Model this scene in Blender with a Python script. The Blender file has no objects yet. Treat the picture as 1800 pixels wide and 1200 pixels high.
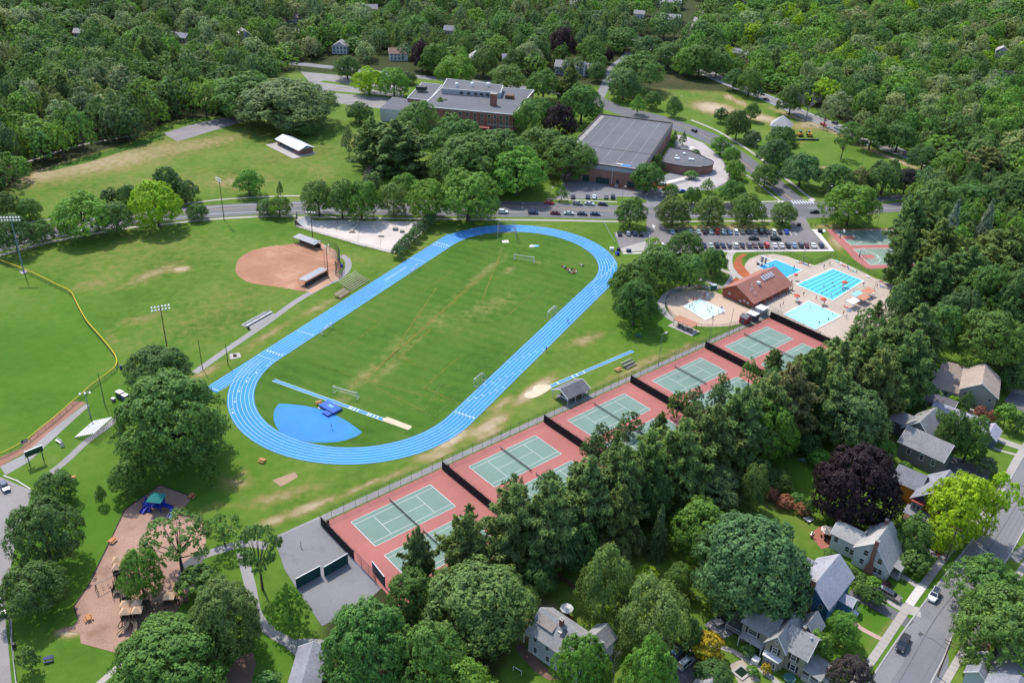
import bpy, bmesh, math, random
import numpy as np
from mathutils import Vector, Matrix
random.seed(7); RNG = np.random.default_rng(7)
SC = bpy.context.scene
COL = SC.collection
# ------------------------------------------------------------ camera (solved from the tennis courts and the track)
CF, CH, CP, CR = 1586.93, 147.466, 0.513884, -0.0454225
cam_d = bpy.data.cameras.new("camera"); cam = bpy.data.objects.new("camera", cam_d); COL.objects.link(cam)
_up = Vector((0, math.sin(CP), math.cos(CP))); _fw = Vector((0, math.cos(CP), -math.sin(CP))); _x = Vector((1, 0, 0))
_c, _s = math.cos(CR), math.sin(CR)
_r = _x*_c - _up*_s; _u = _x*_s + _up*_c
cam.matrix_world = Matrix(((_r.x, _u.x, -_fw.x, 0), (_r.y, _u.y, -_fw.y, 0), (_r.z, _u.z, -_fw.z, CH), (0, 0, 0, 1)))
cam_d.sensor_width = 36; cam_d.lens = CF/1800*36; cam_d.clip_start = 1; cam_d.clip_end = 20000
SC.camera = cam
# ------------------------------------------------------------ daylight
SUN_EL, SUN_STR, SKY_STR, EXPO = 55, 2.5, 0.15, 1.17
K = 0.74                                      # surfaces other than leaves are kept at their true, darker albedo
SHX, SHY = 0.545, -0.839                      # ground direction in which shadows fall
w = bpy.data.worlds.new("World"); SC.world = w; w.use_nodes = True
nt = w.node_tree; nt.nodes.clear()
sky = nt.nodes.new("ShaderNodeTexSky"); sky.sky_type = 'NISHITA'; sky.sun_disc = False
sky.sun_elevation = math.radians(SUN_EL); sky.sun_rotation = math.atan2(-SHX, -SHY)
bg = nt.nodes.new("ShaderNodeBackground"); bg.inputs[1].default_value = SKY_STR
wo = nt.nodes.new("ShaderNodeOutputWorld")
nt.links.new(sky.outputs[0], bg.inputs[0]); nt.links.new(bg.outputs[0], wo.inputs[0])
sun_d = bpy.data.lights.new("sun", 'SUN'); sun = bpy.data.objects.new("sun", sun_d); COL.objects.link(sun)
sun_d.energy = SUN_STR; sun_d.angle = math.radians(1.2); sun_d.color = (1, 0.955, 0.88)
_el = math.radians(SUN_EL)
sun.rotation_euler = Vector((SHX*math.cos(_el), SHY*math.cos(_el), -math.sin(_el))).to_track_quat('-Z', 'Y').to_euler()
SC.view_settings.view_transform = 'Standard'; SC.view_settings.look = 'None'
SC.view_settings.exposure = EXPO; SC.view_settings.gamma = 1; SC.view_settings.use_curve_mapping = False
SC.render.engine = 'CYCLES'
SC.cycles.max_bounces = 5; SC.cycles.diffuse_bounces = 3; SC.cycles.glossy_bounces = 2
SC.cycles.transmission_bounces = 3; SC.cycles.transparent_max_bounces = 8
SC.cycles.caustics_reflective = False; SC.cycles.caustics_refractive = False
SC.cycles.use_denoising = True
try: SC.cycles.denoiser = 'OPENIMAGEDENOISE'
except Exception: pass

# ------------------------------------------------------------ survey helpers
def G(px, py, z=0.0):
    """the place in the ground plan (height z) seen at this point of the survey photograph"""
    r = (px-900)/CF; u = -(py-600)/CF
    r, u = r*_c + u*_s, -r*_s + u*_c
    dy = math.cos(CP) + u*math.sin(CP); dz = -math.sin(CP) + u*math.cos(CP)
    t = (z-CH)/dz
    return Vector((r*t, dy*t, z))
def PIX(p):
    x, y, z = p[0], p[1], p[2]-CH
    d = y*math.cos(CP) - z*math.sin(CP); u = y*math.sin(CP) + z*math.cos(CP); r = x
    r, u = r*_c - u*_s, r*_s + u*_c
    return 900 + CF*r/d, 600 - CF*u/d
def ppm(p):
    return CF/math.sqrt(p[0]**2 + p[1]**2 + (CH-p[2])**2)
def hgt(bx, by, ty):
    """height of something standing at base pixel whose top reaches row ty"""
    g = G(bx, by); lo, hi = 0.0, 60.0
    for _ in range(40):
        m = (lo+hi)/2
        if PIX((g.x, g.y, m))[1] > ty: lo = m
        else: hi = m
    return (lo+hi)/2
def GP(pts, z=0.0): return [G(a, b, 0.0)*1.0 + Vector((0, 0, z)) for a, b in pts]

# ------------------------------------------------------------ scene-graph helpers
def tag(o, label=None, cat=None, group=None, kind=None):
    if label: o["label"] = label
    if cat: o["category"] = cat
    if group: o["group"] = group
    if kind: o["kind"] = kind
    return o
def empty(name, loc, rz=0.0, label=None, cat=None, group=None):
    o = bpy.data.objects.new(name, None); COL.objects.link(o)
    o.location = loc; o.rotation_euler = (0, 0, rz); o.empty_display_size = .5
    return tag(o, label, cat, group)
def link(name, me, parent=None, loc=None, rz=None):
    o = bpy.data.objects.new(name, me); COL.objects.link(o)
    if parent: o.parent = parent
    if loc is not None: o.location = loc
    if rz is not None: o.rotation_euler = (0, 0, rz)
    return o
KIDS = {}
def kids(o): return list(o.children)
def dup(o, loc, rz=None, label=None, scale=None, parent=None):
    c = o.copy(); COL.objects.link(c)
    if parent is None:
        c.location = loc
        if rz is not None: c.rotation_euler = (0, 0, rz)
        if scale is not None: c.scale = scale
        if label: c["label"] = label
    else: c.parent = parent
    for ch in kids(o): dup(ch, None, parent=c)
    return c
class MB:
    """collects shapes into ONE mesh"""
    def __init__(s): s.v, s.f, s.m = [], [], []
    def add(s, vs, fs, m=0):
        n = len(s.v); s.v += [tuple(x) for x in vs]; s.f += [tuple(i+n for i in f) for f in fs]; s.m += [m]*len(fs); return s
    def box(s, c, d, rz=0.0, m=0, tilt=None):
        x, y, z = d[0]/2, d[1]/2, d[2]/2
        P = [Vector(q) for q in ((-x,-y,-z),(x,-y,-z),(x,y,-z),(-x,y,-z),(-x,-y,z),(x,-y,z),(x,y,z),(-x,y,z))]
        M = Matrix.Rotation(rz, 3, 'Z')
        if tilt: M = M @ Matrix.Rotation(tilt[1], 3, tilt[0])
        return s.add([M@q + Vector(c) for q in P], [(0,3,2,1),(4,5,6,7),(0,1,5,4),(1,2,6,5),(2,3,7,6),(3,0,4,7)], m)
    def prism(s, poly, z0, z1, m=0, mtop=None, msid=None):
        n = len(poly)
        a = sum(poly[i][0]*poly[(i+1)%n][1]-poly[(i+1)%n][0]*poly[i][1] for i in range(n))
        if a < 0: poly = poly[::-1]
        vs = [(p[0], p[1], z0) for p in poly] + [(p[0], p[1], z1) for p in poly]
        s.add(vs, [tuple(range(n, 2*n))], m if mtop is None else mtop)
        k = len(s.v)-2*n
        fs = [tuple(reversed(range(n)))] + [(i, (i+1)%n, n+(i+1)%n, n+i) for i in range(n)]
        s.f += [tuple(i+k for i in f) for f in fs]; s.m += [m if msid is None else msid]*len(fs); return s
    def tube(s, a, b, r0, r1=None, n=6, m=0, cap=True):
        a, b = Vector(a), Vector(b); r1 = r0 if r1 is None else r1
        d = (b-a).normalized() if (b-a).length > 1e-9 else Vector((0,0,1))
        q = d.orthogonal().normalized(); t = d.cross(q)
        R = [(q*math.cos(2*math.pi*i/n)+t*math.sin(2*math.pi*i/n)) for i in range(n)]
        fs = [(i, (i+1)%n, n+(i+1)%n, n+i) for i in range(n)]
        if cap: fs += [tuple(reversed(range(n))), tuple(range(n, 2*n))]
        return s.add([a+x*r0 for x in R]+[b+x*r1 for x in R], fs, m)
    def path(s, pts, r, n=5, m=0):
        for a, b in zip(pts[:-1], pts[1:]): s.tube(a, b, r, r, n, m)
        return s
    def quad(s, a, b, c, d, m=0): return s.add([a, b, c, d], [(0, 1, 2, 3)], m)
    def slab(s, quadpts, th, m=0):
        """a plate: four corners of its upper face, thickness th straight down along its normal"""
        P = [Vector(q) for q in quadpts]; n = (P[1]-P[0]).cross(P[-1]-P[0]).normalized()
        if n.z < 0: P = P[::-1]; n = -n
        k = len(P); L = [q - n*th for q in P]
        return s.add(P+L, [tuple(range(k)), tuple(reversed(range(k, 2*k)))] + [(i, k+i, k+(i+1)%k, (i+1)%k) for i in range(k)], m)
    def dome(s, c, r, h, n=10, k=4, m=0):
        c = Vector(c); vs = []; fs = []
        for j in range(k):
            a = j/k*math.pi/2
            vs += [c+Vector((r*math.cos(a)*math.cos(2*math.pi*i/n), r*math.cos(a)*math.sin(2*math.pi*i/n), h*math.sin(a))) for i in range(n)]
        vs.append(c+Vector((0, 0, h)))
        for j in range(k-1): fs += [(j*n+i, j*n+(i+1)%n, (j+1)*n+(i+1)%n, (j+1)*n+i) for i in range(n)]
        fs += [((k-1)*n+i, (k-1)*n+(i+1)%n, k*n) for i in range(n)]
        return s.add(vs, fs, m)
    def mesh(s, name, mats):
        me = bpy.data.meshes.new(name); me.from_pydata(s.v, [], s.f)
        mats = mats if isinstance(mats, (list, tuple)) else [mats]
        for x in mats: me.materials.append(x)
        if len(mats) > 1: me.polygons.foreach_set("material_index", s.m)
        me.update(); return me
    def build(s, name, mats, parent=None, **k):
        o = link(name, s.mesh(name, mats), parent)
        return tag(o, **k) if k else o
def sheet(name, pts, z, m, kind="structure", parent=None):
    """a flat sheet of ground cover; pts already in the ground plan"""
    bm = bmesh.new(); vs = [bm.verts.new((p[0], p[1], z)) for p in pts]; f = bm.faces.new(vs)
    f.normal_update()
    if f.normal.z < 0: f.normal_flip()
    bmesh.ops.triangulate(bm, faces=[f]); me = bpy.data.meshes.new(name); bm.to_mesh(me); bm.free()
    me.materials.append(m); o = link(name, me, parent)
    if kind: o["kind"] = kind
    return o
def smooth(pts, n=6, closed=False):
    P = [Vector((p[0], p[1], 0)) for p in pts]; k = len(P); out = []
    for i in range(k if closed else k-1):
        g = lambda j: P[j % k] if closed else P[min(max(j, 0), k-1)]
        a, b, c, d = g(i-1), g(i), g(i+1), g(i+2)
        for t in range(n):
            t /= n
            out.append(.5*((2*b)+(c-a)*t+(2*a-5*b+4*c-d)*t*t+(3*b-a-3*c+d)*t**3))
    if not closed: out.append(P[-1])
    return out
def offset(line, d):
    out = []
    for i, p in enumerate(line):
        t = (Vector(line[min(i+1, len(line)-1)])-Vector(line[max(i-1, 0)])); t.z = 0; t.normalize()
        out.append(Vector((p[0]-t.y*d, p[1]+t.x*d, 0)))
    return out
def strip(name, line, d0, d1, z, m, kind="structure", parent=None, h=0.0):
    """a band of ground between two offsets of a line; h > 0 gives it a real step"""
    a, b = offset(line, d0), offset(line, d1); n = len(line); mb = MB()
    top = [(*p[:2], z+h) for p in a] + [(*p[:2], z+h) for p in b]
    fs = [(i, i+1, n+i+1, n+i) for i in range(n-1)]
    if d1 < d0: fs = [f[::-1] for f in fs]
    mb.add(top, fs)
    if h:
        for L in (a, b):
            mb.add([(*p[:2], z+h) for p in L]+[(*p[:2], z-.02) for p in L], fs)
    o = mb.build(name, m, parent)
    if kind: o["kind"] = kind
    return o

# ------------------------------------------------------------ materials
def N(nt, t, **k):
    n = nt.nodes.new("ShaderNode"+t)
    for a, b in k.items():
        if a.startswith("i_"): n.inputs[a[2:].replace("_", " ")].default_value = b
        else: setattr(n, a, b)
    return n
def c4(c, f=1.0): return (c[0]*f, c[1]*f, c[2]*f, 1)
def ramp(nt, stops):
    r = N(nt, "ValToRGB"); e = r.color_ramp.elements
    e[0].position, e[0].color = stops[0]; e[1].position, e[1].color = stops[-1]
    for p, c in stops[1:-1]:
        x = e.new(p); x.color = c
    return r
MATS = {}
def mat(name, col, rough=.85, var=.18, sc=1.5, big=.06, bigvar=.12, bump=0.0, metal=0.0, spec=.3, obj=False, stain=None, tint=False):
    """surface with fine grain, broad tone changes and optional stains; tint: the colour is the object's own colour"""
    if name in MATS: return MATS[name]
    m = bpy.data.materials.new(name); m.use_nodes = True; nt = m.node_tree; L = nt.links.new
    b = nt.nodes["Principled BSDF"]; b.inputs["Roughness"].default_value = rough; b.inputs["Metallic"].default_value = metal
    b.inputs["Specular IOR Level"].default_value = spec
    src = N(nt, "TexCoord").outputs["Object"] if obj else N(nt, "NewGeometry").outputs["Position"]
    n1 = N(nt, "TexNoise", i_Scale=sc, i_Detail=6.0, i_Roughness=.65); L(src, n1.inputs["Vector"])
    n2 = N(nt, "TexNoise", i_Scale=big, i_Detail=4.0, i_Roughness=.6); L(src, n2.inputs["Vector"])
    r1 = ramp(nt, [(.25, c4((1,1,1), 1-var)), (.75, c4((1,1,1), 1+var))]); L(n1.outputs[0], r1.inputs[0])
    r2 = ramp(nt, [(.3, c4((1,1,1), 1-bigvar)), (.7, c4((1,1,1), 1+bigvar))]); L(n2.outputs[0], r2.inputs[0])
    mx = N(nt, "MixRGB", blend_type='MULTIPLY'); mx.inputs[0].default_value = 1
    if tint: L(N(nt, "ObjectInfo").outputs["Color"], mx.inputs[1])
    else: mx.inputs[1].default_value = c4(col, K)
    L(r1.outputs[0], mx.inputs[2])
    m2 = N(nt, "MixRGB", blend_type='MULTIPLY'); m2.inputs[0].default_value = 1; L(mx.outputs[0], m2.inputs[1]); L(r2.outputs[0], m2.inputs[2])
    out = m2.outputs[0]
    if stain:
        n3 = N(nt, "TexNoise", i_Scale=stain[2], i_Detail=5.0, i_Roughness=.7); L(src, n3.inputs["Vector"])
        r3 = ramp(nt, [(stain[1], (0,0,0,1)), (stain[1]+.14, (1,1,1,1))]); L(n3.outputs[0], r3.inputs[0])
        m3 = N(nt, "MixRGB"); L(r3.outputs[0], m3.inputs[0]); L(out, m3.inputs[1]); m3.inputs[2].default_value = c4(stain[0], K); out = m3.outputs[0]
    L(out, b.inputs["Base Color"])
    if bump:
        bp = N(nt, "Bump", i_Strength=bump, i_Distance=.05); L(n1.outputs[0], bp.inputs["Height"]); L(bp.outputs[0], b.inputs["Normal"])
    MATS[name] = m; return m
# ============================================================ GROUND
def area(name, px, z, m, kind="structure", sm=0, closed=True, parent=None):
    P = GP(px)
    if sm: P = smooth(P, sm, True)
    return sheet(name, P, z, m, kind, parent)
def inpoly(X, Y, poly):
    r = np.zeros(X.shape, bool); n = len(poly); j = n-1
    for i in range(n):
        xi, yi, xj, yj = poly[i][0], poly[i][1], poly[j][0], poly[j][1]
        c = ((yi > Y) != (yj > Y)) & (X < (xj-xi)*(Y-yi)/((yj-yi) if yj != yi else 1e-9)+xi)
        r ^= c; j = i
    return r
WOODS = {   # ground plans of the woods, as seen in the survey photograph
 "left":  [(-160,372),(-20,352),(60,304),(140,277),(235,251),(300,214),(385,206),(440,200),(470,150),(520,118),(620,95),(690,60),(690,-70),(-160,-70)],
 "right": [(1216,104),(1262,128),(1345,158),(1440,196),(1520,232),(1600,258),(1690,296),(1760,330),(1960,380),(1960,-70),(1255,-70)],
 "middle":[(500,96),(640,112),(760,122),(930,140),(1050,160),(1060,110),(1120,60),(1200,90),(1190,40),(1210,-70),(700,-70),(640,40)],
 "dark":  [(1600,345),(1700,330),(1960,395),(1960,640),(1780,590),(1650,600),(1560,560),(1590,480)],
 "pines": [(700,1010),(830,925),(960,840),(1080,770),(1200,720),(1330,655),(1450,600),(1540,560),(1640,600),(1560,650),(1440,735),(1300,790),(1180,870),(1080,960),(960,1020),(830,1030)],
 "beyond": [(1890,880),(1995,720),(2400,640),(2500,1240),(1850,1240),(1850,1000)],
 "grove": [(600,1010),(760,985),(880,1010),(900,1100),(880,1260),(560,1260),(560,1080)],
}
DRY = [  # worn and sun-dried grass: centre px, half axes px, tilt deg, amount
 (180,285,270,30,-11,.58),(340,256,170,20,-12,.48),(60,308,130,26,-10,.62),(300,320,300,30,-6,.30),(520,270,120,30,-8,.35),(250,440,260,60,-8,.24),(380,550,200,60,-25,.26),(420,318,90,16,-4,.5),(500,240,60,14,-15,.38),(560,300,60,30,20,.3),(640,250,40,50,0,.35),
 (270,480,80,13,-22,.52),(318,473,22,6,-5,.9),(250,560,60,12,-12,.42),(196,592,22,9,70,.5),(160,500,60,14,-12,.38),(420,330,60,9,0,.4),(400,520,90,40,-10,.2),
 (470,590,70,9,-32,.5),(360,655,60,9,-28,.55),(700,430,70,22,0,.36),(560,540,60,8,-25,.5),(620,455,40,10,10,.3),
 (660,846,100,7,-22,.55),(560,885,50,8,-22,.7),(770,800,40,7,-24,.75),(860,765,40,7,-25,.6),(955,600,42,16,-42,.55),(1030,597,42,13,-20,.55),(940,685,48,12,-35,.95),(880,712,40,10,-35,.6),(860,748,50,14,-32,.8),(795,772,50,14,-30,.85),(750,800,40,9,-22,.55),(690,835,60,8,-22,.55),(620,862,60,8,-25,.5),
 (540,892,45,12,-22,.75),(480,915,45,11,-22,.7),(500,870,90,14,-15,.5),(415,850,40,16,0,.5),(430,830,30,10,60,.45),(1120,645,90,13,-26,.5),(1090,690,60,8,-26,.4),(1200,615,60,9,-25,.5),(1070,470,10,40,20,.5),
 (120,1112,36,10,-8,.9),(115,968,20,12,60,.5),(375,890,30,9,-10,.4),(345,1180,60,40,30,.5),
 (1255,190,46,12,8,1),(1330,205,62,9,13,.85),(1420,220,40,12,0,.6),(1190,142,70,9,22,.75),(1290,175,60,5,26,.8),(1420,215,110,4,21,.8),(1560,275,100,4,22,.8),(1400,250,40,10,0,.3),(1450,296,20,5,0,.7),
 (648,300,16,7,-60,1),(1260,400,130,6,0,.65),(1460,398,50,5,0,.6),(1470,425,22,14,45,.7),(1240,480,30,12,20,.4),(1160,150,30,20,30,.5),
 (950,1080,60,36,30,.75),(920,1120,30,20,0,.6),(1020,1140,40,20,30,.15),(1360,885,80,8,22,.45),(1610,1035,30,8,-50,.4),(1560,1100,60,4,-50,.4),
]
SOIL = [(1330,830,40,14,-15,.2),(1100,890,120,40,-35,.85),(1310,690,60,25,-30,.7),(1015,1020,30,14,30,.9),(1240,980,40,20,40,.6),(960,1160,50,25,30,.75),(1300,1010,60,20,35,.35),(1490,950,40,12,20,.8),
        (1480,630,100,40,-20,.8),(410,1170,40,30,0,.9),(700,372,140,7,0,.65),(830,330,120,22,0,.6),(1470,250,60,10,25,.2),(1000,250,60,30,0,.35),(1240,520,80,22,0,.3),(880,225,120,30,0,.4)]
LUSH = [(170,960,190,210,0,.8),(80,640,210,150,0,.85),(330,850,120,60,0,.7),(1540,1070,150,130,0,.7),(1420,830,90,60,0,.7),(1150,570,110,50,0,.6),(440,790,80,50,0,.6),(470,1130,60,80,0,.7),(300,620,60,40,0,.5),(60,620,160,90,0,.9),(120,560,100,80,30,.6),(420,400,90,16,0,.8),(560,660,30,40,0,.5),(300,830,120,60,0,.4),(180,1000,60,120,10,.6),(1150,560,60,30,0,.8),(1540,1010,60,60,0,.6),(1060,430,40,40,0,.5),(1540,1110,50,40,0,.7),(1420,840,40,40,0,.5)]
def paint(X, Y, blobs):
    out = np.zeros(X.shape)
    for a, b, rx, ry, an, k in blobs:
        c = G(a, b); an = math.radians(an)
        A = G(a+rx*math.cos(an)*.5, b+rx*math.sin(an)*.5)-c; B = G(a-ry*math.sin(an)*.5, b+ry*math.cos(an)*.5)-c
        A, B = A*2, B*2; D = A.x*B.y-A.y*B.x
        dx, dy = X-c.x, Y-c.y
        p = (dx*B.y-dy*B.x)/D; q = (-dx*A.y+dy*A.x)/D
        out = np.maximum(out, k*np.exp(-(p*p+q*q)*1.1))
    return out
def make_ground():
    def ax(lo, hi, st, far):
        f = np.arange(lo, hi+.1, st); g = st*1.35**np.arange(1, 26); g = np.cumsum(g); g = g[g < far]
        return np.concatenate([(lo-g)[::-1], f, hi+g])
    xs, ys = ax(-330, 330, 2.2, 9000), ax(100, 560, 2.2, 9000)
    X, Y = np.meshgrid(xs, ys); h, wd = X.shape
    me = bpy.data.meshes.new("ground"); nv = h*wd
    idx = np.arange(nv).reshape(h, wd)
    q = np.stack([idx[:-1, :-1], idx[:-1, 1:], idx[1:, 1:], idx[1:, :-1]], -1).reshape(-1, 4)
    me.vertices.add(nv); me.vertices.foreach_set("co", np.stack([X, Y, np.zeros_like(X)], -1).astype(np.float32).ravel())
    me.loops.add(q.size); me.loops.foreach_set("vertex_index", q.ravel().astype(np.int32))
    me.polygons.add(len(q)); me.polygons.foreach_set("loop_start", np.arange(0, q.size, 4, dtype=np.int32)); 
    me.update(calc_edges=True)
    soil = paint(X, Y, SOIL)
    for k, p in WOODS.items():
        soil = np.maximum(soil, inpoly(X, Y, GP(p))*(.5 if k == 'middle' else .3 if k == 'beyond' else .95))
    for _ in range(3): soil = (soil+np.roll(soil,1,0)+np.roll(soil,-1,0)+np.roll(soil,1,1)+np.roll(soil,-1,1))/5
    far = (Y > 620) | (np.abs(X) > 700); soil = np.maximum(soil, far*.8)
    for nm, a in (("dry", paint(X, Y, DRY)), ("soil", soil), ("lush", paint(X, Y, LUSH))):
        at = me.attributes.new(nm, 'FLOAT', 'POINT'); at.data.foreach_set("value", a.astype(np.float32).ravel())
    return me
def grass_mat(name, dark, mid, light, attrs=True, stripes=None, dryc=(.27,.2,.075), rough=.95):
    m = bpy.data.materials.new(name); m.use_nodes = True; nt = m.node_tree; L = nt.links.new
    b = nt.nodes["Principled BSDF"]; b.inputs["Roughness"].default_value = rough; b.inputs["Specular IOR Level"].default_value = .08
    pos = N(nt, "NewGeometry").outputs["Position"]
    def noise(sc, det=5.0, ro=.6):
        n = N(nt, "TexNoise", i_Scale=sc, i_Detail=det, i_Roughness=ro); L(pos, n.inputs["Vector"]); return n.outputs[0]
    def mth(op, a, c, k=None):
        n = N(nt, "Math", operation=op)
        for i, x in enumerate((a, c) if k is None else (a, c, k)):
            if isinstance(x, (int, float)): n.inputs[i].default_value = x
            else: L(x, n.inputs[i])
        return n.outputs[0]
    nb, nm_, nf = noise(.035, 5, .62), noise(.35, 5, .65), noise(3.5, 4, .7)
    v = mth('ADD', mth('MULTIPLY', nb, .55), mth('ADD', mth('MULTIPLY', nm_, .35), mth('MULTIPLY', nf, .22)))
    if stripes:
        sp = N(nt, "SeparateXYZ"); L(pos, sp.inputs[0])
        s = mth('ADD', mth('MULTIPLY', sp.outputs[0], math.cos(stripes[0])), mth('MULTIPLY', sp.outputs[1], math.sin(stripes[0])))
        s = mth('SINE', mth('MULTIPLY', mth('ADD', s, mth('MULTIPLY', nm_, .8)), 2*math.pi/stripes[1]), 0.0)
        v = mth('ADD', v, mth('MULTIPLY', s, stripes[2]))
    at = lambda k: N(nt, "Attribute", attribute_name=k).outputs["Fac"]
    if attrs: v = mth('SUBTRACT', v, mth('MULTIPLY', at("lush"), .06))
    r = ramp(nt, [(.40, c4(dark, K)), (.55, c4(mid, K)), (.72, c4(light, K))]); L(v, r.inputs[0])
    col = r.outputs[0]
    if attrs:
        lm = N(nt, "MixRGB"); L(mth('MULTIPLY', at("lush"), .72), lm.inputs[0]); L(col, lm.inputs[1]); lm.inputs[2].default_value = (.046,.128,.009,1); col = lm.outputs[0]
        d = at("dry"); t = mth('ADD', mth('MULTIPLY', nm_, .8), mth('MULTIPLY', nf, .55))     # ragged, noise-broken edges
        t = mth('ADD', t, mth('MULTIPLY', nb, .25))
        f = N(nt, "MapRange", interpolation_type='SMOOTHSTEP'); L(mth('ADD', d, mth('MULTIPLY', t, .95)), f.inputs[0]); f.inputs[1].default_value = .86; f.inputs[2].default_value = 1.42
        sand = ramp(nt, [(.3, c4(dryc, K)), (.8, (.36,.29,.20,1))]); L(mth('MULTIPLY', d, mth('ADD', nm_, .35)), sand.inputs[0])
        x = N(nt, "MixRGB"); L(f.outputs[0], x.inputs[0]); L(col, x.inputs[1]); L(sand.outputs[0], x.inputs[2]); col = x.outputs[0]
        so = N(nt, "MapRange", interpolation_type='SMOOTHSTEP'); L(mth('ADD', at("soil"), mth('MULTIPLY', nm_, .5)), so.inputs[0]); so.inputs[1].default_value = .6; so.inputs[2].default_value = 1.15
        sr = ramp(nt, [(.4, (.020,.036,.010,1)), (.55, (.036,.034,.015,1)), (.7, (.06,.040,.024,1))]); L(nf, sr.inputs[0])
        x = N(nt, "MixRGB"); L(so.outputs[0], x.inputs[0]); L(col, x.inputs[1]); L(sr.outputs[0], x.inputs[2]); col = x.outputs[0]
    else:
        d = at("dry")
    L(col, b.inputs["Base Color"])
    bp = N(nt, "Bump", i_Strength=.35, i_Distance=.25); L(nf, bp.inputs["Height"]); L(bp.outputs[0], b.inputs["Normal"])
    return m
M_GRASS = grass_mat("grass", (.058,.122,.014), (.104,.182,.023), (.170,.218,.046))
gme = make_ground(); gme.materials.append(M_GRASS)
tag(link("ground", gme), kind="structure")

# ---- surfaces
ASPH = mat("asphalt", (.150,.147,.152), .9, .10, 2.0, .05, .14, stain=((.10,.098,.10), .56, .12))
ASPHN = mat("asphalt_new", (.135,.133,.142), .9, .08, 2.0, .05, .1, stain=((.10,.10,.105), .6, .1))
ASPHP = mat("asphalt_pale", (.215,.21,.215), .92, .10, 1.5, .06, .12, stain=((.15,.15,.15), .57, .1))
GRAVEL = mat("gravel_lot", (.27,.25,.235), .95, .16, 2.5, .08, .15, stain=((.18,.175,.17), .55, .12))
CONC = mat("concrete", (.40,.365,.325), .9, .10, 1.2, .1, .10, stain=((.30,.27,.24), .6, .3))
CONCW = mat("concrete_new", (.62,.57,.53), .9, .05, 1.2, .1, .06)
PATHM = mat("path_grey", (.29,.275,.265), .92, .08, 1.2, .08, .1)
WHITE = mat("paint_white", (.72,.73,.74), .7, .10, 1.5, .1, .08)
YELLOW = mat("road_yellow", (.55,.34,.14), .75, .12, 1.5)
CURB = mat("kerb_stone", (.40,.385,.37), .9, .1, 1.0)
MULCH = mat("mulch_tan", (.37,.225,.165), .97, .30, 3.5, .09, .22, bump=.5, stain=((.27,.15,.10), .56, .15))
MULCHR = mat("mulch_red", (.36,.098,.035), .97, .28, 4.0, .2, .15, bump=.5)
BRICKP = mat("brick_paving", (.36,.135,.09), .9, .25, 4.0, .2, .12)
SAND = mat("sand", (.62,.50,.345), .97, .10, 3.0, .3, .08, bump=.4)

ROAD_N = [(-90,438),(0,408),(97,390),(230,373),(367,361),(450,356),(600,351),(760,350),(950,355),(1080,361),(1200,360),(1350,357),(1480,352),(1580,343),(1700,330),(1960,300)]
ROAD_S = [(1960,338),(1700,362),(1583,372),(1480,380),(1420,384),(1350,383),(1200,384),(1060,385),(950,382),(760,380),(600,377),(450,377),(300,388),(230,396),(100,418),(0,442),(-90,474)]
area("road", ROAD_N+ROAD_S, .03, ASPH)
LANE = [(-90,452),(0,424),(96,403),(233,380),(367,369),(500,362.5),(640,359.5),(800,360),(887,361.5),(1083,371),(1220,371.5),(1350,369)]
LN = smooth(GP(LANE), 6)
strip("road_marking", LN, .09, .26, .06, YELLOW); strip("road_marking", LN, -.26, -.09, .06, YELLOW)
strip("road_marking", smooth(GP([(-90,444),(0,413),(97,394),(230,377),(367,364.5),(450,359.5),(600,354.5),(700,353.5)]), 6), -.12, .12, .06, WHITE)
strip("road_marking", smooth(GP([(-90,464),(0,435),(100,412),(230,391),(300,384),(367,377),(450,372.5),(560,370),(700,370.5)]), 6), -.12, .12, .06, WHITE)
strip("road_marking", smooth(GP([(700,371),(800,371.5),(950,374),(1060,377.5)]), 5), -.1, .1, .06, WHITE)
strip("road_marking", smooth(GP([(1160,379.5),(1260,379.5),(1370,379)]), 5), -.1, .1, .06, WHITE)
strip("road_marking", smooth(GP([(1420,366),(1500,366.5),(1583,366),(1700,355)]), 5), -.1, .1, .06, WHITE)
S1 = smooth(GP([(-90,479),(0,449),(100,423),(230,400),(300,393),(367,386),(450,381),(520,380)]), 5)
strip("pavement", S1, -.9, .9, .035, CONC)
strip("pavement", smooth(GP([(-90,428),(0,401),(97,384),(150,374)]), 4), -.8, .8, .035, CONC)
strip("pavement", smooth(GP([(300,362),(367,353),(420,348.5),(500,344.5),(545,345)]), 4), -.7, .7, .035, CONC)
strip("pavement", smooth(GP([(520,381.5),(640,383),(760,385),(950,387),(1060,389),(1100,389.5)]), 5), -.9, .9, .035, CONC)
strip("pavement", smooth(GP([(1165,390),(1230,389),(1320,388.5),(1385,388)]), 5), -.9, .9, .035, CONC)
strip("pavement", smooth(GP([(960,349.5),(1060,354),(1120,356.5)]), 4), -.7, .7, .035, CONC)
strip("pavement", smooth(GP([(1180,357),(1250,356),(1330,355),(1378,353.5)]), 4), -.7, .7, .035, CONC)
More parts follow.
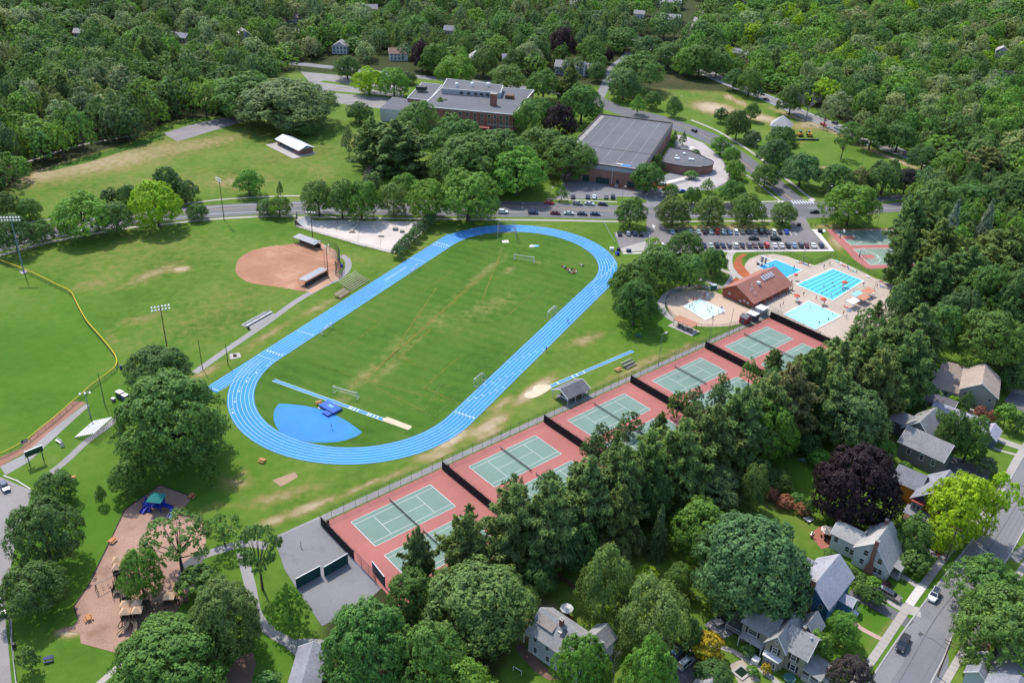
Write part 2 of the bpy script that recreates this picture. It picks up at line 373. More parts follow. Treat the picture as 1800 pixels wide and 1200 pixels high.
# diagonal road and its junction
area("road", [(1040,162),(1093,188),(1140,198),(1182,209),(1220,222),(1267,240),(1333,287),(1373,317),(1413,352),(1425,358),(1372,360),(1380,355),(1360,337),(1327,310),(1290,288),(1250,255),(1210,237),(1160,222),(1083,200),(1035,182)], .033, ASPHN)
DB = smooth(GP([(1182,215),(1228,234),(1270,258),(1308,287),(1345,315),(1393,352)]), 6)
strip("road_marking", DB, .08, .24, .06, YELLOW); strip("road_marking", DB, -.24, -.08, .06, YELLOW)
strip("pavement", smooth(GP([(1215,211),(1262,231),(1325,270),(1380,313),(1416,342),(1432,352)]), 5), -.9, .9, .036, CONC)
strip("pavement", smooth(GP([(1376,357),(1345,333),(1325,316),(1290,296)]), 5), -.5, .5, .036, CONC)
for k in range(8):                                   # zebra crossing at the junction
    a = G(1391+k*4.9, 353.6-k*.1); b = G(1396.5+k*4.9, 358.4-k*.1)
    strip("crossing_stripe", [a, b], -.32, .32, .065, WHITE)
strip("crossing_stripe", GP([(1386,352.6),(1424,351.6)]), -.12, .12, .065, WHITE)
for q in (((1366,355.5),(1374,353.5),(1380,357),(1368,359)), ((1421,350),(1430,350),(1432,353.5),(1424,354))): area("pavement", q, .07, CONCW)
strip("road", smooth(GP([(440,104),(500,110),(567,117),(650,126),(750,137),(880,148),(940,157),(1010,168),(1045,174)]), 5), -4.5, 4.5, .028, ASPHP)
strip("road", smooth(GP([(1050,176),(1062,155),(1068,138),(1078,118),(1096,104),(1106,92)]), 5), -3.2, 3.2, .024, ASPHP)
strip("road", smooth(GP([(1150,84),(1190,80),(1214,70),(1222,52),(1229,32),(1246,12),(1275,-20)]), 6), -4.5, 4.5, .024, GRAVEL)
strip("driveway", smooth(GP([(700,25),(722,16),(745,4)]), 3), -6, 6, .024, GRAVEL)
# far diagonal road
RC = smooth(GP([(1100,60),(1150,85),(1210,112),(1267,140),(1347,172),(1417,203),(1467,222),(1533,250),(1600,274),(1683,308),(1760,336),(1960,392)]), 6)
strip("road", RC, -6.5, 6.5, .04, ASPHP)
strip("road_marking", RC, -.2, .2, .06, YELLOW); strip("road_marking", RC, -5.4, -5.1, .06, WHITE); strip("road_marking", RC, 5.1, 5.4, .06, WHITE)
area("median", [(1500,361),(1545,356),(1592,350),(1596,353),(1548,360),(1505,364)], .05, M_GRASS)
# school, gym and pool car parks
area("parking_lot", [(528,126),(640,137),(712,150),(704,194),(640,188),(588,181),(556,158)], .036, GRAVEL)
for a, b in (((566,143),(668,158)), ((576,161),(690,171))): strip("verge", GP([a, b]), -2.2, 2.2, .06, M_GRASS)
area("forecourt", [(976,349),(990,322),(1010,312),(1110,330),(1150,315),(1188,300),(1186,236),(1205,239),(1236,251),(1264,274),(1286,303),(1281,320),(1255,333),(1200,338),(1172,348),(1168,364),(1130,364),(1128,352),(1060,350)], .04, ASPHP)
area("forecourt_paving", [(1190,238),(1206,240),(1236,252),(1263,275),(1284,303),(1279,319),(1254,331),(1200,336),(1170,330),(1215,318),(1238,300),(1238,280),(1222,262),(1196,252)], .07, mat("paving_pale", (.43,.385,.37), .9, .08, 1.0, .1, .1))
strip("kerb", smooth(GP([(1212,258),(1228,272),(1234,287),(1226,302),(1205,313),(1160,324)]), 5), -1.6, 1.6, .05, CONCW, h=.12)
area("verge", [(1083,346),(1120,347),(1137,352),(1136,357),(1085,356)], .06, M_GRASS)
area("mulch_bed", [(1065,325),(1160,320),(1185,324),(1178,331),(1090,331)], .06, MULCHR)
area("parking_lot", [(1079,409),(1136,408),(1137,383),(1160,383),(1166,397),(1178,404),(1391,404),(1388,382),(1416,382),(1426,404),(1458,438.5),(1350,440),(1260,441),(1125,442),(1093,444)], .042, mat("asphalt_lot", (.20,.183,.18), .93, .10, 1.5, .08, .15, stain=((.26,.24,.235), .6, .1)))
area("lot_patch", [(1090,437),(1120,428),(1136,424),(1132,441),(1094,443.5)], .07, CONC)
area("pavement", [(1426,403),(1450,403),(1452,407.5),(1441,409),(1467,441.7),(1350,442.6),(1230,443.8),(1095,446.5),(1095,444.2),(1260,441.3),(1350,440),(1457.5,438.8)], .075, CONCW)
for k in range(27):
    strip("bay_line", GP([(1184+k*8.3, 414), (1180+k*8.3, 406)]), -.08, .08, .07, WHITE)
for k in range(30):
    strip("bay_line", GP([(1216+k*8.0, 439), (1211+k*8.0, 429)]), -.08, .08, .07, WHITE)
for k in range(7):
    strip("bay_line", GP([(1085+k*9.6, 416), (1083+k*9.6, 408.8)]), -.08, .08, .07, WHITE)
def arrow_mark(px, py, ax, ay):
    a, b = G(px, py), G(px+ax, py+ay); d = (b-a).normalized(); n = Vector((-d.y, d.x, 0)); mb = MB()
    pts = [a-n*.15, a+n*.15, a+d*2.2+n*.15, a+d*2.2+n*.55, a+d*3.8, a+d*2.2-n*.55, a+d*2.2-n*.15]
    sheet("arrow_marking", pts, .075, WHITE)
arrow_mark(1150, 402, -2, -4); arrow_mark(1147, 394, 3, 4)
# car park at the left edge
area("parking_lot", [(-120,800),(0,838),(28,850),(56,862),(46,900),(30,935),(22,985),(12,1020),(8,1075),(14,1130),(26,1260),(-200,1260),(-200,850)], .04, GRAVEL)
strip("kerb", GP([(6,836),(30,845),(54,860)]), -.15, .15, .03, CONCW, h=.14)
strip("kerb", GP([(19,1080),(21,1130),(30,1215)]), -.12, .12, .03, CURB, h=.14)
# paths round the sports ground
strip("path", smooth(GP([(342,655),(400,614),(470,566),(520,530),(560,507),(598,487),(612,470),(610,456),(600,449)]), 6), -1.2, 1.2, .03, PATHM)
strip("path", smooth(GP([(88,832),(120,806),(152,776),(190,748),(215,725)]), 5), -1.0, 1.0, .03, PATHM)
area("path", [(0,820),(40,800),(95,752),(150,710),(158,712),(110,756),(50,812),(10,835)], .034, PATHM)
area("bench_slab", [(423,571),(465,547.5),(488,553),(443,580)], .06, PATHM)
area("pavilion_slab", [(976,697),(1001,710),(1036,689),(1012,677)], .1, ASPHP)
# paths at the playground
strip("path", smooth(GP([(425,970),(440,1030),(452,1082),(480,1112),(512,1132),(540,1160),(560,1200)]), 6), -1.2, 1.2, .034, PATHM)
strip("path", smooth(GP([(512,1132),(550,1130),(600,1138)]), 4), -1.2, 1.2, .036, PATHM)
strip("path", GP([(170,1205),(215,1165)]), -.7, .7, .034, CONC)
strip("path", smooth(GP([(330,985),(380,968),(430,955),(470,960)]), 5), -1.2, 1.2, .034, PATHM)
area("playground_surface", [(318,992),(345,972),(362,968),(352,1000),(330,1035),(305,1040)], .055, mat("mat_black", (.10,.10,.105), .9, .2, 2))
area("mulch_area", [(281,852),(339,873),(312,905),(355,910),(362,930),(362,965),(340,1035),(300,1085),(262,1130),(215,1150),(142,1130),(140,1112),(100,1108),(128,1100),(137,1090),(130,1065),(155,1030),(188,965),(220,895)], .045, MULCH)
TIMB = mat("dark_timber", (.045,.036,.030), .9, .2, 3.0, obj=False)
strip("mulch_edging", GP([(339,873),(281,852),(220,895),(155,1030),(130,1065),(137,1088)]), -.12, .12, .03, TIMB, h=.16)
strip("mulch_edging", GP([(312,905),(355,910)]), -.12, .12, .03, TIMB, h=.16)
area("asphalt_court", [(482,947),(558,912),(572,922),(660,1000),(674,1030),(640,1062),(566,1100),(540,1062),(500,1000)], .05, ASPHP)
area("bare_earth", [(478,844),(518,829),(524,838),(494,855)], .03, mat("earth_tan", (.36,.24,.15), .95, .2, 2.0, .2, .1))
area("bare_earth", [(420,1150),(446,1145),(450,1165),(436,1230),(390,1260),(388,1200)], .03, mat("earth_brown", (.20,.12,.085), .95, .2, 2.0, .2, .15))
# paved pad by the left wood
area("paved_pad", [(287,235),(330,221),(400,205),(434,212),(312,249)], .04, mat("pad_grey", (.25,.225,.225), .93, .10, 1.0, .08, .15))
strip("path", smooth(GP([(0,300),(65,279),(130,258),(190,246),(236,238)]), 4), -.9, .9, .03, CONC)
area("verge_tall", [(62,304),(140,279),(236,252),(270,240),(281,238),(282,247),(230,262),(150,287),(100,298)], .025, grass_mat("tall_grass", (.035,.085,.012), (.07,.15,.02), (.11,.20,.035), attrs=False))
# ---- street of houses, lower right
ST_L = smooth(GP([(1525,1206),(1553,1160),(1607,1083),(1649,1027),(1693,970),(1743,903),(1787,823),(1850,720)]), 6)
ST_R = smooth(GP([(1632,1206),(1660,1151),(1683,1094),(1720,1045),(1767,987),(1803,925),(1860,835),(1930,720)]), 6)
_n = min(len(ST_L), len(ST_R))
sheet("road", ST_L+ST_R[::-1], .03, ASPHP)
ST_C = [a*.52+b*.48 for a, b in zip(ST_L, ST_R)]
strip("tar_seam", ST_C, -.09, .09, .05, mat("tar", (.11,.108,.115), .8, .1)); 
area("asphalt_patch", [(1660,1112),(1618,1114),(1556,1215),(1660,1215),(1668,1160)], .045, mat("asphalt_patch", (.185,.182,.195), .92, .08, 1.5, .08, .1))
strip("tar_seam", GP([(1619,1114),(1640,1124),(1662,1140)]), -.12, .12, .06, mat("tar", ())); area("manhole_cover", [(1613,1113),(1618,1110),(1623,1114),(1618,1119)], .062, mat("iron_dark", (.07,.07,.07), .6))
strip("tar_seam", GP([(1648,1028),(1668,1030),(1690,1035)]), -.12, .12, .06, mat("tar", ())); area("manhole_cover", [(1664,1028),(1668,1026),(1671,1029),(1667,1031)], .062, mat("iron_dark", ()))
strip("tar_seam", GP([(1780,860),(1791,851),(1806,857)]), -.2, .2, .06, mat("tar", ()))
strip("kerb", ST_L, -.1, .2, .0, CURB, h=.14); strip("kerb", ST_R, -.2, .1, .0, CURB, h=.14)
SW_L = smooth(GP([(1495,1206),(1537,1153),(1583,1085),(1627,1023),(1663,975),(1705,925),(1747,885),(1776,828),(1795,795),(1850,715)]), 6)
def slab_walk(line, wd, ln, z, m):
    """a pavement of separate cast slabs with open joints"""
    root = strip("pavement", line, -wd/2, wd/2, z-.03, mat("joint_sand", (.20,.19,.17), .95)); acc = [0.0]
    for a, b in zip(line[:-1], line[1:]): acc.append(acc[-1]+(b-a).length)
    def at(s):
        for i in range(len(acc)-1):
            if s <= acc[i+1] or i == len(acc)-2:
                f = (s-acc[i])/max(acc[i+1]-acc[i], 1e-6); return line[i].lerp(line[i+1], f), (line[i+1]-line[i]).normalized()
    for k in range(int(acc[-1]/ln)):
        p, d = at((k+.5)*ln)
        if not -40 < PIX(p)[0] < 1840 or PIX(p)[1] > 1230: continue
        me = MB().box((0,0,0), (ln-.05, wd-.02, .05)).mesh("paving_slab", m); o = link("paving_slab", me, root, p+Vector((0,0,z+random.uniform(-.004,.004))), math.atan2(d.y, d.x))
slab_walk(SW_L, 1.8, 1.6, .05, CONC)
slab_walk(GP([(1598,1062),(1612,1042),(1628,1022)]), 1.9, 1.7, .09, CONCW)
slab_walk(smooth(GP([(1655,1210),(1690,1150),(1735,1085),(1790,1010),(1850,920)]), 5), 1.6, 1.6, .05, CONC)
def drive(name, pts, wd, m, z=.055): return strip(name, smooth(GP(pts), 4), -wd/2, wd/2, z, m)
drive("driveway", [(1493,1040),(1530,1058),(1575,1082),(1600,1098)], 3.3, ASPH)
drive("driveway", [(1500,1014),(1545,1040),(1585,1066),(1618,1076)], 3.0, CONC)
drive("garden_path", [(1575,1005),(1590,1014),(1613,1030)], 1.5, CONC)
drive("garden_path", [(1495,1085),(1512,1103),(1552,1124)], 1.2, mat("pink_paving", (.47,.31,.25), .9, .15, 3))
drive("driveway", [(1600,945),(1625,962),(1658,978)], 3.2, CONC); area("brick_apron", [(1643,972),(1654,966),(1662,974),(1652,984)], .075, BRICKP)
area("driveway", [(1652,822),(1668,800),(1695,808),(1742,830),(1735,845),(1700,838),(1670,850)], .052, ASPH)
drive("driveway", [(1735,762),(1762,775),(1800,788),(1830,800)], 3.0, CONC)
drive("garden_path", [(1735,782),(1760,792),(1790,800)], 1.0, CONC)
area("driveway", [(1775,690),(1800,685),(1840,700),(1830,730),(1790,720),(1765,705)], .05, ASPH)
drive("driveway", [(1700,655),(1745,675),(1800,690)], 3, GRAVEL)
drive("driveway", [(1780,984),(1800,968),(1830,950)], 2.5, ASPHP)
area("patio", [(1422,940),(1440,925),(1470,932),(1480,945),(1462,960),(1444,965)], .06, BRICKP)
area("patio", [(1238,1098),(1262,1080),(1290,1090),(1300,1108),(1272,1122)], .06, PATHM)
area("patio", [(1648,673),(1672,665),(1700,690),(1688,697),(1660,688)], .06, mat("pink_paving", ()))
drive("garden_path", [(1240,1130),(1290,1145),(1340,1178),(1380,1210)], 1.3, CONC)
area("patio", [(1282,1168),(1304,1158),(1322,1176),(1336,1196),(1300,1204)], .06, mat("stone_paving", (.40,.34,.27), .9, .25, 1.2))
area("driveway", [(1180,1150),(1215,1140),(1232,1170),(1222,1215),(1170,1215)], .05, ASPH)
area("mulch_bed", [(915,1128),(905,1140),(940,1180),(965,1195),(990,1196),(960,1172)], .04, mat("earth_brown", ()))
area("driveway", [(1700,1120),(1720,1112),(1745,1130),(1730,1150)], .06, mat("earth_brown", ()))
# ============================================================ RUNNING TRACK AND FIELD
TRK = mat("track_blue", (.022,.235,.60), .8, .08, 1.2, .05, .12, stain=((.05,.27,.62), .56, .09))
TRKW = mat("track_line", (.66,.78,.86), .7, .05, 2)
TA = 1.1132; TD = Vector((math.cos(TA), math.sin(TA), 0)); TN = Vector((math.sin(TA), -math.cos(TA), 0))
TC = -141.9; S0, S1T, R0, LW, NL = 185.9, 292.1, 31.25, 1.15, 6
def TP(s, n, z=0): return TD*s + TN*(TC+n) + Vector((0, 0, z))
def oval(r, k=40):
    P = []
    for i in range(k+1):
        a = -math.pi/2 + math.pi*i/k; P.append(TP(S1T+r*math.cos(a), -r*math.sin(a)))
    for i in range(k+1):
        a = math.pi/2 + math.pi*i/k; P.append(TP(S0+r*math.cos(a), -r*math.sin(a)))
    return P
def ring(name, ra, rb, z, m, kind=None, parent=None, k=48):
    a, b = oval(ra, k), oval(rb, k); n = len(a); mb = MB()
    mb.add([(p.x, p.y, z) for p in a]+[(p.x, p.y, z) for p in b], [(i, (i+1)%n, n+(i+1)%n, n+i) for i in range(n)])
    me = mb.mesh(name, m); 
    if me.polygons[0].normal.z < 0: me.flip_normals()
    o = link(name, me, parent)
    if kind: o["kind"] = kind
    return o
WID = LW*NL
track = ring("running_track", R0-.35, R0+WID+.35, .05, TRK, "structure")
for i in range(NL+1): ring("lane_line", R0+i*LW-.04, R0+i*LW+.04, .07, TRKW, parent=track)
ring("worn_lane", R0+.12, R0+LW*1.0-.12, .060, mat("track_worn", (.045,.255,.56), .85, .14, .9, .12, .16, stain=((.026,.22,.56), .5, .16)), None, track)
# sprint-chute at the near-left end of the home straight, stub at its far end
def tquad(name, s0, s1, n0, n1, z, m, parent=track):
    return sheet(name, [TP(s0, n0), TP(s1, n0), TP(s1, n1), TP(s0, n1)], z, m, None, parent)
HN0, HN1 = -R0, -(R0+WID)
tquad("chute", 161.5, S0, HN0-2.6, HN1-.35, .046, TRK); tquad("chute", S1T, S1T+9, HN0-3.4, HN1-.35, .046, TRK)
for i in range(2, NL+1):
    n = HN0-i*LW
    tquad("lane_line", 162.5, S0-3 if i > 2 else S0-10, n-.04, n+.04, .064, TRKW)
tquad("lane_line", 162.4, 162.6, HN0-2.6, HN1, .072, TRKW)
for s in (S0-1.5, 290.5, 272.5, 203.5): tquad("finish_line", s-.07, s+.07, HN0, HN1, .075, TRKW)
def digit(ch, s, n, rot, size, z=.078):
    cu = bpy.data.curves.new("lane_number", 'FONT'); cu.body = ch; cu.size = size; cu.align_x = 'CENTER'; cu.align_y = 'CENTER'
    cu.materials.append(TRKW); cu.resolution_u = 2; cu.offset = .035
    o = link("lane_number", cu, track); o.location = TP(s, n, z); o.rotation_euler = (0, 0, rot)
for i in range(NL):
    digit(str(i+1), S0+2.2, HN0-(i+.5)*LW, TA-math.pi/2, 1.25); digit(str(i+1), S1T-1.0, HN0-(i+.5)*LW, TA-math.pi/2, 1.25)
    digit(str(i+1), 288.6, HN0-(i+.5)*LW, TA-math.pi/2, 1.2); digit(str(i+1), S0+3.0+i*0, -HN0+(i+.5)*LW, TA+math.pi/2, 1.2)
def pol(end, r, a, z=0):
    return (TP(S1T+r*math.sin(a), r*math.cos(a), z) if end else TP(S0-r*math.sin(a), -r*math.cos(a), z))
def cross_mark(end, lane, a, ch=None):
    r = R0+(lane+.5)*LW; p0, p1 = pol(end, r-LW*.42, a), pol(end, r+LW*.42, a)
    strip("stagger_mark", [p0, p1], -.07, .07, .076, TRKW, None, track)
    if ch:
        q = pol(end, r, a+.05); cu = bpy.data.curves.new("lane_number", 'FONT'); cu.body = ch; cu.size = 1.2; cu.align_x = 'CENTER'; cu.align_y = 'CENTER'; cu.offset = .035
        cu.materials.append(TRKW); cu.resolution_u = 2; o = link("lane_number", cu, track); o.location = q+Vector((0, 0, .078)); d = p1-p0; o.rotation_euler = (0, 0, math.atan2(d.y, d.x))
for i in range(NL):
    cross_mark(0, i, .10+i*.155, str(i+1)); cross_mark(1, i, .02+i*.10, str(i+1)); cross_mark(1, i, .33+i*.11)
    n = -HN0+(i+.5)*LW
    for s, st in ((206, 2.6), (222, 2.6), (196, 2.3), (300-9, -2.2)):
        p = TP(s+i*st, n-LW*.42); q = TP(s+i*st, n+LW*.42); strip("stagger_mark", [p, q], -.07, .07, .076, TRKW, None, track)
for k in range(10):                                   # lettered block on the home straight
    s = 250.5+k*1.5; strip("straight_mark", [TP(s, HN0-3.35), TP(s, HN0-4.35)], -.10, .10, .077, TRKW, None, track)
    for q in (-3.35, -4.3): strip("straight_mark", [TP(s+.4, HN0+q), TP(s+.4, HN0+q-.16)], -.3, .3, .078, TRKW, None, track)
# grass of the infield with its faded pitch lines
M_FIELD = grass_mat("pitch_grass", (.046,.112,.013), (.072,.154,.018), (.112,.172,.030), attrs=True, stripes=(TA+math.pi, 5.2, .030), dryc=(.27,.24,.085))
def field_sheet():
    me = bpy.data.meshes.new("pitch"); bm = bmesh.new()
    P = oval(R0-.33, 40); ctr = TP((S0+S1T)/2, 0)
    NR = 26; rows = []
    for j in range(NR+1):
        f = j/NR; rows.append([bm.verts.new(tuple(ctr*(1-f)+p*f+Vector((0, 0, .02)))) for p in P] if j else None)
    c = bm.verts.new(tuple(ctr+Vector((0, 0, .02)))); n = len(P)
    for i in range(n): bm.faces.new((c, rows[1][i], rows[1][(i+1)%n]))
    for j in range(1, NR):
        for i in range(n): bm.faces.new((rows[j][i], rows[j+1][i], rows[j+1][(i+1)%n], rows[j][(i+1)%n]))
    bm.normal_update(); bm.to_mesh(me); bm.free()
    if me.polygons[0].normal.z < 0: me.flip_normals()
    co = np.zeros(len(me.vertices)*3, np.float32); me.vertices.foreach_get("co", co); co = co.reshape(-1, 3)
    worn = [(850,480,70,10,-38,.38),(760,560,60,26,-10,.30),(640,660,60,14,-38,.38),(700,610,60,26,-30,.28),(895,475,18,6,-25,.5),(690,640,50,12,-40,.36),(880,440,20,5,-60,.32),(860,540,70,22,-20,.36),(605,700,20,6,20,.45),(885,407,40,5,0,.4),(950,460,25,4,10,.45),(770,680,80,25,-30,.15)]
    for nm, a in (("dry", paint(co[:, 0], co[:, 1], worn)), ("soil", co[:, 0]*0), ("lush", co[:, 0]*0+.0)):
        at = me.attributes.new(nm, 'FLOAT', 'POINT'); at.data.foreach_set("value", a.astype(np.float32).ravel())
    me.materials.append(M_FIELD); o = link("pitch", me); o["kind"] = "structure"; return o
pitch = field_sheet()
def faded(name, col, cover):
    m = bpy.data.materials.new(name); m.use_nodes = True; nt = m.node_tree; L = nt.links.new; b = nt.nodes["Principled BSDF"]; b.inputs["Roughness"].default_value = .95; b.inputs["Specular IOR Level"].default_value = .05
    pos = N(nt, "NewGeometry").outputs["Position"]; n = N(nt, "TexNoise", i_Scale=.9, i_Detail=6.0, i_Roughness=.7); L(pos, n.inputs["Vector"])
    r = ramp(nt, [(cover-.12, c4(col, K)), (cover+.12, (.06,.105,.016,1))]); L(n.outputs[0], r.inputs[0]); L(r.outputs[0], b.inputs["Base Color"]); return m
ORA = faded("line_orange", (.46,.235,.06), .50); YEL = faded("line_yellow", (.22,.19,.03), .46); PALE = faded("line_pale", (.26,.30,.15), .46)
for m, wd, segs in ((ORA, .19, [((642,668),(848,482)),((640,668),(868,470)),((648,674),(757,580)),((620,676),(684,628)),((684,630),(768,505)),((848,526),(882,440))]),
    (ORA, .12, [((743,682),(812,624)),((745,680),(825,718)),((640,668),(800,710)),((600,654),(640,668)),((667,568),(600,616)),((640,556),(667,568)),((690,620),(768,660)),((884,562),(941,512)),((738,515),(795,478)),((640,670),(752,726))]),
    (YEL, .11, [((684,522),(884,578)),((755,582),(792,590)),((792,590),(906,540)),((700,628),(792,588)),((884,562),(932,578)),((940,470),(1003,518)),((730,572),(756,580)),((560,640),(600,655)),((520,628),(640,668)),((640,545),(760,583)),((790,592),(900,622)),((700,520),(740,518)),((775,480),(805,470))]),
    (PALE, .12, [((763,732),(1011,505)),((763,732),(690,708)),((946,526),(981,496)),((520,618),(870,432)),((746,720),(776,674)),((870,474),(935,496)),((560,604),(650,562)),((600,636),(640,650)),((776,674),(740,660)),((946,526),(905,510)),((690,500),(790,540)),((835,450),(950,486))])):
    for a, b in segs:
        strip("pitch_line", GP([a, b]), -wd/2, wd/2, .05, m, None, pitch)
_c0 = G(769, 572)
strip("pitch_line", [_c0+Vector((9.1*math.cos(t*math.pi/16), 9.1*math.sin(t*math.pi/16), 0)) for t in range(33)], -.08, .08, .05, YEL, None, pitch)
# high-jump fan, runways, sand pits
HJB = mat("apron_blue", (.022,.215,.58), .75, .07, 1.0, .12, .1)
sheet("high_jump_apron", smooth(GP([(490,709.5),(483,720),(481,734),(485,748),(496,761),(518,771),(550,777),(590,776.5),(620,769),(636,760)]), 5)+smooth(GP([(632,756),(614,743),(597,733),(578,724),(556,717.5),(530,712.5),(505,710)]), 5), .045, HJB)
RUN = mat("runway_blue", (.07,.24,.52), .8, .06, 1.2, .1, .08)
def runway(name, pts, n, wd=1.4):
    rw = strip(name, GP(pts), -wd/2, wd/2, .05, RUN)
    for d in (-wd/2, wd/2-.12): strip("runway_edge_line", GP(pts), d, d+.12, .07, TRKW, None, rw)
    a, b = G(*pts[0]), G(*pts[-1])
    for f in n:
        p = a.lerp(b, f); d = (b-a).normalized(); strip("runway_mark", [p-d*.2, p+d*.2], -wd/2, wd/2, .072, TRKW, None, rw)
    return rw
runway("long_jump_runway", [(481,668),(676,738)], (.70,.715,.74,.77,.86,.88,.91,.94))
area("sand_pit", [(672,736),(681,732.5),(724,749),(722,753),(717,755.5),(674,740)], .06, SAND)
runway("long_jump_runway", [(1112,617),(965,680)], (.6,.68,.73,.9))
area("sand_pit", [(965,677),(968,683),(945,697),(928,700),(921,695),(926,690),(936,686),(938,680),(948,676)], .06, SAND, sm=3)
# ============================================================ TENNIS COURTS
CX0, CY0, CTH, CDD = -37.19, 168.55, .72357, 36.158
CU = Vector((math.cos(CTH), math.sin(CTH), 0)); CV = Vector((math.sin(CTH), -math.cos(CTH), 0)); CO = Vector((CX0, CY0, 0))
def TL(a, b, z=0): return CO + CU*a + CV*b + Vector((0, 0, z))
REDC = mat("court_red", (.40,.140,.122), .9, .06, 1.0, .06, .10, stain=((.34,.135,.12), .56, .22))
GRNC = mat("court_green", (.175,.262,.213), .9, .05, 1.0, .08, .08, stain=((.21,.285,.24), .6, .15))
CLINE = mat("court_line", (.75,.76,.74), .7, .05)
def rect(name, a0, b0, a1, b1, z, m, parent=None, kind=None):
    return sheet(name, [TL(a0, b0), TL(a1, b0), TL(a1, b1), TL(a0, b1)], z, m, kind, parent)
sheet("path", [TL(-17, -6.4), TL(100, -6.0), TL(178, -5.8), TL(178, -4.15), TL(-5, -4.15), TL(-17, -4.4)], .035, PATHM)
for k in range(5):
    o = k*CDD
    pad = rect("tennis_pad", o-6.1, -3.7, o+29.95, 31, .06, REDC, None, "structure")
    for b in (0, 14.66):
        rect("playing_surface", o, b, o+23.77, b+10.97, .085, GRNC, pad)
        for (a0, b0, a1, b1) in ((0,0,23.77,.1),(0,10.87,23.77,10.97),(0,0,.12,10.97),(23.65,0,23.77,10.97),(0,1.37,23.77,1.46),(0,9.51,23.77,9.6),(5.48,1.37,5.57,9.6),(18.2,1.37,18.29,9.6),(5.48,5.44,18.29,5.53)):
            rect("court_line", o+a0, b+b0, o+a1, b+b1, .11, CLINE, pad)
# ============================================================ BASEBALL FIELD
CLAY = mat("infield_clay", (.385,.185,.105), .97, .13, 1.5, .09, .18, stain=((.47,.27,.175), .54, .09))
clay = area("infield_clay", [(414,474),(420,455),(440,442),(470,434),(500,431),(523,428),(560,434),(594,458),(600,470),(590,482),(560,500),(540,512),(500,506),(470,502),(440,497),(420,486)], .04, CLAY, sm=4)
CHALK = mat("chalk", (.50,.26,.18), .95, .12, 2)
for p in ([(598,466),(484,431)], [(598,466),(480,500)]): strip("base_line", GP(p), -.25, .25, .06, CHALK, None, clay)
_m = G(506, 467)
strip("mound_ring", [_m+Vector((2.6*math.cos(t*math.pi/10), 2.6*math.sin(t*math.pi/10), 0)) for t in range(21)], -.14, .14, .06, CHALK, None, clay)
strip("foul_line", GP([(484,431),(400,402)]), -.06, .06, .03, PALE); strip("foul_line", GP([(480,500),(300,592)]), -.06, .06, .03, PALE)
area("dugout_apron", [(536,510),(548,516),(600,487),(592,474),(570,486)], .05, mat("apron_tan", (.46,.27,.18), .95, .1, 1.5))
area("dugout_apron", [(520,430),(545,418),(590,440),(594,458),(560,434)], .045, mat("apron_tan", ()))
area("warning_track", [(0,803),(36,788),(68,755),(127,704.5),(143,705.5),(151,708),(140,716),(90,758),(50,792),(24,806),(0,820),(-100,860),(-100,845)], .03, mat("warning_track", (.31,.155,.105), .97, .12, 1.5, .1, .1))
# ============================================================ BUILDINGS
HOUSE_AT = []
def wallmat(name, c, sid=0.0):
    """painted or clad wall: fine horizontal board relief"""
    if name in MATS: return MATS[name]
    m = mat(name, c, .8, .05, 1.5, .3, .06, obj=True); nt = m.node_tree; b = nt.nodes["Principled BSDF"]
    if sid:
        tc = N(nt, "TexCoord"); wv = N(nt, "TexWave", wave_type='BANDS', bands_direction='Z', wave_profile='SAW'); wv.inputs["Scale"].default_value = sid; nt.links.new(tc.outputs["Object"], wv.inputs["Vector"])
        bp = N(nt, "Bump", i_Strength=.5, i_Distance=.03); nt.links.new(wv.outputs[0], bp.inputs["Height"]); nt.links.new(bp.outputs[0], b.inputs["Normal"])
    return m
def brickmat(name, c1, c2, mort=(.42,.36,.31)):
    if name in MATS: return MATS[name]
    m = bpy.data.materials.new(name); m.use_nodes = True; nt = m.node_tree; b = nt.nodes["Principled BSDF"]; b.inputs["Roughness"].default_value = .9
    tc = N(nt, "TexCoord"); mp = N(nt, "Mapping"); mp.inputs["Rotation"].default_value = (math.pi/2, 0, 0)
    sp = N(nt, "SeparateXYZ"); cb = N(nt, "CombineXYZ"); ad = N(nt, "Math", operation='ADD')
    L = nt.links.new; L(tc.outputs["Object"], sp.inputs[0]); L(sp.outputs[0], ad.inputs[0]); L(sp.outputs[1], ad.inputs[1]); L(ad.outputs[0], cb.inputs[0]); L(sp.outputs[2], cb.inputs[1])
    br = N(nt, "TexBrick"); L(cb.outputs[0], br.inputs["Vector"]); br.inputs["Scale"].default_value = 1.6; br.inputs["Color1"].default_value = c4(c1, K); br.inputs["Color2"].default_value = c4(c2, K); br.inputs["Mortar"].default_value = c4(mort, K); br.inputs["Mortar Size"].default_value = .012
    n = N(nt, "TexNoise", i_Scale=.35, i_Detail=4.0); L(tc.outputs["Object"], n.inputs["Vector"]); r = ramp(nt, [(.3, (.82,.82,.82,1)), (.7, (1.15,1.15,1.15,1))]); L(n.outputs[0], r.inputs[0])
    mx = N(nt, "MixRGB", blend_type='MULTIPLY'); mx.inputs[0].default_value = 1; L(br.outputs[0], mx.inputs[1]); L(r.outputs[0], mx.inputs[2]); L(mx.outputs[0], b.inputs["Base Color"])
    MATS[name] = m; return m
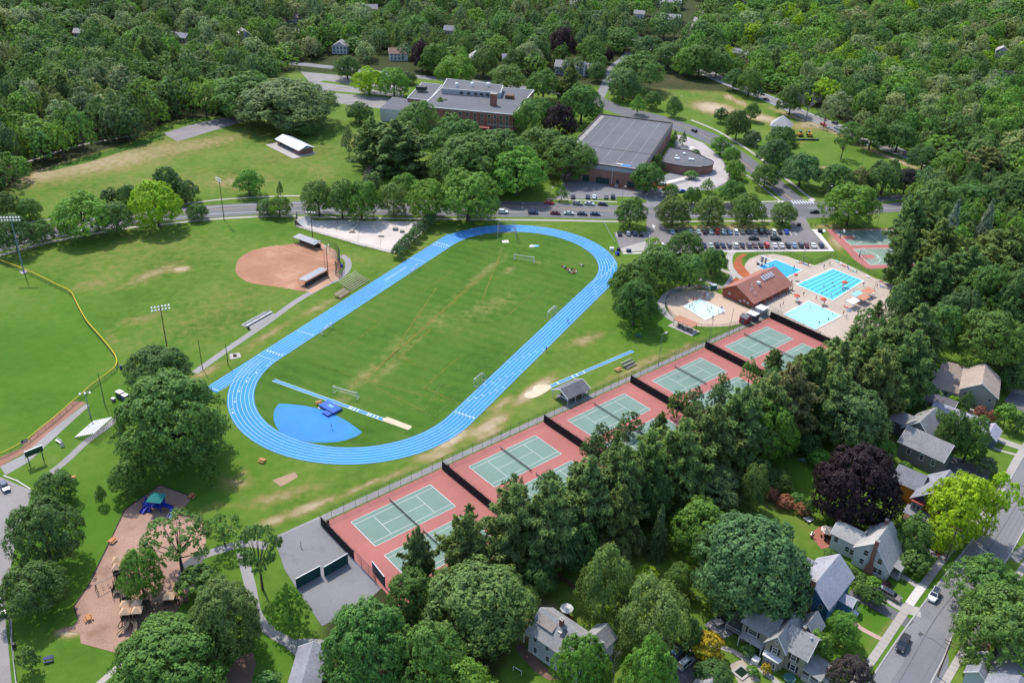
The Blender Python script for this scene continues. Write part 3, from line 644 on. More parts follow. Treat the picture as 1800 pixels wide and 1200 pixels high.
def roofmat(name, c, rough=.85):
    """shingles: short rows with slight tone changes from tab to tab"""
    if name in MATS: return MATS[name]
    m = mat(name, c, rough, .12, 2.2, .25, .13, obj=True); nt = m.node_tree; b = nt.nodes["Principled BSDF"]
    tc = N(nt, "TexCoord"); v = N(nt, "TexVoronoi", i_Scale=2.6); nt.links.new(tc.outputs["Object"], v.inputs["Vector"])
    src = b.inputs["Base Color"].links[0].from_socket; r = ramp(nt, [(0, (.82,.82,.84,1)), (1, (1.15,1.14,1.12,1))]); nt.links.new(v.outputs["Color"], r.inputs[0])
    mx = N(nt, "MixRGB", blend_type='MULTIPLY'); mx.inputs[0].default_value = 1; nt.links.new(src, mx.inputs[1]); nt.links.new(r.outputs[0], mx.inputs[2]); nt.links.new(mx.outputs[0], b.inputs["Base Color"])
    MATS[name] = m; return m
GLASS = mat("window_glass", (.035,.042,.05), .12, .25, .8, .4, .2, spec=.7)
TRIM = mat("trim_white", (.72,.715,.70), .7, .04, 2)
BRICK = brickmat("brick_chimney", (.27,.085,.055), (.22,.07,.05))
BRICKS = brickmat("brick_school", (.33,.095,.06), (.27,.08,.055))
BRICKG = brickmat("brick_gym", (.35,.15,.105), (.29,.125,.09))
RGREY = roofmat("roof_grey", (.30,.295,.29)); RSLATE = roofmat("roof_slate", (.255,.255,.285)); RBEIGE = roofmat("roof_beige", (.40,.32,.265)); RLILAC = roofmat("roof_lilac", (.37,.37,.42)); RPALE = roofmat("roof_pale", (.43,.415,.39)); RBROWN = roofmat("roof_brown", (.24,.155,.115)); RDARK = roofmat("roof_dark", (.155,.15,.165)); RRED = roofmat("roof_red", (.36,.15,.11))
FLATR = mat("flat_roof", (.130,.126,.138), .95, .07, .8, .05, .14, obj=True, stain=((.18,.172,.175), .58, .12))
DARK = mat("dark_metal", (.03,.03,.032), .6, .15, 2); STEEL = mat("steel_grey", (.42,.43,.44), .5, .1, 2, metal=.3); WHITEM = mat("white_metal", (.78,.78,.77), .5, .04, 2)
GREEND = mat("door_green", (.02,.06,.05), .6, .1, 2); WOODB = mat("wood_brown", (.15,.085,.05), .85, .25, 3, obj=True); WOODO = mat("wood_orange", (.50,.215,.075), .75, .15, 3, obj=True)
FN = dict(s=(0,-1), n=(0,1), e=(1,0), w=(-1,0))
class Bld:
    def __init__(s, name, label, o, ang, cat="house", r=None):
        s.o = Vector((o[0], o[1], 0)); s.a = math.radians(ang); s.root = empty(name, s.o, s.a, label, cat)
        HOUSE_AT.append((o[0], o[1], r or 9)); s.W = []
    def P(s, mb, name, m, parent=None): return mb.build(name, m, parent or s.root)
    def wing(s, x0, y0, x1, y1, ze, zr, ax, wm, rm, ov=.45, rx=.5, th=.18, zb=-.3, ze2=None, trim=None):
        """walls with gables and a pitched roof; ax: ridge direction; ze2: lower eave on the far (+) side"""
        ze2 = ze if ze2 is None else ze2; mb = MB()
        if ax == 'y':
            xr = x0+(x1-x0)*rx
            mb.add([(x0,y0,zb),(x1,y0,zb),(x1,y0,ze2),(xr,y0,zr),(x0,y0,ze),(x0,y1,zb),(x1,y1,zb),(x1,y1,ze2),(xr,y1,zr),(x0,y1,ze)],
                   [(0,1,2,3,4),(9,8,7,6,5),(1,6,7,2),(0,4,9,5)])
        else:
            yr = y0+(y1-y0)*rx
            mb.add([(x1,y0,zb),(x1,y1,zb),(x1,y1,ze2),(x1,yr,zr),(x1,y0,ze),(x0,y0,zb),(x0,y1,zb),(x0,y1,ze2),(x0,yr,zr),(x0,y0,ze)],
                   [(0,1,2,3,4),(9,8,7,6,5),(1,6,7,2),(0,4,9,5)])
        s.P(mb, "wall", wm); rb = MB()
        if ax == 'y':
            def ed(xa, za): t = ov/max(abs(xr-xa), .1); return xa+(xa-xr)*t, za+(za-zr)*t
            (xa, za), (xb, zc) = ed(x0, ze), ed(x1, ze2); e = .03
            rb.slab([(xa,y0-ov,za+th),(xr-.01,y0-ov,zr+th),(xr-.01,y1+ov,zr+th),(xa,y1+ov,za+th)], th-e)
            rb.slab([(xr+.01,y0-ov,zr+th),(xb,y0-ov,zc+th),(xb,y1+ov,zc+th),(xr+.01,y1+ov,zr+th)], th-e)
            for yy in (y0-ov-.03, y1+ov+.03):
                rb.tube((xa,yy,za+th*.4),(xr,yy,zr+th*.4),.11,.11,4,1); rb.tube((xr,yy,zr+th*.4),(xb,yy,zc+th*.4),.11,.11,4,1)
        else:
            def ed(ya, za): t = ov/max(abs(yr-ya), .1); return ya+(ya-yr)*t, za+(za-zr)*t
            (ya, za), (yb, zc) = ed(y0, ze), ed(y1, ze2); e = .03
            rb.slab([(x0-ov,ya,za+th),(x1+ov,ya,za+th),(x1+ov,yr-.01,zr+th),(x0-ov,yr-.01,zr+th)], th-e)
            rb.slab([(x0-ov,yr+.01,zr+th),(x1+ov,yr+.01,zr+th),(x1+ov,yb,zc+th),(x0-ov,yb,zc+th)], th-e)
            for xx in (x0-ov-.03, x1+ov+.03):
                rb.tube((xx,ya,za+th*.4),(xx,yr,zr+th*.4),.11,.11,4,1); rb.tube((xx,yr,zr+th*.4),(xx,yb,zc+th*.4),.11,.11,4,1)
        r = s.P(rb, "roof", [rm, trim or TRIM]); s.W.append(r); return r
    def hip(s, x0, y0, x1, y1, ze, zr, wm, rm, ov=.5, zb=-.3):
        mb = MB(); mb.prism([(x0,y0),(x1,y0),(x1,y1),(x0,y1)], zb, ze); s.P(mb, "wall", wm)
        a, b, c, d = x0-ov, y0-ov, x1+ov, y1+ov; k = min(c-a, d-b)/2; rb = MB(); z = ze-.15
        if c-a >= d-b: r0, r1 = (a+k, (b+d)/2, zr), (c-k-.01, (b+d)/2, zr)
        else: r0, r1 = ((a+c)/2, b+k, zr), ((a+c)/2, d-k-.01, zr)
        if c-a >= d-b: rb.add([(a,b,z),(c,b,z),(c,d,z),(a,d,z),r0,r1], [(0,1,5,4),(1,2,5),(2,3,4,5),(3,0,4),(3,2,1,0)])
        else: rb.add([(a,b,z),(c,b,z),(c,d,z),(a,d,z),r0,r1], [(0,1,4),(1,2,5,4),(2,3,5),(3,0,4,5),(3,2,1,0)])
        s.P(rb, "roof", rm)
    def box(s, name, c, d, m, rz=0, parent=None): return s.P(MB().box(c, d, rz), name, m, parent)
    def win(s, face, x, y, z, w=.95, h=1.45, shut=None, fm=None):
        nx, ny = FN[face]; tx, ty = -ny, nx; f = MB(); t = .09; fm = fm or TRIM
        def bx(mb, du, dz, sw, sh, pr, dp): mb.box((x+tx*du+nx*pr, y+ty*du+ny*pr, z+dz), (abs(tx)*sw+abs(nx)*dp, abs(ty)*sw+abs(ny)*dp, sh))
        bx(f, 0, h/2+t/2, w+2*t, t, .03, .14); bx(f, 0, -h/2-t/2, w+2*t+.1, t, .05, .18); bx(f, -w/2-t/2, 0, t, h, .03, .14); bx(f, w/2+t/2, 0, t, h, .03, .14); bx(f, 0, 0, w, .05, .02, .07)
        o = s.P(f, "window", fm); g = MB(); bx(g, 0, 0, w, h, 0, .05); s.P(g, "pane", GLASS, o)
        if shut:
            for k in (-1, 1):
                q = MB(); bx(q, k*(w/2+.36), 0, .4, h+.15, .04, .08); s.P(q, "shutter", shut)
        return o
    def chim(s, x, y, z0, z1, w=.7, d=.6, m=None, foot=None):
        mb = MB(); 
        if foot: mb.box((x, y, (foot[1]+z0)/2), (foot[0], d, foot[1]-z0)); mb.add([(x-foot[0]/2,y-d/2,foot[1]),(x+foot[0]/2,y-d/2,foot[1]),(x+foot[0]/2,y+d/2,foot[1]),(x-foot[0]/2,y+d/2,foot[1]),(x-w/2,y-d/2,foot[1]+1),(x+w/2,y-d/2,foot[1]+1),(x+w/2,y+d/2,foot[1]+1),(x-w/2,y+d/2,foot[1]+1)], [(0,1,5,4),(1,2,6,5),(2,3,7,6),(3,0,4,7)]); z0 = foot[1]+.9
        mb.box((x, y, (z0+z1)/2), (w, d, z1-z0)); c = s.P(mb, "chimney", m or BRICK)
        k = MB(); k.box((x, y, z1+.06), (w+.16, d+.16, .12)); k.tube((x-.12, y, z1+.12), (x-.12, y, z1+.4), .1, .09, 8); k.tube((x+.15, y, z1+.12), (x+.15, y, z1+.34), .1, .09, 8)
        s.P(k, "chimney_cap", CONC, c)
    def flat(s, pts, z, rm, th=.15, nm="roof"):
        mb = MB(); mb.slab([(p[0], p[1], p[2] if len(p) > 2 else z) for p in pts], th); return s.P(mb, nm, rm)
    def posts(s, pts, z0, z1, r=.09, m=None, nm="post"):
        for p in pts: s.P(MB().box((p[0], p[1], (z0+z1)/2), (r*2, r*2, z1-z0)), nm, m or TRIM)
    def steps(s, x, y, dx, dy, n, w, z=1.0, m=None):
        for i in range(n):
            h = z*(n-i)/(n+1); s.P(MB().box((x+dx*(.3*i+.15), y+dy*(.3*i+.15), h/2), (abs(dx)*.3+abs(dy)*w+.001, abs(dy)*.3+abs(dx)*w+.001, h)), "step", m or CONC)
    def rail(s, pts, z, h=.9, m=None):
        mb = MB()
        for a, b in zip(pts[:-1], pts[1:]):
            a, b = Vector((*a, z)), Vector((*b, z)); L = (b-a).length; up = Vector((0, 0, 1))
            mb.tube(a+up*h, b+up*h, .05, .05, 4); mb.tube(a+up*.12, b+up*.12, .04, .04, 4)
            for i in range(int(L/.3)+1): p = a.lerp(b, i*.3/L); mb.tube(p+up*.1, p+up*h, .025, .025, 4)
        s.P(mb, "railing", m or TRIM)
def LP(px, py, z=0): return G(px, py, z)
# ---- white house with the brick chimney
WW = wallmat("clapboard_white", (.66,.655,.62), 4)
h = Bld("house", "white gabled house with a tall outside brick chimney", LP(1495,990), -39.5)
h.wing(0,0,8.4,9.6,5.4,8.8,'y',WW,RPALE,.4,.46,ze2=3.3); h.wing(-6.2,1.6,-.05,7.2,4.6,6.7,'x',WW,RPALE,.35)
h.wing(-.9,2.6,1.2,5.0,5.0,6.4,'x',WW,RPALE,.2)
h.chim(4.3,-.33,0,9.9,.85,.62,foot=(1.9,2.0))
for x, z in ((2.6,5.0),(2.2,2.2),(6.0,4.5),(6.6,1.7),(5.6,1.7)): h.win('s',x,0,z)
for x, z in ((-5.0,3.4),(-2.0,2.2),(-.9,2.0)): h.win('s',x,1.6,z)
h.win('e',8.4,2,1.7); h.win('w',-6.2,4.4,2.4)
h.flat([(8.3,2.2,3.3),(10.6,2.2,2.75),(10.6,9.2,2.75),(8.3,9.2,3.3)],0,RGREY); h.posts([(10.4,2.5),(10.4,4.6),(10.4,6.8),(10.4,9.0)],0,2.6); h.box("porch_floor",(9.5,5.7,.25),(2.2,7,.5),CONC); h.box("door",(8.45,5.6,1.5),(.1,1.0,2.1),mat("door_red",(.22,.03,.035),.6)); h.steps(10.6,4,1,0,3,1.4,.5)
h.chim(3.0,9.0,7.5,9.6,.6,.6)
# ---- olive house with black shutters
OW = wallmat("clapboard_olive", (.31,.29,.23), 4); OG = wallmat("gable_bluegrey", (.27,.31,.35), 4)
h = Bld("house", "olive clapboard house with black shutters and a grey cross gable roof", LP(1408,1191), -39)
h.wing(-4.9,0,0,7.2,5.4,8.2,'x',OW,RGREY,.4); h.wing(-8.2,-1.0,-4.0,7.9,5.45,8.35,'y',OW,RGREY,.4); h.wing(-14.2,.5,-8.0,8.2,5.3,7.4,'x',OW,RGREY,.35); h.wing(-5.2,7.0,-1.2,11.2,5.2,7.6,'y',OW,RGREY,.35)
SH = mat("shutter_black", (.022,.024,.026), .6)
for x, y, z in ((-2.4,0,4.1),(-2.1,0,1.5),(-6.1,-1.0,4.2)): h.win('s',x,y,z,1.0,1.45,SH)
h.win('s',-11.8,.5,4.0,1.9,1.3,SH); h.win('s',-6.1,-1.02,6.6,.5,.6); h.win('e',0,3.5,4.1,.9,1.4,SH); h.win('e',0,5.6,4.1,.9,1.4)
h.P(MB().prism([(-7.7,-2.3),(-4.6,-2.3),(-4.3,-1.0),(-8.0,-1.0)],-.2,2.7),"bay_wall",OW); h.P(MB().prism([(-7.9,-2.5),(-4.4,-2.5),(-4.1,-.95),(-8.2,-.95)],2.72,2.95),"bay_roof",TRIM); h.win('s',-6.6,-2.3,1.4,.9,1.3); h.win('s',-5.2,-2.3,1.4,.5,1.3)
h.flat([(-13.9,-1.2,2.6),(-8.6,-1.2,2.6),(-8.6,.5,2.95),(-13.9,.5,2.95)],0,RGREY); h.posts([(-13.8,-1.1),(-11.2,-1.1),(-8.8,-1.1)],0,2.6); h.steps(-10.2,-1.3,0,-1,4,1.5,.9,TRIM); h.box("bulkhead_door",(-8.9,-2.6,.5),(1.5,1.6,1.0),WHITEM)
h.box("deck",(-16.1,3.4,1.0),(3.8,5.4,.18),mat("deck_grey",(.20,.195,.19),.9)); h.posts([(-17.8,.9),(-17.8,5.9),(-14.5,.9)],0,.95); h.rail([(-14.4,.75),(-17.9,.75),(-17.9,6.0),(-14.4,6.0)],1.1); 
h.P(MB().prism([(.02,-.4),(3.6,-.4),(3.6,4.6),(.02,4.6)],0,.8),"porch_floor",CONC); h.flat([(0,-.8,3.3),(4.0,-.8,2.75),(4.0,5.0,2.75),(0,5.0,3.3)],0,RGREY); h.posts([(3.5,-.3),(3.5,1.4),(3.5,3.0),(3.5,4.5),(1.6,-.3)],.8,2.7); h.rail([(.1,-.3),(3.5,-.3),(3.5,1.2)],.8,.8); h.steps(3.6,3.0,1,0,4,1.6,.8,TRIM); h.rail([(3.7,2.2),(5.0,2.2)],.3,.8)
h.chim(-2.9,4.2,6.8,9.0,.5,.5)
for x, y, z in ((-8.0,5.4,7.6),(-.9,3.2,8.0)): h.P(MB().tube((x,y,z-.6),(x,y,z+.25),.22,.22,10).dome((x,y,z+.25),.34,.2),"roof_vent",STEEL)
# ---- blue house
BW = wallmat("clapboard_blue", (.075,.20,.34), 4)
h = Bld("house", "blue clapboard house with lilac grey roof and broad red brick chimney", LP(1448,1096), -40)
h.wing(-8.2,0,0,12.6,4.9,8.7,'y',BW,RLILAC,.45); h.wing(-12.4,1.0,-8.1,5.4,3.0,5.0,'y',BW,RLILAC,.35); h.wing(-12.8,8,-8.1,12.4,3.8,5.9,'x',BW,RLILAC,.35)
h.chim(-4.3,-.34,0,10.2,1.15,.66,foot=(2.3,1.8)); h.win('s',-1.6,0,4.0,.8,1.2); h.win('s',-1.6,0,1.4,.8,1.3); h.win('s',-6.6,0,1.6); h.win('s',-10.2,1.0,1.6,.9,1.2)
h.wing(.05,6.2,3.0,9.0,2.7,3.7,'x',BW,RLILAC,.3); h.posts([(3.4,6.2),(3.4,9.0)],0,2.6); h.steps(3.3,7.6,1,0,4,1.5,.8,TRIM); h.rail([(3.4,8.6),(4.6,8.6)],.3,.8); h.win('e',0,2.6,3.0); h.win('e',0,4.6,3.0); h.win('w',-12.4,3,1.6)
for x, y in ((-6.0,9.8),(-2.6,10.6)): h.P(MB().tube((x,y,6.6),(x,y,7.5),.06,.06,6),"vent_pipe",STEEL)
# ---- white house with the dormer (bottom centre)
SW = wallmat("clapboard_bluewhite", (.50,.535,.58), 4)
h = Bld("house", "white three window tall house with grey roof, dormer and skylights", LP(928,1143), -40.5)
h.wing(0,0,12.4,8.0,5.8,8.9,'x',SW,RGREY,.45); h.wing(8.6,7.9,13.2,11.6,4.6,6.6,'y',SW,RGREY,.4)
h.P(MB().add([(.9,1.7,6.3),(4.4,1.7,6.3),(4.4,1.7,7.6),(.9,1.7,7.6),(.9,4.3,8.8),(4.4,4.3,8.8)],[(0,1,2,3),(1,5,2),(0,3,4)]),"dormer_wall",SW); h.flat([(.6,1.35,7.6),(4.7,1.35,7.6),(4.7,4.5,9.1),(.6,4.5,9.1)],0,roofmat("roof_taupe",(.27,.235,.21)),.16,"dormer_roof")
for x in (1.5,2.4,3.3): h.win('s',x,1.7,7.0,.6,.6,fm=DARK)
h.chim(5.3,3.6,7.2,10.2,.75,.75); h.P(MB().box((5.9,2.5,7.75),(.9,.5,.5)),"chimney_saddle",CONCW)
for i, x in enumerate((6.8,9.6,11.0)):
    f = MB(); y0, y1 = (1.9,3.3); z = lambda y: 5.8+3.1*y/4+.24
    f.slab([(x-.5,y0,z(y0)),(x+.5,y0,z(y0)),(x+.5,y1,z(y1)),(x-.5,y1,z(y1))],.1); o = h.P(f,"skylight",DARK); g = MB().slab([(x-.36,y0+.15,z(y0+.15)+.02),(x+.36,y0+.15,z(y0+.15)+.02),(x+.36,y1-.15,z(y1-.15)+.02),(x-.36,y1-.15,z(y1-.15)+.02)],.03); h.P(g,"pane",mat("skylight_glass",(.5,.5,.56),.15,.1,spec=.8) if i else GLASS,o)
for x in (1.7,4.9,8.3): h.win('s',x,0,4.6,.85,1.35)
for x in (1.9,5.2,8.6,10.8): h.win('s',x,0,1.7,.85,1.45)
for x in (2.1,8.4): h.win('s',x,0,.15,.8,.4)
h.flat([(-2.2,1,2.5),(0,1,2.9),(0,3.4,2.9),(-2.2,3.4,2.5)],0,WHITEM,.12,"awning"); h.posts([(-2.1,1.1),(-2.1,3.3)],0,2.4)
# ---- grey shingled house
GW = wallmat("shingle_grey", (.20,.185,.18), 5)
h = Bld("house", "dark grey shingled house with white windows and big grey roof", LP(1574,801), -44)
h.wing(0,0,12,8.6,4.9,8.2,'x',GW,RGREY,.4); h.wing(-2.5,7,5.8,17,5.2,9.2,'y',GW,RGREY,.4); h.wing(-9,10,-2.4,15.5,4.2,6.4,'x',GW,RGREY,.4)
for x in (3.0,6.6,9.8): h.win('s',x,0,3.2,1.0,1.6)
h.win('w',0,2.6,4.6,1.5,1.4); h.win('w',0,6.2,2.2); h.win('s',-6,10,2.4); h.win('s',-.6,7.0,4,1.2,1.3)
h.P(MB().tube((9.5,6.2,6.2),(9.5,6.2,7.8),.07,.07,6),"vent_pipe",DARK)
# ---- orange and purple house
h = Bld("house", "orange house with purple gable and grey porch roof beside the copper beech", LP(1594,905), -40)
PO = wallmat("wall_orange", (.56,.255,.045), 4); PU = wallmat("gable_purple", (.085,.075,.20), 4); REDT = mat("trim_red", (.36,.075,.075), .7)
h.wing(0,0,8.2,12,5.9,9.6,'y',PO,RSLATE,.55,trim=RSLATE); h.wing(-6.5,4.5,-.05,11,5.4,8.2,'x',PO,RSLATE,.45,trim=RSLATE)
h.P(MB().add([(.25,-.03,5.95),(7.95,-.03,5.95),(4.1,-.03,9.3),(.25,-.16,5.95),(7.95,-.16,5.95),(4.1,-.16,9.3)],[(3,4,5),(0,3,5,2),(1,2,5,4),(0,1,4,3)]),"gable_panel",PU)
h.box("belt_course",(4.1,-.12,5.75),(8.3,.3,.28),REDT); h.win('s',3.4,-.16,6.9,.7,1.1); h.win('s',5.0,-.16,6.9,.7,1.1); h.P(MB().tube((4.1,-.2,8.35),(4.1,-.1,8.35),.33,.33,12),"gable_medallion",REDT)
h.win('s',5.9,0,4.4,.8,1.4); h.P(MB().prism([(.4,-1.2),(2.9,-1.2),(3.2,0),(.1,0)],2.9,5.5),"bay_wall",wallmat("bay_grey",(.36,.37,.38),4)); h.P(MB().prism([(.2,-1.4),(3.1,-1.4),(3.4,0),(-.1,0)],5.52,5.72),"bay_roof",REDT); h.win('s',1.2,-1.2,4.3,.7,1.3); h.win('s',2.2,-1.2,4.3,.7,1.3)
h.flat([(-.6,-3.2,2.7),(9.0,-3.2,2.7),(9.0,0,3.4),(-.6,0,3.4)],0,RSLATE,.18,"porch_roof"); h.posts([(-.3,-3),(2,-3),(4.3,-3),(6.6,-3),(8.7,-3)],0,2.6,.1,WOODB); h.box("porch_floor",(4.2,-1.6,.35),(9.2,3.1,.7),WOODB); h.rail([(-.3,-3),(8.7,-3)],.7,.8,WOODB)
h.chim(5.6,7,8.2,10.6,.9,.8)
# ---- beige roofed houses by the drive
BG = wallmat("clapboard_greige", (.40,.385,.35), 4)
h = Bld("house", "greige gabled house with beige shingle roof by the asphalt drive", LP(1727,722), -27)
h.wing(-7.6,0,2.6,13,5.6,9.0,'y',BG,RBEIGE,.45); h.wing(-15.5,5.5,-7.5,12,3.2,5.6,'x',BG,RBEIGE,.4); h.wing(-15.2,1.6,-7.55,5.6,2.8,4.2,'x',BG,RBEIGE,.3)
h.win('s',.8,0,4.2,.7,1.1); h.win('s',-1.3,0,1.3,.8,.9); h.win('s',-6,0,4.2,.7,1.2); h.win('s',-11,1.6,1.6,1.1,1.2); h.win('e',2.6,4,1.6); h.win('e',2.6,9,1.6); h.P(MB().box((2.62,6.4,1.2),(.1,2.6,2.3)),"garage_door",TRIM)
for x, y in ((-10.5,3.2),(-9.3,3.2)): h.P(MB().box((x,y,3.75),(.8,1.0,.15)),"skylight",DARK)
h = Bld("house", "small greige cottage with beige roof, french windows and a brick chimney", LP(1650,668), -27)
h.wing(0,0,9.2,6.6,3.4,5.4,'x',BG,RBEIGE,.4); h.chim(9.0,.4,0,5.6,1.0,.8)
for x in (1.4,2.4,3.4,5.6,6.6): h.win('s',x,0,1.7,.75,1.9)
# ---- low blue house
LB = wallmat("clapboard_slateblue", (.14,.17,.26), 4)
h = Bld("house", "low slate blue house with lilac grey roof between trees", LP(1724,778), -38)
h.wing(-15,0,-1,8,3.2,5.4,'x',LB,RLILAC,.5); h.wing(-1,-.6,3.4,5.4,2.9,4.4,'y',LB,RLILAC,.35); h.chim(-5.5,4.5,4.6,6.6,.9,.7); h.win('s',1.2,-.6,1.5,1.2,1.3); h.win('s',-4,0,1.7); h.win('e',3.4,2.4,1.5,1.4,1.3)
h = Bld("garage", "small dark roofed garage behind the low slate blue house", LP(1622,716), -38, "garage", 5)
h.wing(0,0,8,6,2.6,4.2,'x',GW,RDARK,.35); h.box("door",(8.03,3,1.2),(.1,2.4,2.2),TRIM)
# ---- yellow house at the right edge
YW = wallmat("wall_yellow", (.55,.39,.15), 4)
h = Bld("house", "yellow house with white bay windows cut by the right picture edge", LP(1785,672), -27)
h.wing(0,0,11,11,6.0,8.6,'x',YW,RSLATE,.5); h.P(MB().prism([(-1.3,1.2),(0,.4),(0,5),(-1.3,4.2)],0,5.6),"bay_wall",wallmat("bay_grey",())); h.P(MB().prism([(-1.6,1.0),(.0,0),(.0,5.4),(-1.6,4.4)],5.62,5.85),"bay_roof",RSLATE)
for z in (1.6,4.2): h.win('w',-1.3,2.0,z,.8,1.4); h.win('w',-1.3,3.4,z,.8,1.4)
h.win('s',2.6,0,4.4); h.win('s',2.6,0,1.6)
h.wing(-9,4,-1.4,9,2.6,3.9,'x',wallmat("clapboard_taupe",(.27,.225,.185),4),RBROWN,.4)
# ---- roofs cut by the bottom edge
h = Bld("house", "slate grey pitched roof cut by the bottom edge beside the grey path", LP(505,1240), 0, r=5)
h.wing(0,0,5.6,11.5,2.9,4.4,'y',wallmat("wall_greyblue",(.28,.30,.34),3),RSLATE,.4); h.win('w',0,5,1.6)
h.P(MB().tube((3.9,9.2,3.6),(3.9,9.2,4.5),.07,.07,6),"vent_pipe",WHITEM)
h = Bld("house", "pale grey roofed house cut by the lower right corner", LP(1725,1222), -38)
h.wing(0,0,9.5,12,4.2,6.6,'y',SW,RSLATE,.45); h.wing(-4,1,-.05,7,3.2,4.8,'y',SW,RSLATE,.4); h.win('w',-4,4,1.6)
h = Bld("garage", "grey double roofed shed cut by the bottom edge beside parked cars", LP(1205,1232), -38, "garage", 4)
h.wing(0,0,5.2,6,2.6,4.0,'y',SW,RGREY,.35); h.wing(5.3,.4,9.4,5.5,2.6,3.8,'y',SW,RLILAC,.35); h.box("door",(2.6,-.03,1.2),(2.6,.08,2.1),TRIM)
# ---- pool house
h = Bld("pool_house", "red brick pool house with red gabled roof and a row of skylights", LP(1269,519), -45.5, "pool house", 12)
WT = wallmat("wood_rust", (.42,.13,.075), 2)
h.wing(0,0,13.4,24.5,3.0,6.4,'y',WT,RRED,.9,.42,ze2=2.5,trim=RBROWN)
for i in range(5): h.P(MB().slab([(6.6,13.2+i*1.55,6.25),(8.7,13.2+i*1.55,5.4),(8.7,14.3+i*1.55,5.4),(6.6,14.3+i*1.55,6.25)],.12),"skylight",mat("skylight_pale",(.42,.40,.42),.3))
h.P(MB().box((8.6,9.5,5.5),(1.1,1.1,1.0)),"roof_vent",WHITEM)
for x, y, z in ((8.2,5.6,5.5),(9.4,4.2,4.9),(9.6,3.0,4.8),(11.4,3.4,4.2)): h.P(MB().tube((x,y,z-.6),(x,y,z+.5),.16,.16,8),"vent_pipe",WHITEM)
h.P(MB().box((12.3,24.4+.05,1.2),(1.6,.1,2.0)),"door",DARK)
for y in (2,4,5.2,6.4,9,14,17.5): h.P(MB().box((13.43,y,1.2),(.08,.8,1.6)),"window",GLASS)
h.posts([(14.8,.5),(14.8,5.5),(14.8,10.5),(14.8,15.5),(14.8,20.5),(14.8,24.3)],0,2.2,.12,WT)
for x, z in ((3.0,2.0),(9.6,1.5),(11.2,1.2),(8.0,.8)): h.P(MB().box((x,-.05,z),(.9,.1,.6)),"vent_panel",WHITEM)
# ---- sports pavilion by the long jump
h = Bld("pavilion", "open sided pavilion with dark slate gable roof on white posts", LP(999,711), 43, "pavilion", 6)
h.flat([(-1.0,-.6,2.5),(8.6,-.6,2.5),(8.6,2.9,4.3),(-1.0,2.9,4.3)],0,RDARK,.16); h.flat([(-1.0,2.92,4.3),(8.6,2.92,4.3),(8.6,6.4,2.5),(-1.0,6.4,2.5)],0,RDARK,.16)
for x in (-1.05, 8.65): h.P(MB().tube((x,-.7,2.45),(x,2.9,4.25),.13,.13,4).tube((x,2.9,4.25),(x,6.5,2.45),.13,.13,4).tube((x,-.5,2.4),(x,6.3,2.4),.1,.1,4),"gable_truss",TRIM)
h.posts([(x, y) for x in (-.7,2.6,5.6,8.3) for y in (-.3,6.1)],0,2.45,.09)
for y in (1.2,4.6): h.P(MB().box((4,y,.72),(5,.8,.08)).box((4,y-.75,.42),(5,.3,.06)).box((4,y+.75,.42),(5,.3,.06)).box((2,y,.35),(.1,1.4,.7)).box((6,y,.35),(.1,1.4,.7)),"table",WOODB)
# ---- white roofed shed on the field
h = Bld("field_shelter", "white metal roofed brick shelter on the mown field", LP(488,254), -46.5, "shelter", 9)
MR = mat("metal_roof_pale", (.66,.67,.70), .45, .05, 1.5, .3, .05, obj=True)
h.flat([(-1,-.9,2.7),(23,-.9,2.7),(23,3.9,4.6),(-1,3.9,4.6)],0,MR,.14); h.flat([(-1,3.92,4.6),(23,3.92,4.6),(23,8.7,2.7),(-1,8.7,2.7)],0,MR,.14)
h.P(MB().box((1.0,.2,1.3),(2.4,.4,2.6)).box((21.8,3.9,1.35),(.4,7.4,2.7)).box((19,.2,.8),(5.5,.35,1.6)).box((11,7.6,1.3),(22,.35,2.6)).box((-.1,3.9,1.35),(.35,7.4,2.7)),"wall",BRICKG); h.P(MB().add([(22.0,.2,2.75),(22.0,7.6,2.75),(22.0,3.9,4.4)],[(0,1,2)]).add([(-.3,.2,2.75),(-.3,3.9,4.4),(-.3,7.6,2.75)],[(0,1,2)]),"gable_panel",mat("panel_aqua",(.42,.52,.53),.7))
h.posts([(6,0),(10,0),(14,0)],0,2.6,.12,BRICKG); h.box("slab",(11,1.5,.06),(28,14,.12),CONC)
# ---- gymnasium
A, Bq = LP(980,279,9.2), LP(1127,300,9.2); D = LP(1177,216,9.2); ga = math.degrees(math.atan2(Bq.y-A.y, Bq.x-A.x)); gw = (Bq-A).length
_u = (Bq-A).normalized(); gd = abs((D-Bq).dot(Vector((-_u.y,_u.x,0))))
h = Bld("gymnasium", "flat roofed brick gymnasium with dark green doors", A, ga, "gymnasium", 40)
gy = gd
h.P(MB().prism([(0,0),(gw,0),(gw,gy),(0,gy)],-.3,9.0,0,1),"wall",[BRICKG,FLATR])
h.P(MB().box((gw/2,.25,9.2),(gw,.6,.7)).box((gw/2,gy-.25,9.2),(gw,.6,.7)).box((.25,gy/2,9.2),(.6,gy-1.2,.7)).box((gw-.25,gy/2,9.2),(.6,gy-1.2,.7)),"parapet",mat("parapet_brown",(.10,.075,.065),.8))
h.P(MB().box((gw/2,-.08,8.0),(gw+.1,.2,2.0)),"fascia_band",mat("fascia_grey",(.36,.35,.36),.7,.08,1,obj=True)); h.P(MB().box((gw+.08,gy*.5,8.2),(.2,gy,1.6)),"fascia_band",mat("fascia_grey",()))
h.P(MB().box((gw/2,1.6,9.03),(gw-1.4,2.2,.1)),"roof_apron",mat("roof_apron",(.34,.315,.29),.9,.12,.6,.1,.15,obj=True,stain=((.20,.19,.19),.52,.2))); h.P(MB().box((1.8,gy/2,9.035),(2.6,gy-6,.1)),"roof_apron",mat("roof_apron",()))
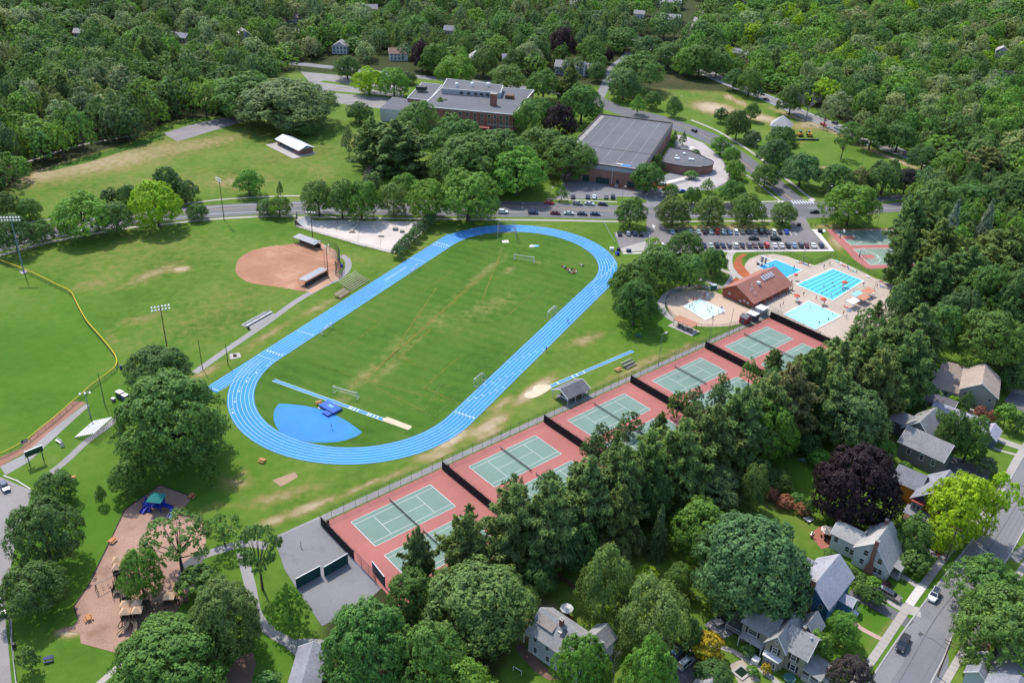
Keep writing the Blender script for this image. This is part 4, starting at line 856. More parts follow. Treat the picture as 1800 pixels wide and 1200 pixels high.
h.P(MB().box((gw/2,gy*.31,9.06),(gw-1.4,.35,.12)),"roof_seam",mat("parapet_brown",()))
for i in range(1,6): h.P(MB().box((gw*i/6,gy/2+3,9.03),(.25,gy-8,.06)),"roof_seam",mat("seam_pale",(.27,.26,.265),.9))
h.P(MB().box((gw*.80,4.6,9.12),(5,2.6,.14)),"blue_tarpaulin",mat("tarp_blue",(.06,.22,.62),.6)); h.P(MB().box((gw*.72,5.4,9.1),(3.2,2.2,.2)),"roof_patch",CONC)
for f in (.42,.55,.58): h.P(MB().tube((gw*f,6+f*4,9),(gw*f,6+f*4,9.7),.18,.18,8),"roof_vent",WHITEM)
for f, w in ((.36,3.2),(.52,3.2),(.60,3.2),(.74,1.3),(.90,3.6)): h.P(MB().box((gw*f,-.06,1.5),(w,.14,3.0)),"door",GREEND)
for f in (.31,.67,.985): h.P(MB().tube((gw*f,-.16,0),(gw*f,-.16,8.8),.12,.12,6),"downpipe",TRIM)
h.box("transformer_cabinet",(gw*.745,-2.2,.7),(1.6,1.0,1.4),CONC); h.box("step_slab",(gw*.84,-1.6,.08),(9,2.4,.16),BRICKP)
# round annex
O = LP(1180,302); h = Bld("annex", "low curved annex with a dark flat roof beside the gym", O, ga, "annex", 10)
pts = [(-6,0),(6,-2),(14,0)]+[(14+5.5*math.sin(t), 7-7*math.cos(t)+2) for t in [i*math.pi/14 for i in range(1,14)]]+[(13,19),(4,26),(-6,26)]
h.P(MB().prism(pts,-.2,4.2,0,1),"wall",[BRICKG,FLATR]); _n = len(pts)
h.P(MB().path([(*p,4.35) for p in pts]+[(*pts[0],4.35)],.3,4),"parapet",mat("parapet_dark",(.075,.06,.065),.8))
for x, y, sx, sy in ((1,8,2.6,1.6),(8,10,2.8,1.6),(3,18,1.4,1.6),(0,12,1.2,1.0)): h.P(MB().box((x,y,4.6),(sx,sy,.9)),"roof_unit",WHITEM)
for x in (-3,0,3): h.win('s',x,-.6-x*.17,1.6,1.4,1.2)
# ---- brick school
a0 = LP(742,187,10.5); a1 = LP(903,201.5,10.5); ga = math.degrees(math.atan2(a1.y-a0.y, a1.x-a0.x)); sw = (a1-a0).length; u_ = (a1-a0).normalized(); v_ = Vector((-u_.y,u_.x,0))
h = Bld("school", "brick school with grey stepped flat roofs and a brick chimney", a0, ga, "school", 30)
fr = lambda px, py, z=10.5: (lambda q: ((q-a0).dot(u_), (q-a0).dot(v_)))(LP(px, py, z))
x0 = 0; X1 = sw; dd = fr(930,158)[1]
h.P(MB().prism([(0,0),(X1,0),(X1+2,dd),(0,dd)],-.3,10.3,0,1),"wall",[BRICKS,FLATR])
h.P(MB().path([(0,0,10.4),(X1,0,10.4),(X1+2,dd,10.4),(0,dd,10.4),(0,0,10.4)],.32,4),"parapet",TRIM)
P0, P1, P2, P3 = fr(776,158,12.5), fr(880,166,12.5), fr(884,153,12.5), fr(786,141,12.5)
h.P(MB().prism([P0,P1,P2,P3],10.3,13.2,2,1,0),"roof_storey",[mat("school_grey",(.42,.43,.44),.8,.06,1,obj=True),FLATR,FLATR]); h.P(MB().path([(*q,13.3) for q in (P0,P1,P2,P3,P0)],.25,4),"parapet",TRIM)
_d = Vector((P1[0]-P0[0],P1[1]-P0[1],0)); 
for f in (.34,.46,.58,.68,.78): q = Vector((*P0,11.6))+_d*f; h.P(MB().box((q.x,q.y-.1,11.6),(2.0,.5,1.3),math.atan2(_d.y,_d.x)),"window",GLASS)
Q = [fr(716,169),fr(754,173),fr(777,146),fr(742,142)]
h.P(MB().prism(Q,-.3,9.2,0,1),"wall",[BRICKS,FLATR]); h.P(MB().path([(*q,9.3) for q in Q+Q[:1]],.25,4),"parapet",TRIM)
Q = [fr(668,188,8),fr(742,196,8),fr(752,176,8),fr(690,168,8)]; h.P(MB().prism(Q,-.3,7.2,0,1),"wall",[wallmat("school_white",(.55,.54,.52)),FLATR])
q = fr(868,184,10.5); h.chim(q[0],q[1]-1,10.3,17,3.6,2.6,BRICKS)
q = fr(741,153,12); h.box("roof_unit",(q[0],q[1],11.3),(6,4,2.2),DARK)
q = fr(896,171,11); h.box("roof_unit",(q[0],q[1],11.3),(5,3.5,2.0),WOODB)
for px in (803,830,858): q = fr(px,150,14); h.P(MB().tube((q[0],q[1],13.2),(q[0],q[1],15),.8,.8,8).dome((q[0],q[1],15),1.1,.6),"roof_vent",WHITEM)
for k, f in enumerate((.34,.42,.5,.58,.66,.735,.80,.865,.93)):
    for z in (8.2,5.2,2.0): h.win('s',X1*f,0,z,1.5,1.9)
h.P(MB().box((X1*.86,-.06,3.6),(X1*.28,.14,.5)),"belt_course",CONC); h.box("entrance_canopy",(X1*.7,-3,3),(6,5,.3),mat("canopy_red",(.45,.12,.09),.7))
# ---- far houses among the trees
def far_house(px, py, w, d, ang, wc, rc, ze, zr, label, extra=None, chim=None, axis='x'):
    o = LP(px, py); h = Bld("house", label, o, ang, r=8); _c0 = Vector((o.x+w*.5, o.y, 0)); _t0 = (-_c0).normalized(); [HOUSE_AT.append(((_c0+_t0*q)[0], (_c0+_t0*q)[1], rr)) for q, rr in ((10, 7), (20, 5.5), (31, 4.5), (42, 3.5))]
    wm = wallmat("wall_"+wc[0], wc[1], 3); h.wing(0,0,w,d,ze,zr,axis,wm,rc,.5)
    if extra: h.wing(*extra,wm,rc,.4)
    for x in np.arange(1.6, w-1, 2.6):
        for z in ((1.6,4.4) if ze > 4.5 else (1.6,)): h.win('s',float(x),0,z,1.1,1.5)
    if chim: h.chim(chim[0],chim[1],0,zr+1.2,1.1,.9,chim[2])
WHT = ("white",(.60,.60,.58)); GRY = ("grey",(.33,.34,.35)); TAN = ("tan",(.46,.40,.33)); CREAM = ("cream",(.60,.56,.46))
far_house(975,131,17,11,-8,GRY,RGREY,5.6,8.8,"grey house behind the school with a wide white chimney",(17.1,1.5,28,10,5.4,8.2,'x'),(20.5,1.1,WHITEM))
far_house(826,118,11,9,12,WHT,RPALE,6,9.5,"white gabled house behind the school roof",axis='y')
far_house(884,112,15,9,6,TAN,RSLATE,3.4,6,"low slate roofed house right of the white gabled house")
far_house(685,107,13,10,10,WHT,RBROWN,5,8,"white house with brown roof behind the school car park")
far_house(1150,44,22,12,-12,GRY,RGREY,6,9.5,"large grey house beside a cleared building plot at the top",(3,12.1,16,22,6,9.5,'y'))
far_house(1152,16,24,12,-10,TAN,RGREY,7,11,"tall shingled house at the top edge above the cleared plot",(4,-5,12,-.1,6,9,'y'))
far_house(1114,33,9,8,-10,WHT,RGREY,4.5,7,"small white house left of the cleared plot")
far_house(1002,14,14,9,0,WHT,RPALE,4,6.5,"pale roofed house near the top edge above the purple tree")
far_house(1300,8,14,10,20,CREAM,RPALE,6,9,"cream house at the top edge left of the right wood",axis='y')
far_house(1286,100,12,8,-30,TAN,RSLATE,3.5,6,"brown house half hidden above the far diagonal road")
far_house(1742,139,26,11,-6,WHT,RGREY,3.6,6,"long white house with grey roof in the right wood",None,(20,6,BRICK))
far_house(1748,100,10,9,-20,WHT,RPALE,5,8.5,"white gabled house higher up in the right wood",axis='y')
far_house(1580,7,36,14,0,TAN,RBEIGE,6,9,"large beige house at the top edge over a sunlit lawn")
far_house(418,74,10,9,25,WHT,RPALE,5,8.5,"white gabled house among trees above the left wood",axis='y')
far_house(292,72,16,9,-12,TAN,RSLATE,3.4,6,"grey roofed house among trees in the upper left wood")
far_house(503,42,13,9,10,CREAM,RBEIGE,5,8,"beige roofed house high in the trees left of centre")
far_house(505,66,12,9,-20,TAN,RPALE,3.6,6.2,"pale roofed low house under the beige roofed one")
far_house(584,95,11,10,0,WHT,RGREY,5.4,8.6,"white house beside a dark spruce left of the school street",axis='y')
far_house(130,66,9,7,0,WHT,RPALE,3.5,6,"tiny white house front glimpsed in the far left wood")
far_house(640,24,12,9,15,WHT,RGREY,4,7,"grey roofed white house high above the school car park")
far_house(780,62,12,9,-10,TAN,RSLATE,4,7,"slate roofed house in the gardens above the school")
# park pavilion with pyramid roof
O = LP(1372,229); h = Bld("park_pavilion", "white park pavilion with a weathered pyramid roof", O, -20, "pavilion", 9)
h.P(MB().prism([(-5,-5),(5,-5),(5,5),(-5,5)],-.2,3.4),"wall",wallmat("wall_white",(.6,.6,.58),3)); h.P(MB().add([(-6.2,-6.2,3.3),(6.2,-6.2,3.3),(6.2,6.2,3.3),(-6.2,6.2,3.3),(0,0,9)],[(0,1,4),(1,2,4),(2,3,4),(3,0,4),(3,2,1,0)]),"roof",RPALE)
for x in (-3,0,3): h.win('s',x,-5,1.7,1.2,1.6)
# ============================================================ POOLS
DECK = mat("pool_deck", (.46,.375,.30), .9, .07, 1.0, .12, .10, stain=((.33,.29,.25), .57, .15))
DECKT = mat("pool_deck_tan", (.52,.385,.285), .9, .06, 1.0, .1, .08)
deck = area("pool_deck", [(1310,464),(1317,455),(1335,448),(1360,446),(1385,451),(1405,459),(1432,466.5),(1441,463),(1461,454.7),(1480,461),(1510,475),(1540,490),(1572,501),(1600,515),(1560,566),(1500,605),(1455,620),(1352,550),(1332,556),(1318,545),(1320,541),(1300,512),(1299,490),(1306,478)], .05, DECK)
kid = area("paddling_deck", [(1171,537),(1173,526),(1183,517),(1200,511),(1222,508.5),(1248,511),(1268,518),(1320,544),(1332,556),(1312,567),(1282,573),(1242,574.5),(1210,570.5),(1185,559)], .055, DECKT, sm=2)
strip("path", smooth(GP([(1262,508),(1235,504),(1200,506),(1178,514),(1165,527),(1162,540),(1172,553),(1192,567)]), 5), -1.4, 1.4, .045, CONC)
def water(name, c, wave=.6):
    m = bpy.data.materials.new(name); m.use_nodes = True; nt = m.node_tree; b = nt.nodes["Principled BSDF"]; L = nt.links.new
    b.inputs["Roughness"].default_value = .12; b.inputs["Specular IOR Level"].default_value = .35
    pos = N(nt, "NewGeometry").outputs["Position"]; n = N(nt, "TexNoise", i_Scale=1.4, i_Detail=3.0); L(pos, n.inputs["Vector"]); r = ramp(nt, [(.35, c4(c, .88*K)), (.65, c4(c, 1.1*K))]); L(n.outputs[0], r.inputs[0]); L(r.outputs[0], b.inputs["Base Color"])
    bp = N(nt, "Bump", i_Strength=.25, i_Distance=.06); L(n.outputs[0], bp.inputs["Height"]); L(bp.outputs[0], b.inputs["Normal"]); return m
COPE = mat("pool_coping", (.68,.66,.63), .8, .05, 1)
def pool(label, px, c, lanes=0, cope=.55):
    P = GP(px); ctr = sum(P, Vector())/len(P); root = empty("swimming_pool", (ctr.x, ctr.y, 0)); tag(root, label, "swimming pool", "outdoor swimming pools")
    L = [p-Vector((ctr.x, ctr.y, 0)) for p in P]; n = len(L); O = []
    a = sum(L[i].x*L[(i+1)%n].y-L[(i+1)%n].x*L[i].y for i in range(n)); sgn = -1 if a > 0 else 1
    for i in range(n):
        d0 = (L[i]-L[i-1]).normalized(); d1 = (L[(i+1)%n]-L[i]).normalized(); nn = (Vector((-d0.y, d0.x, 0))+Vector((-d1.y, d1.x, 0))).normalized()*sgn
        O.append(L[i]+nn*cope/max(.5, nn.dot(Vector((-d1.y, d1.x, 0))*sgn)))
    mb = MB()
    for i in range(n):
        j = (i+1) % n; mb.add([(*L[i][:2], .2), (*L[j][:2], .2), (*O[j][:2], .2), (*O[i][:2], .2), (*L[i][:2], .06), (*L[j][:2], .06), (*O[j][:2], .04), (*O[i][:2], .04)], [(0,3,2,1) if sgn > 0 else (0,1,2,3), (0,1,5,4), (2,3,7,6)])
    mb.build("coping", COPE, root); sheet("water", L, .12, c, None, root)
    if lanes:
        for i in range(lanes):
            f = (i+.75)/(lanes+.5); s0 = L[0].lerp(L[3], f); s1 = L[1].lerp(L[2], f); a, b = s0.lerp(s1, .05), s0.lerp(s1, .95)
            strip("lane_stripe", [a, b], -.14, .14, .135, mat("lane_navy", (.015,.05,.14), .6), None, root); d = (b-a).normalized()
            for q in (a, b): strip("lane_stripe", [q-Vector((-d.y, d.x, 0))*.6, q+Vector((-d.y, d.x, 0))*.6], -.14, .14, .136, mat("lane_navy", ()), None, root)
        e0, e1 = L[1].lerp(L[2], .03), L[1].lerp(L[2], .97)
    return root
pool("deep blue diving pool behind the pool house", [(1333,469),(1364,457.5),(1408,475.5),(1378,490)], water("water_deep", (.012,.36,.66)))
pool("turquoise lap pool with dark lane stripes", [(1401,500.7),(1464,473.3),(1516.7,494),(1463,528)], water("water_lap", (.085,.57,.66)), 7)
pool("pale turquoise shallow pool beside the last windscreen", [(1379,553),(1421.7,530.5),(1476.7,555.5),(1431.7,579)], water("water_shallow", (.33,.74,.74)))
pool("small almost white paddling pool in the round deck", [(1203,539),(1230,526.5),(1272.5,546.7),(1240,561.7)], water("water_pale", (.60,.80,.78)))
area("mulch_bed", [(1306,446),(1296,452),(1288.7,462.7),(1289,470),(1294.7,477),(1303,486),(1312,489),(1320,483),(1311,473),(1303,462),(1304,454),(1313,447.5)], .06, MULCHR)
area("mulch_bed", [(1292,489),(1302,491.5),(1285,500),(1283,497)], .06, MULCHR)
strip("path", smooth(GP([(1292,440),(1284,447),(1281.5,459),(1285,471),(1293,482),(1306,490)]), 5), -1.3, 1.3, .045, CONC)
strip("path", smooth(GP([(1264,472.5),(1287,483),(1284,493),(1276,504)]), 4), -1.1, 1.1, .046, CONC)
strip("path", smooth(GP([(1228,489),(1248,497),(1270,506)]), 4), -1.1, 1.1, .044, PATHM)
# diving boards
def place(name, label, cat, px, py, rz=0, group=None, z=0): p = G(px, py); return empty(name, (p.x, p.y, z), rz, label, cat, group)
for (px, py, hh, lab) in ((1344,464.5,3.0,"tall diving tower with white board over the deep pool"),(1338,467.5,1.2,"low diving board beside the tall diving tower")):
    t = place("diving_board", lab, "diving board", px, py, math.radians(-46)); 
    MB().box((.6,0,hh),(5.4,.6,.12)).build("board", WHITEM, t); MB().box((-1.4,.45,hh/2),(.5,.25,hh)).box((-1.4,-.45,hh/2),(.5,.25,hh)).box((.2,0,hh/2),(.4,.9,hh)).build("pier", CONC, t)
    m_ = MB()
    for s in (-.45,.45): m_.tube((-2.2,s,hh+.9),(.6,s,hh+.9),.04,.04,5).tube((-2.2,s,0),(-2.2,s,hh+.9),.04,.04,5).tube((.6,s,hh),(.6,s,hh+.9),.04,.04,5)
    for k in range(int(hh/.3)): m_.tube((-2.2,-.45,.3*k+.2),(-2.2,.45,.3*k+.2),.03,.03,4)
    m_.build("ladder", STEEL, t)
def umbrella(px, py, label, col, r=1.5, hh=2.3, chair=True, group=None):
    t = place("parasol", label, "parasol", px, py, random.random(), group); mb = MB(); n = 8
    mb.add([(r*math.cos(i*math.pi/4), r*math.sin(i*math.pi/4), hh-.05) for i in range(n)]+[(r*.55*math.cos(i*math.pi/4), r*.55*math.sin(i*math.pi/4), hh+.32) for i in range(n)]+[(0,0,hh+.55)], [(i,(i+1)%n,n+(i+1)%n,n+i) for i in range(n)]+[(n+i,n+(i+1)%n,2*n) for i in range(n)])
    mb.add([(r*math.cos(i*math.pi/4), r*math.sin(i*math.pi/4), hh-.05) for i in range(n)]+[(r*math.cos(i*math.pi/4), r*math.sin(i*math.pi/4), hh-.25) for i in range(n)], [(i,(i+1)%n,n+(i+1)%n,n+i) for i in range(n)])
    mb.build("canopy", col, t); MB().tube((0,0,0),(0,0,hh+.6),.035,.03,6).build("pole", WHITEM, t); return t
PRED = mat("parasol_red", (.62,.10,.06), .8, .08, 2); PCRM = mat("parasol_cream", (.66,.56,.46), .85, .05, 2); PWHT = mat("parasol_white", (.74,.73,.70), .85, .05, 2)
def guard_chair(px, py, label):
    t = place("lifeguard_chair", label, "lifeguard chair", px, py, random.random()); mb = MB()
    for x in (-.4,.4):
        for y in (-.4,.4): mb.tube((x*1.3,y*1.3,0),(x,y,1.6),.04,.04,5)
    for z in (.4,.8,1.2): mb.tube((-.5,-.5,z),(.5,-.5,z),.03,.03,4)
    mb.build("frame", WHITEM, t); MB().box((0,0,1.62),(.8,.8,.08)).box((0,.4,2.0),(.8,.08,.7)).build("seat", WHITEM, t)
for a in ((1483,505,"red parasol beside the lap pool's near corner"),(1399,529,"red parasol on the deck left of the shallow pool"),(1397,492,"small red parasol by the diving pool's corner"),(1445,535,"red parasol on the far edge of the shallow pool")): umbrella(*a, PRED, 1.25 if "small" not in a[2] else .9)
for a in ((1481,509,"lifeguard chair at the lap pool's near corner"),(1401,533,"lifeguard chair under the parasol left of the shallow pool"),(1268,549,"lifeguard chair beside the paddling pool"),(1243,526,"white chair frame behind the paddling pool")): guard_chair(*a)
# sun loungers and towels along the fence
LOUNG = None
def lounger(px, py, rz, label, c):
    global LOUNG
    if LOUNG is None:
        t = place("sun_lounger", label, "sun lounger", px, py, rz, "sun loungers on the pool deck"); MB().box((0,0,.34),(.65,1.3,.07)).box((0,.9,.52),(.65,.75,.07),0,0,('X',.6)).build("bed", mat("sling", (1,1,1), .8, .05, 3, tint=True), t)
        m_ = MB()
        for x in (-.28,.28):
            for y in (-.6,.55): m_.box((x,y,.17),(.05,.05,.34))
        m_.build("frame", WHITEM, t); LOUNG = t; t.children[0].color = c4(c); return
    p = G(px, py); d = dup(LOUNG, (p.x, p.y, 0), rz, label)
    for k in d.children:
        if k.name.startswith("bed"): k.color = c4(c)
LC = [(.7,.7,.7),(.55,.16,.12),(.1,.22,.45),(.65,.55,.4),(.25,.5,.5)]
for i, (a, b, w) in enumerate([(1403,461,"by the curved hedge, nearest the parasol stand"),(1409,463,"second along the curved hedge"),(1416,465.5,"third along the curved hedge"),(1423,467.5,"fourth along the curved hedge"),(1472,461,"just past the fence corner"),(1480,465,"second past the fence corner"),(1484,468,"third past the fence corner"),(1494,474,"first in the row behind the lap pool"),(1498,476,"second in the row behind the lap pool"),(1502,478,"third in the row behind the lap pool"),(1525,487,"alone near the right lamp post"),(1549,495,"at the deck's far right end"),(1551,505,"below the right lamp post"),(1535,517,"beside the awnings, upper"),(1528,521,"beside the awnings, lower"),(1498,535,"left of the blue towels"),(1488,541,"near the shallow pool's right corner"),(1493,547,"below the shallow pool's right corner"),(1395,516,"at the pool house end")]):
    lounger(a, b, random.uniform(.4, 1.4), "sun lounger "+w, LC[i % 5])
for a, b, lab, c in ((1505,527,"turquoise shade awning on the pool deck edge",(.30,.58,.58)),(1515,532,"salmon shade awning beside the turquoise one",(.55,.24,.15)),(1497,539,"pale shade awning nearest the shallow pool",(.66,.66,.66)),(1524,521,"salmon shade awning beneath the pines",(.55,.24,.15))):
    t = place("shade_awning", lab, "awning", a, b, math.radians(42)); MB().slab([(-2.6,-1.5,2.3),(2.6,-1.5,2.3),(2.6,1.5,2.7),(-2.6,1.5,2.7)],.06).build("canopy", mat("awning_%d" % (a), c, .85, .05, 2), t)
    for x in (-2.5,2.5):
        for y in (-1.4,1.4): MB().tube((x,y,0),(x,y,2.5),.04,.04,5).build("post", WHITEM, t)
# shade roof and shed group by the paddling pool
t = place("shade_shelter", "tan roofed picnic shelter beside the paddling deck fence", "shelter", 1203, 577, math.radians(-43))
MB().slab([(-4,-1.6,2.5),(4,-1.6,2.5),(4,1.8,3.1),(-4,1.8,3.1)],.12).build("roof", mat("shelter_roof", (.46,.215,.135), .85, .1, 1, obj=True), t)
for x in (-3.7,0,3.7):
    for y in (-1.3,1.5): MB().box((x,y,1.3),(.14,.14,2.6)).build("post", WOODB, t)
MB().box((0,-.4,.05),(10,5,.1)).build("slab", CONC, t)
for x in (-2.2,2.2): MB().box((x,0,.72),(1.6,.8,.07)).box((x,-.75,.44),(1.6,.3,.06)).box((x,.75,.44),(1.6,.3,.06)).box((x,0,.35),(.2,1.2,.7)).build("table", WOODB, t)
def shed(px, py, lab, sx, sy, sz, wc, rc, rz=-46, roofk=1):
    t = place("shed", lab, "shed", px, py, math.radians(rz)); MB().box((0,0,sz/2),(sx,sy,sz)).build("wall", wc, t)
    if roofk: MB().slab([(-sx/2-.2,-sy/2-.2,sz+.1),(sx/2+.2,-sy/2-.2,sz+.1),(sx/2+.2,0,sz+.9),(-sx/2-.2,0,sz+.9)],.08).slab([(-sx/2-.2,.01,sz+.9),(sx/2+.2,.01,sz+.9),(sx/2+.2,sy/2+.2,sz+.1),(-sx/2-.2,sy/2+.2,sz+.1)],.08).build("roof", rc, t)
    else: MB().box((0,0,sz+.08),(sx+.2,sy+.2,.14)).build("roof", rc, t)
    MB().box((0,-sy/2-.03,sz*.42),(sx*.4,.06,sz*.8)).build("door", rc, t)
shed(1309,567,"bright red shed behind the pool house",2.8,3.2,2.4,mat("shed_red",(.42,.03,.025),.8,.1,2),RDARK)
shed(1322,561,"dark grey shed with pale roof beside the red shed",3.4,3.0,2.3,mat("shed_dark",(.09,.09,.11),.8,.1,2),WHITEM,-46,0)
shed(1337,552,"white flat roofed storage box at the windscreen corner",3.2,3.6,2.6,mat("shed_pale",(.48,.46,.43),.8,.1,2),WHITEM,-46,0)
# ============================================================ FENCES
WIREM = mat("fence_wire", (.075,.08,.08), .7, .1, 2); POSTM = mat("fence_post", (.05,.052,.05), .6, .1, 2); GALV = mat("fence_galvanised", (.30,.31,.31), .5, .1, 2); GRNF = mat("fence_green", (.03,.10,.07), .6, .1, 2)
def fence(label, pts, hh, m=None, sp=3.0, wire=None, step=.28, rail=True, name="chain_link_fence", top=None, topr=.035, closed=False):
    """posts one by one, a top rail, and the wire as real crossing strands"""
    P = [Vector((p[0], p[1], 0)) for p in pts]
    if closed: P.append(P[0])
    root = empty(name, P[0], 0, label, "fence"); O = P[0]; m = m or POSTM; wire = wire or WIREM
    seg = [(b-a).length for a, b in zip(P[:-1], P[1:])]; tot = sum(seg); n = max(1, round(tot/sp))
    def at(s):
        for a, b, l in zip(P[:-1], P[1:], seg):
            if s <= l+1e-6: return a.lerp(b, min(1, s/l)) - O
            s -= l
        return P[-1]-O
    pm = MB().tube((0,0,0),(0,0,hh+.05),.04,.04,5).dome((0,0,hh+.05),.05,.05,5,2).mesh("post", m)
    for i in range(n+1): link("post", pm, root, at(tot*i/n))
    if rail: MB().path([q-O+Vector((0,0,hh)) for q in P], topr, 6 if top else 4).build("top_rail", top or m, root)
    w = MB(); k = int(tot/step)
    for i in range(k):
        a, b = at(i*step), at(min(tot, i*step+hh*.9))
        w.add([a+Vector((0,0,.03)), a+Vector((.022,0,.03)), b+Vector((.022,0,hh)), b+Vector((0,0,hh))], [(0,1,2,3)])
        w.add([b+Vector((0,.012,.03)), b+Vector((.022,.012,.03)), a+Vector((.022,.012,hh)), a+Vector((0,.012,hh))], [(0,1,2,3)])
    o = w.build("wire_mesh", wire, root); o["kind"] = "stuff"; return root
def wood_fence(label, P, hh=1.7):
    o = P[0].copy(); r = empty("garden_fence", o, 0, label, "fence"); pm = MB().box((0,0,hh/2),(.11,.11,hh)).mesh("post", WOODB); b_ = MB()
    for a, b in zip(P[:-1], P[1:]):
        L_ = (b-a).length; d = (b-a).normalized(); n = max(1, round(L_/2.2)); an = math.atan2(d.y, d.x)
        for i in range(n+1): link("post", pm, r, a.lerp(b, i/n)-o, an)
        for i in range(int(L_/.16)): q = a+d*(i*.16+.08)-o; b_.box((q.x, q.y, hh/2+random.uniform(-.02,.02)), (.14,.025,hh-.12), an)
        for z in (.4, hh-.4): q = a.lerp(b,.5)-o; b_.box((q.x,q.y,z),(L_,.06,.08),an)
    k = b_.build("boards", WOODB, r); k["kind"] = "stuff"
# tennis fence along the path, gate posts and windscreens
fence("long dark chain link fence between the path and the tennis courts", [TL(-6.1,-4.1), TL(174.7,-4.1)], 3.2, None, 3.35)
fence("chain link fence closing the lower end of the first tennis court", [TL(-6.15,11.8), TL(-6.15,21)], 3.2, mat("fence_rust", (.20,.08,.06), .8), 3.0)
SCR = mat("windscreen_black", (.012,.012,.013), .85, .15, 1.5, .3, .1)
for k, lab in enumerate(("black windscreen between the asphalt court and the first tennis court","black windscreen between the first and second tennis courts","black windscreen between the second and third tennis courts","black windscreen between the third and fourth tennis courts","black windscreen between the fourth and fifth tennis courts","black windscreen between the fifth tennis court and the pools")):
    a = -6.15 if k == 0 else k*CDD-6.16; b0, b1 = -3.4, (11.6 if k == 0 else 27); O = TL(a, b0); r = empty("windscreen", O, math.atan2(CV.y, CV.x), lab, "windscreen"); r["group"] = "windscreens between the tennis courts"
    n = 5 if k == 0 else 9; w_ = (b1-b0)/n; pm = MB().box((w_/2, 0, 1.36), (w_-.012, .05, 2.62)).mesh("panel", SCR); pp = MB().tube((0,0,0),(0,0,3.2),.05,.05,6).mesh("post", POSTM); tg = MB().box((0,.0,.0),(.3,.08,.3)).mesh("vent_flap", PWHT)
    for i in range(n):
        link("panel", pm, r, (i*w_, 0, 0)); link("vent_flap", tg, r, (i*w_+w_*.5, .02, 1.0+.25*(i % 2)))
    for i in range(n+1): link("post", pp, r, (i*w_, 0, 0))
    MB().tube((0,0,3.15),(b1-b0,0,3.15),.035,.035,4).build("top_rail", POSTM, r)
    bi = TL(a+1.6, -2.9); q = empty("litter_bin", bi, 0, "black litter bin in the corner of the %s tennis court" % ["first","second","third","fourth","fifth","last"][k] if k < 5 else "black litter bin by the pool sheds", "litter bin", "bins by the tennis fence"); MB().tube((0,0,0),(0,0,.95),.30,.36,10).build("drum", DARK, q); MB().dome((0,0,.95),.36,.16,10,2).build("lid", DARK, q)
NETM = mat("net_black", (.02,.025,.022), .9); NTAPE = mat("net_tape", (.6,.6,.58), .8)
for k in range(5):
    for j, b in enumerate((0, 14.66)):
        O = TL(k*CDD+11.885, b-.9); r = empty("tennis_net", O, math.atan2(CV.y, CV.x), "net of the %s tennis court, %s" % (["first","second","third","fourth","fifth"][k], "upper half by the path fence" if j == 0 else "lower half beneath the pines"), "tennis net", "tennis nets"); L_ = 12.8
        for x in (0, L_): MB().tube((x,0,0),(x,0,1.12),.05,.05,6).build("post", POSTM, r)
        m_ = MB()
        for i in range(int(L_/.11)): m_.box((i*.11,0,.5),(.03,.02,.94))
        for z in (.1,.3,.5,.7,.88): m_.box((L_/2,0,z),(L_,.022,.035))
        m_.build("mesh", NETM, r); MB().box((L_/2,0,.98),(L_,.05,.09)).build("tape", NTAPE, r)
TEAL = mat("wall_teal", (.012,.075,.085), .7, .08, 1)
for a, b, lab in (((522,1034),(564,1011),"dark teal practice wall, left of the pair on the asphalt court"),((571,1013),(612,989),"dark teal practice wall, right of the pair on the asphalt court"),((655,1003),(676,1030),"dark teal practice wall at the tennis court corner")):
    A, Bq = G(*a), G(*b); L_ = (Bq-A).length; r = empty("practice_wall", A, math.atan2(Bq.y-A.y, Bq.x-A.x), lab, "practice wall")
    n = 3; pm = MB().box((L_/n/2,0,1.45),(L_/n-.03,.14,2.9)).mesh("panel", TEAL)
    for i in range(n): link("panel", pm, r, (L_/n*i,0,0))
    MB().box((L_/2,0,2.95),(L_+.1,.2,.1)).build("cap", TRIM, r)
    for x in (0.05, L_-.05): MB().box((x,.12,1.4),(.14,.14,2.8)).build("post", POSTM, r)
# other fences
fence("black railings round the paddling deck", smooth(GP([(1320,557),(1300,570),(1265,577),(1228,576),(1195,566),(1177,552),(1170,538),(1172,525),(1184,515),(1205,509.5),(1232,507.5),(1262,513)]), 4), 1.6, POSTM, 2.6)
fence("green fence round the swimming pool terrace", GP([(1308,458),(1318,452),(1336,446.5),(1360,444),(1386,449),(1408,457),(1433,464),(1442,461),(1461,452.5),(1484,460),(1512,473),(1541,487),(1573,499)]), 1.9, GRNF, 3.0, GRNF)
fence("fence between the fifth windscreen and the shallow pool", GP([(1352,548),(1440,594)]), 2.6, GALV, 4)
fence("low fence along the near side of the skate park", GP([(520,399),(560,412),(620,429),(660,440),(690,446)]), 1.3, GALV, 3)
fence("tall fence at the skate park's narrow end", GP([(520,399),(523,384)]), 3.5, POSTM, 3)
YELP = mat("rail_cap_yellow", (.70,.52,.02), .6, .06, 2)
fence("yellow capped outfield fence curving across the lawn", smooth(GP([(-40,446),(0,462),(38,476),(70,490),(100,505),(124,517),(135,536),(152,567),(176,595),(196,619),(205,634),(205,648),(190,662),(160,684),(143,700),(127,713),(100,737),(70,761),(45,781),(10,800),(-20,810),(-90,836)]), 4), 1.35, POSTM, 3.0, WIREM, .28, True, "outfield_fence", YELP, .13)
fence("white post and rail line beside the track's far bend", GP([(1061,392),(1070,410),(1081,428)]), .8, TRIM, 3, None, 9, name="rail_fence")
fence("low fence beside the left car park kerb", GP([(17,1085),(22,1140),(30,1200)]), 1.0, GALV, 3)
wood_fence("dark wooden garden fence on the back lawn", GP([(975,1010),(1000,1030),(1028,1050)]))
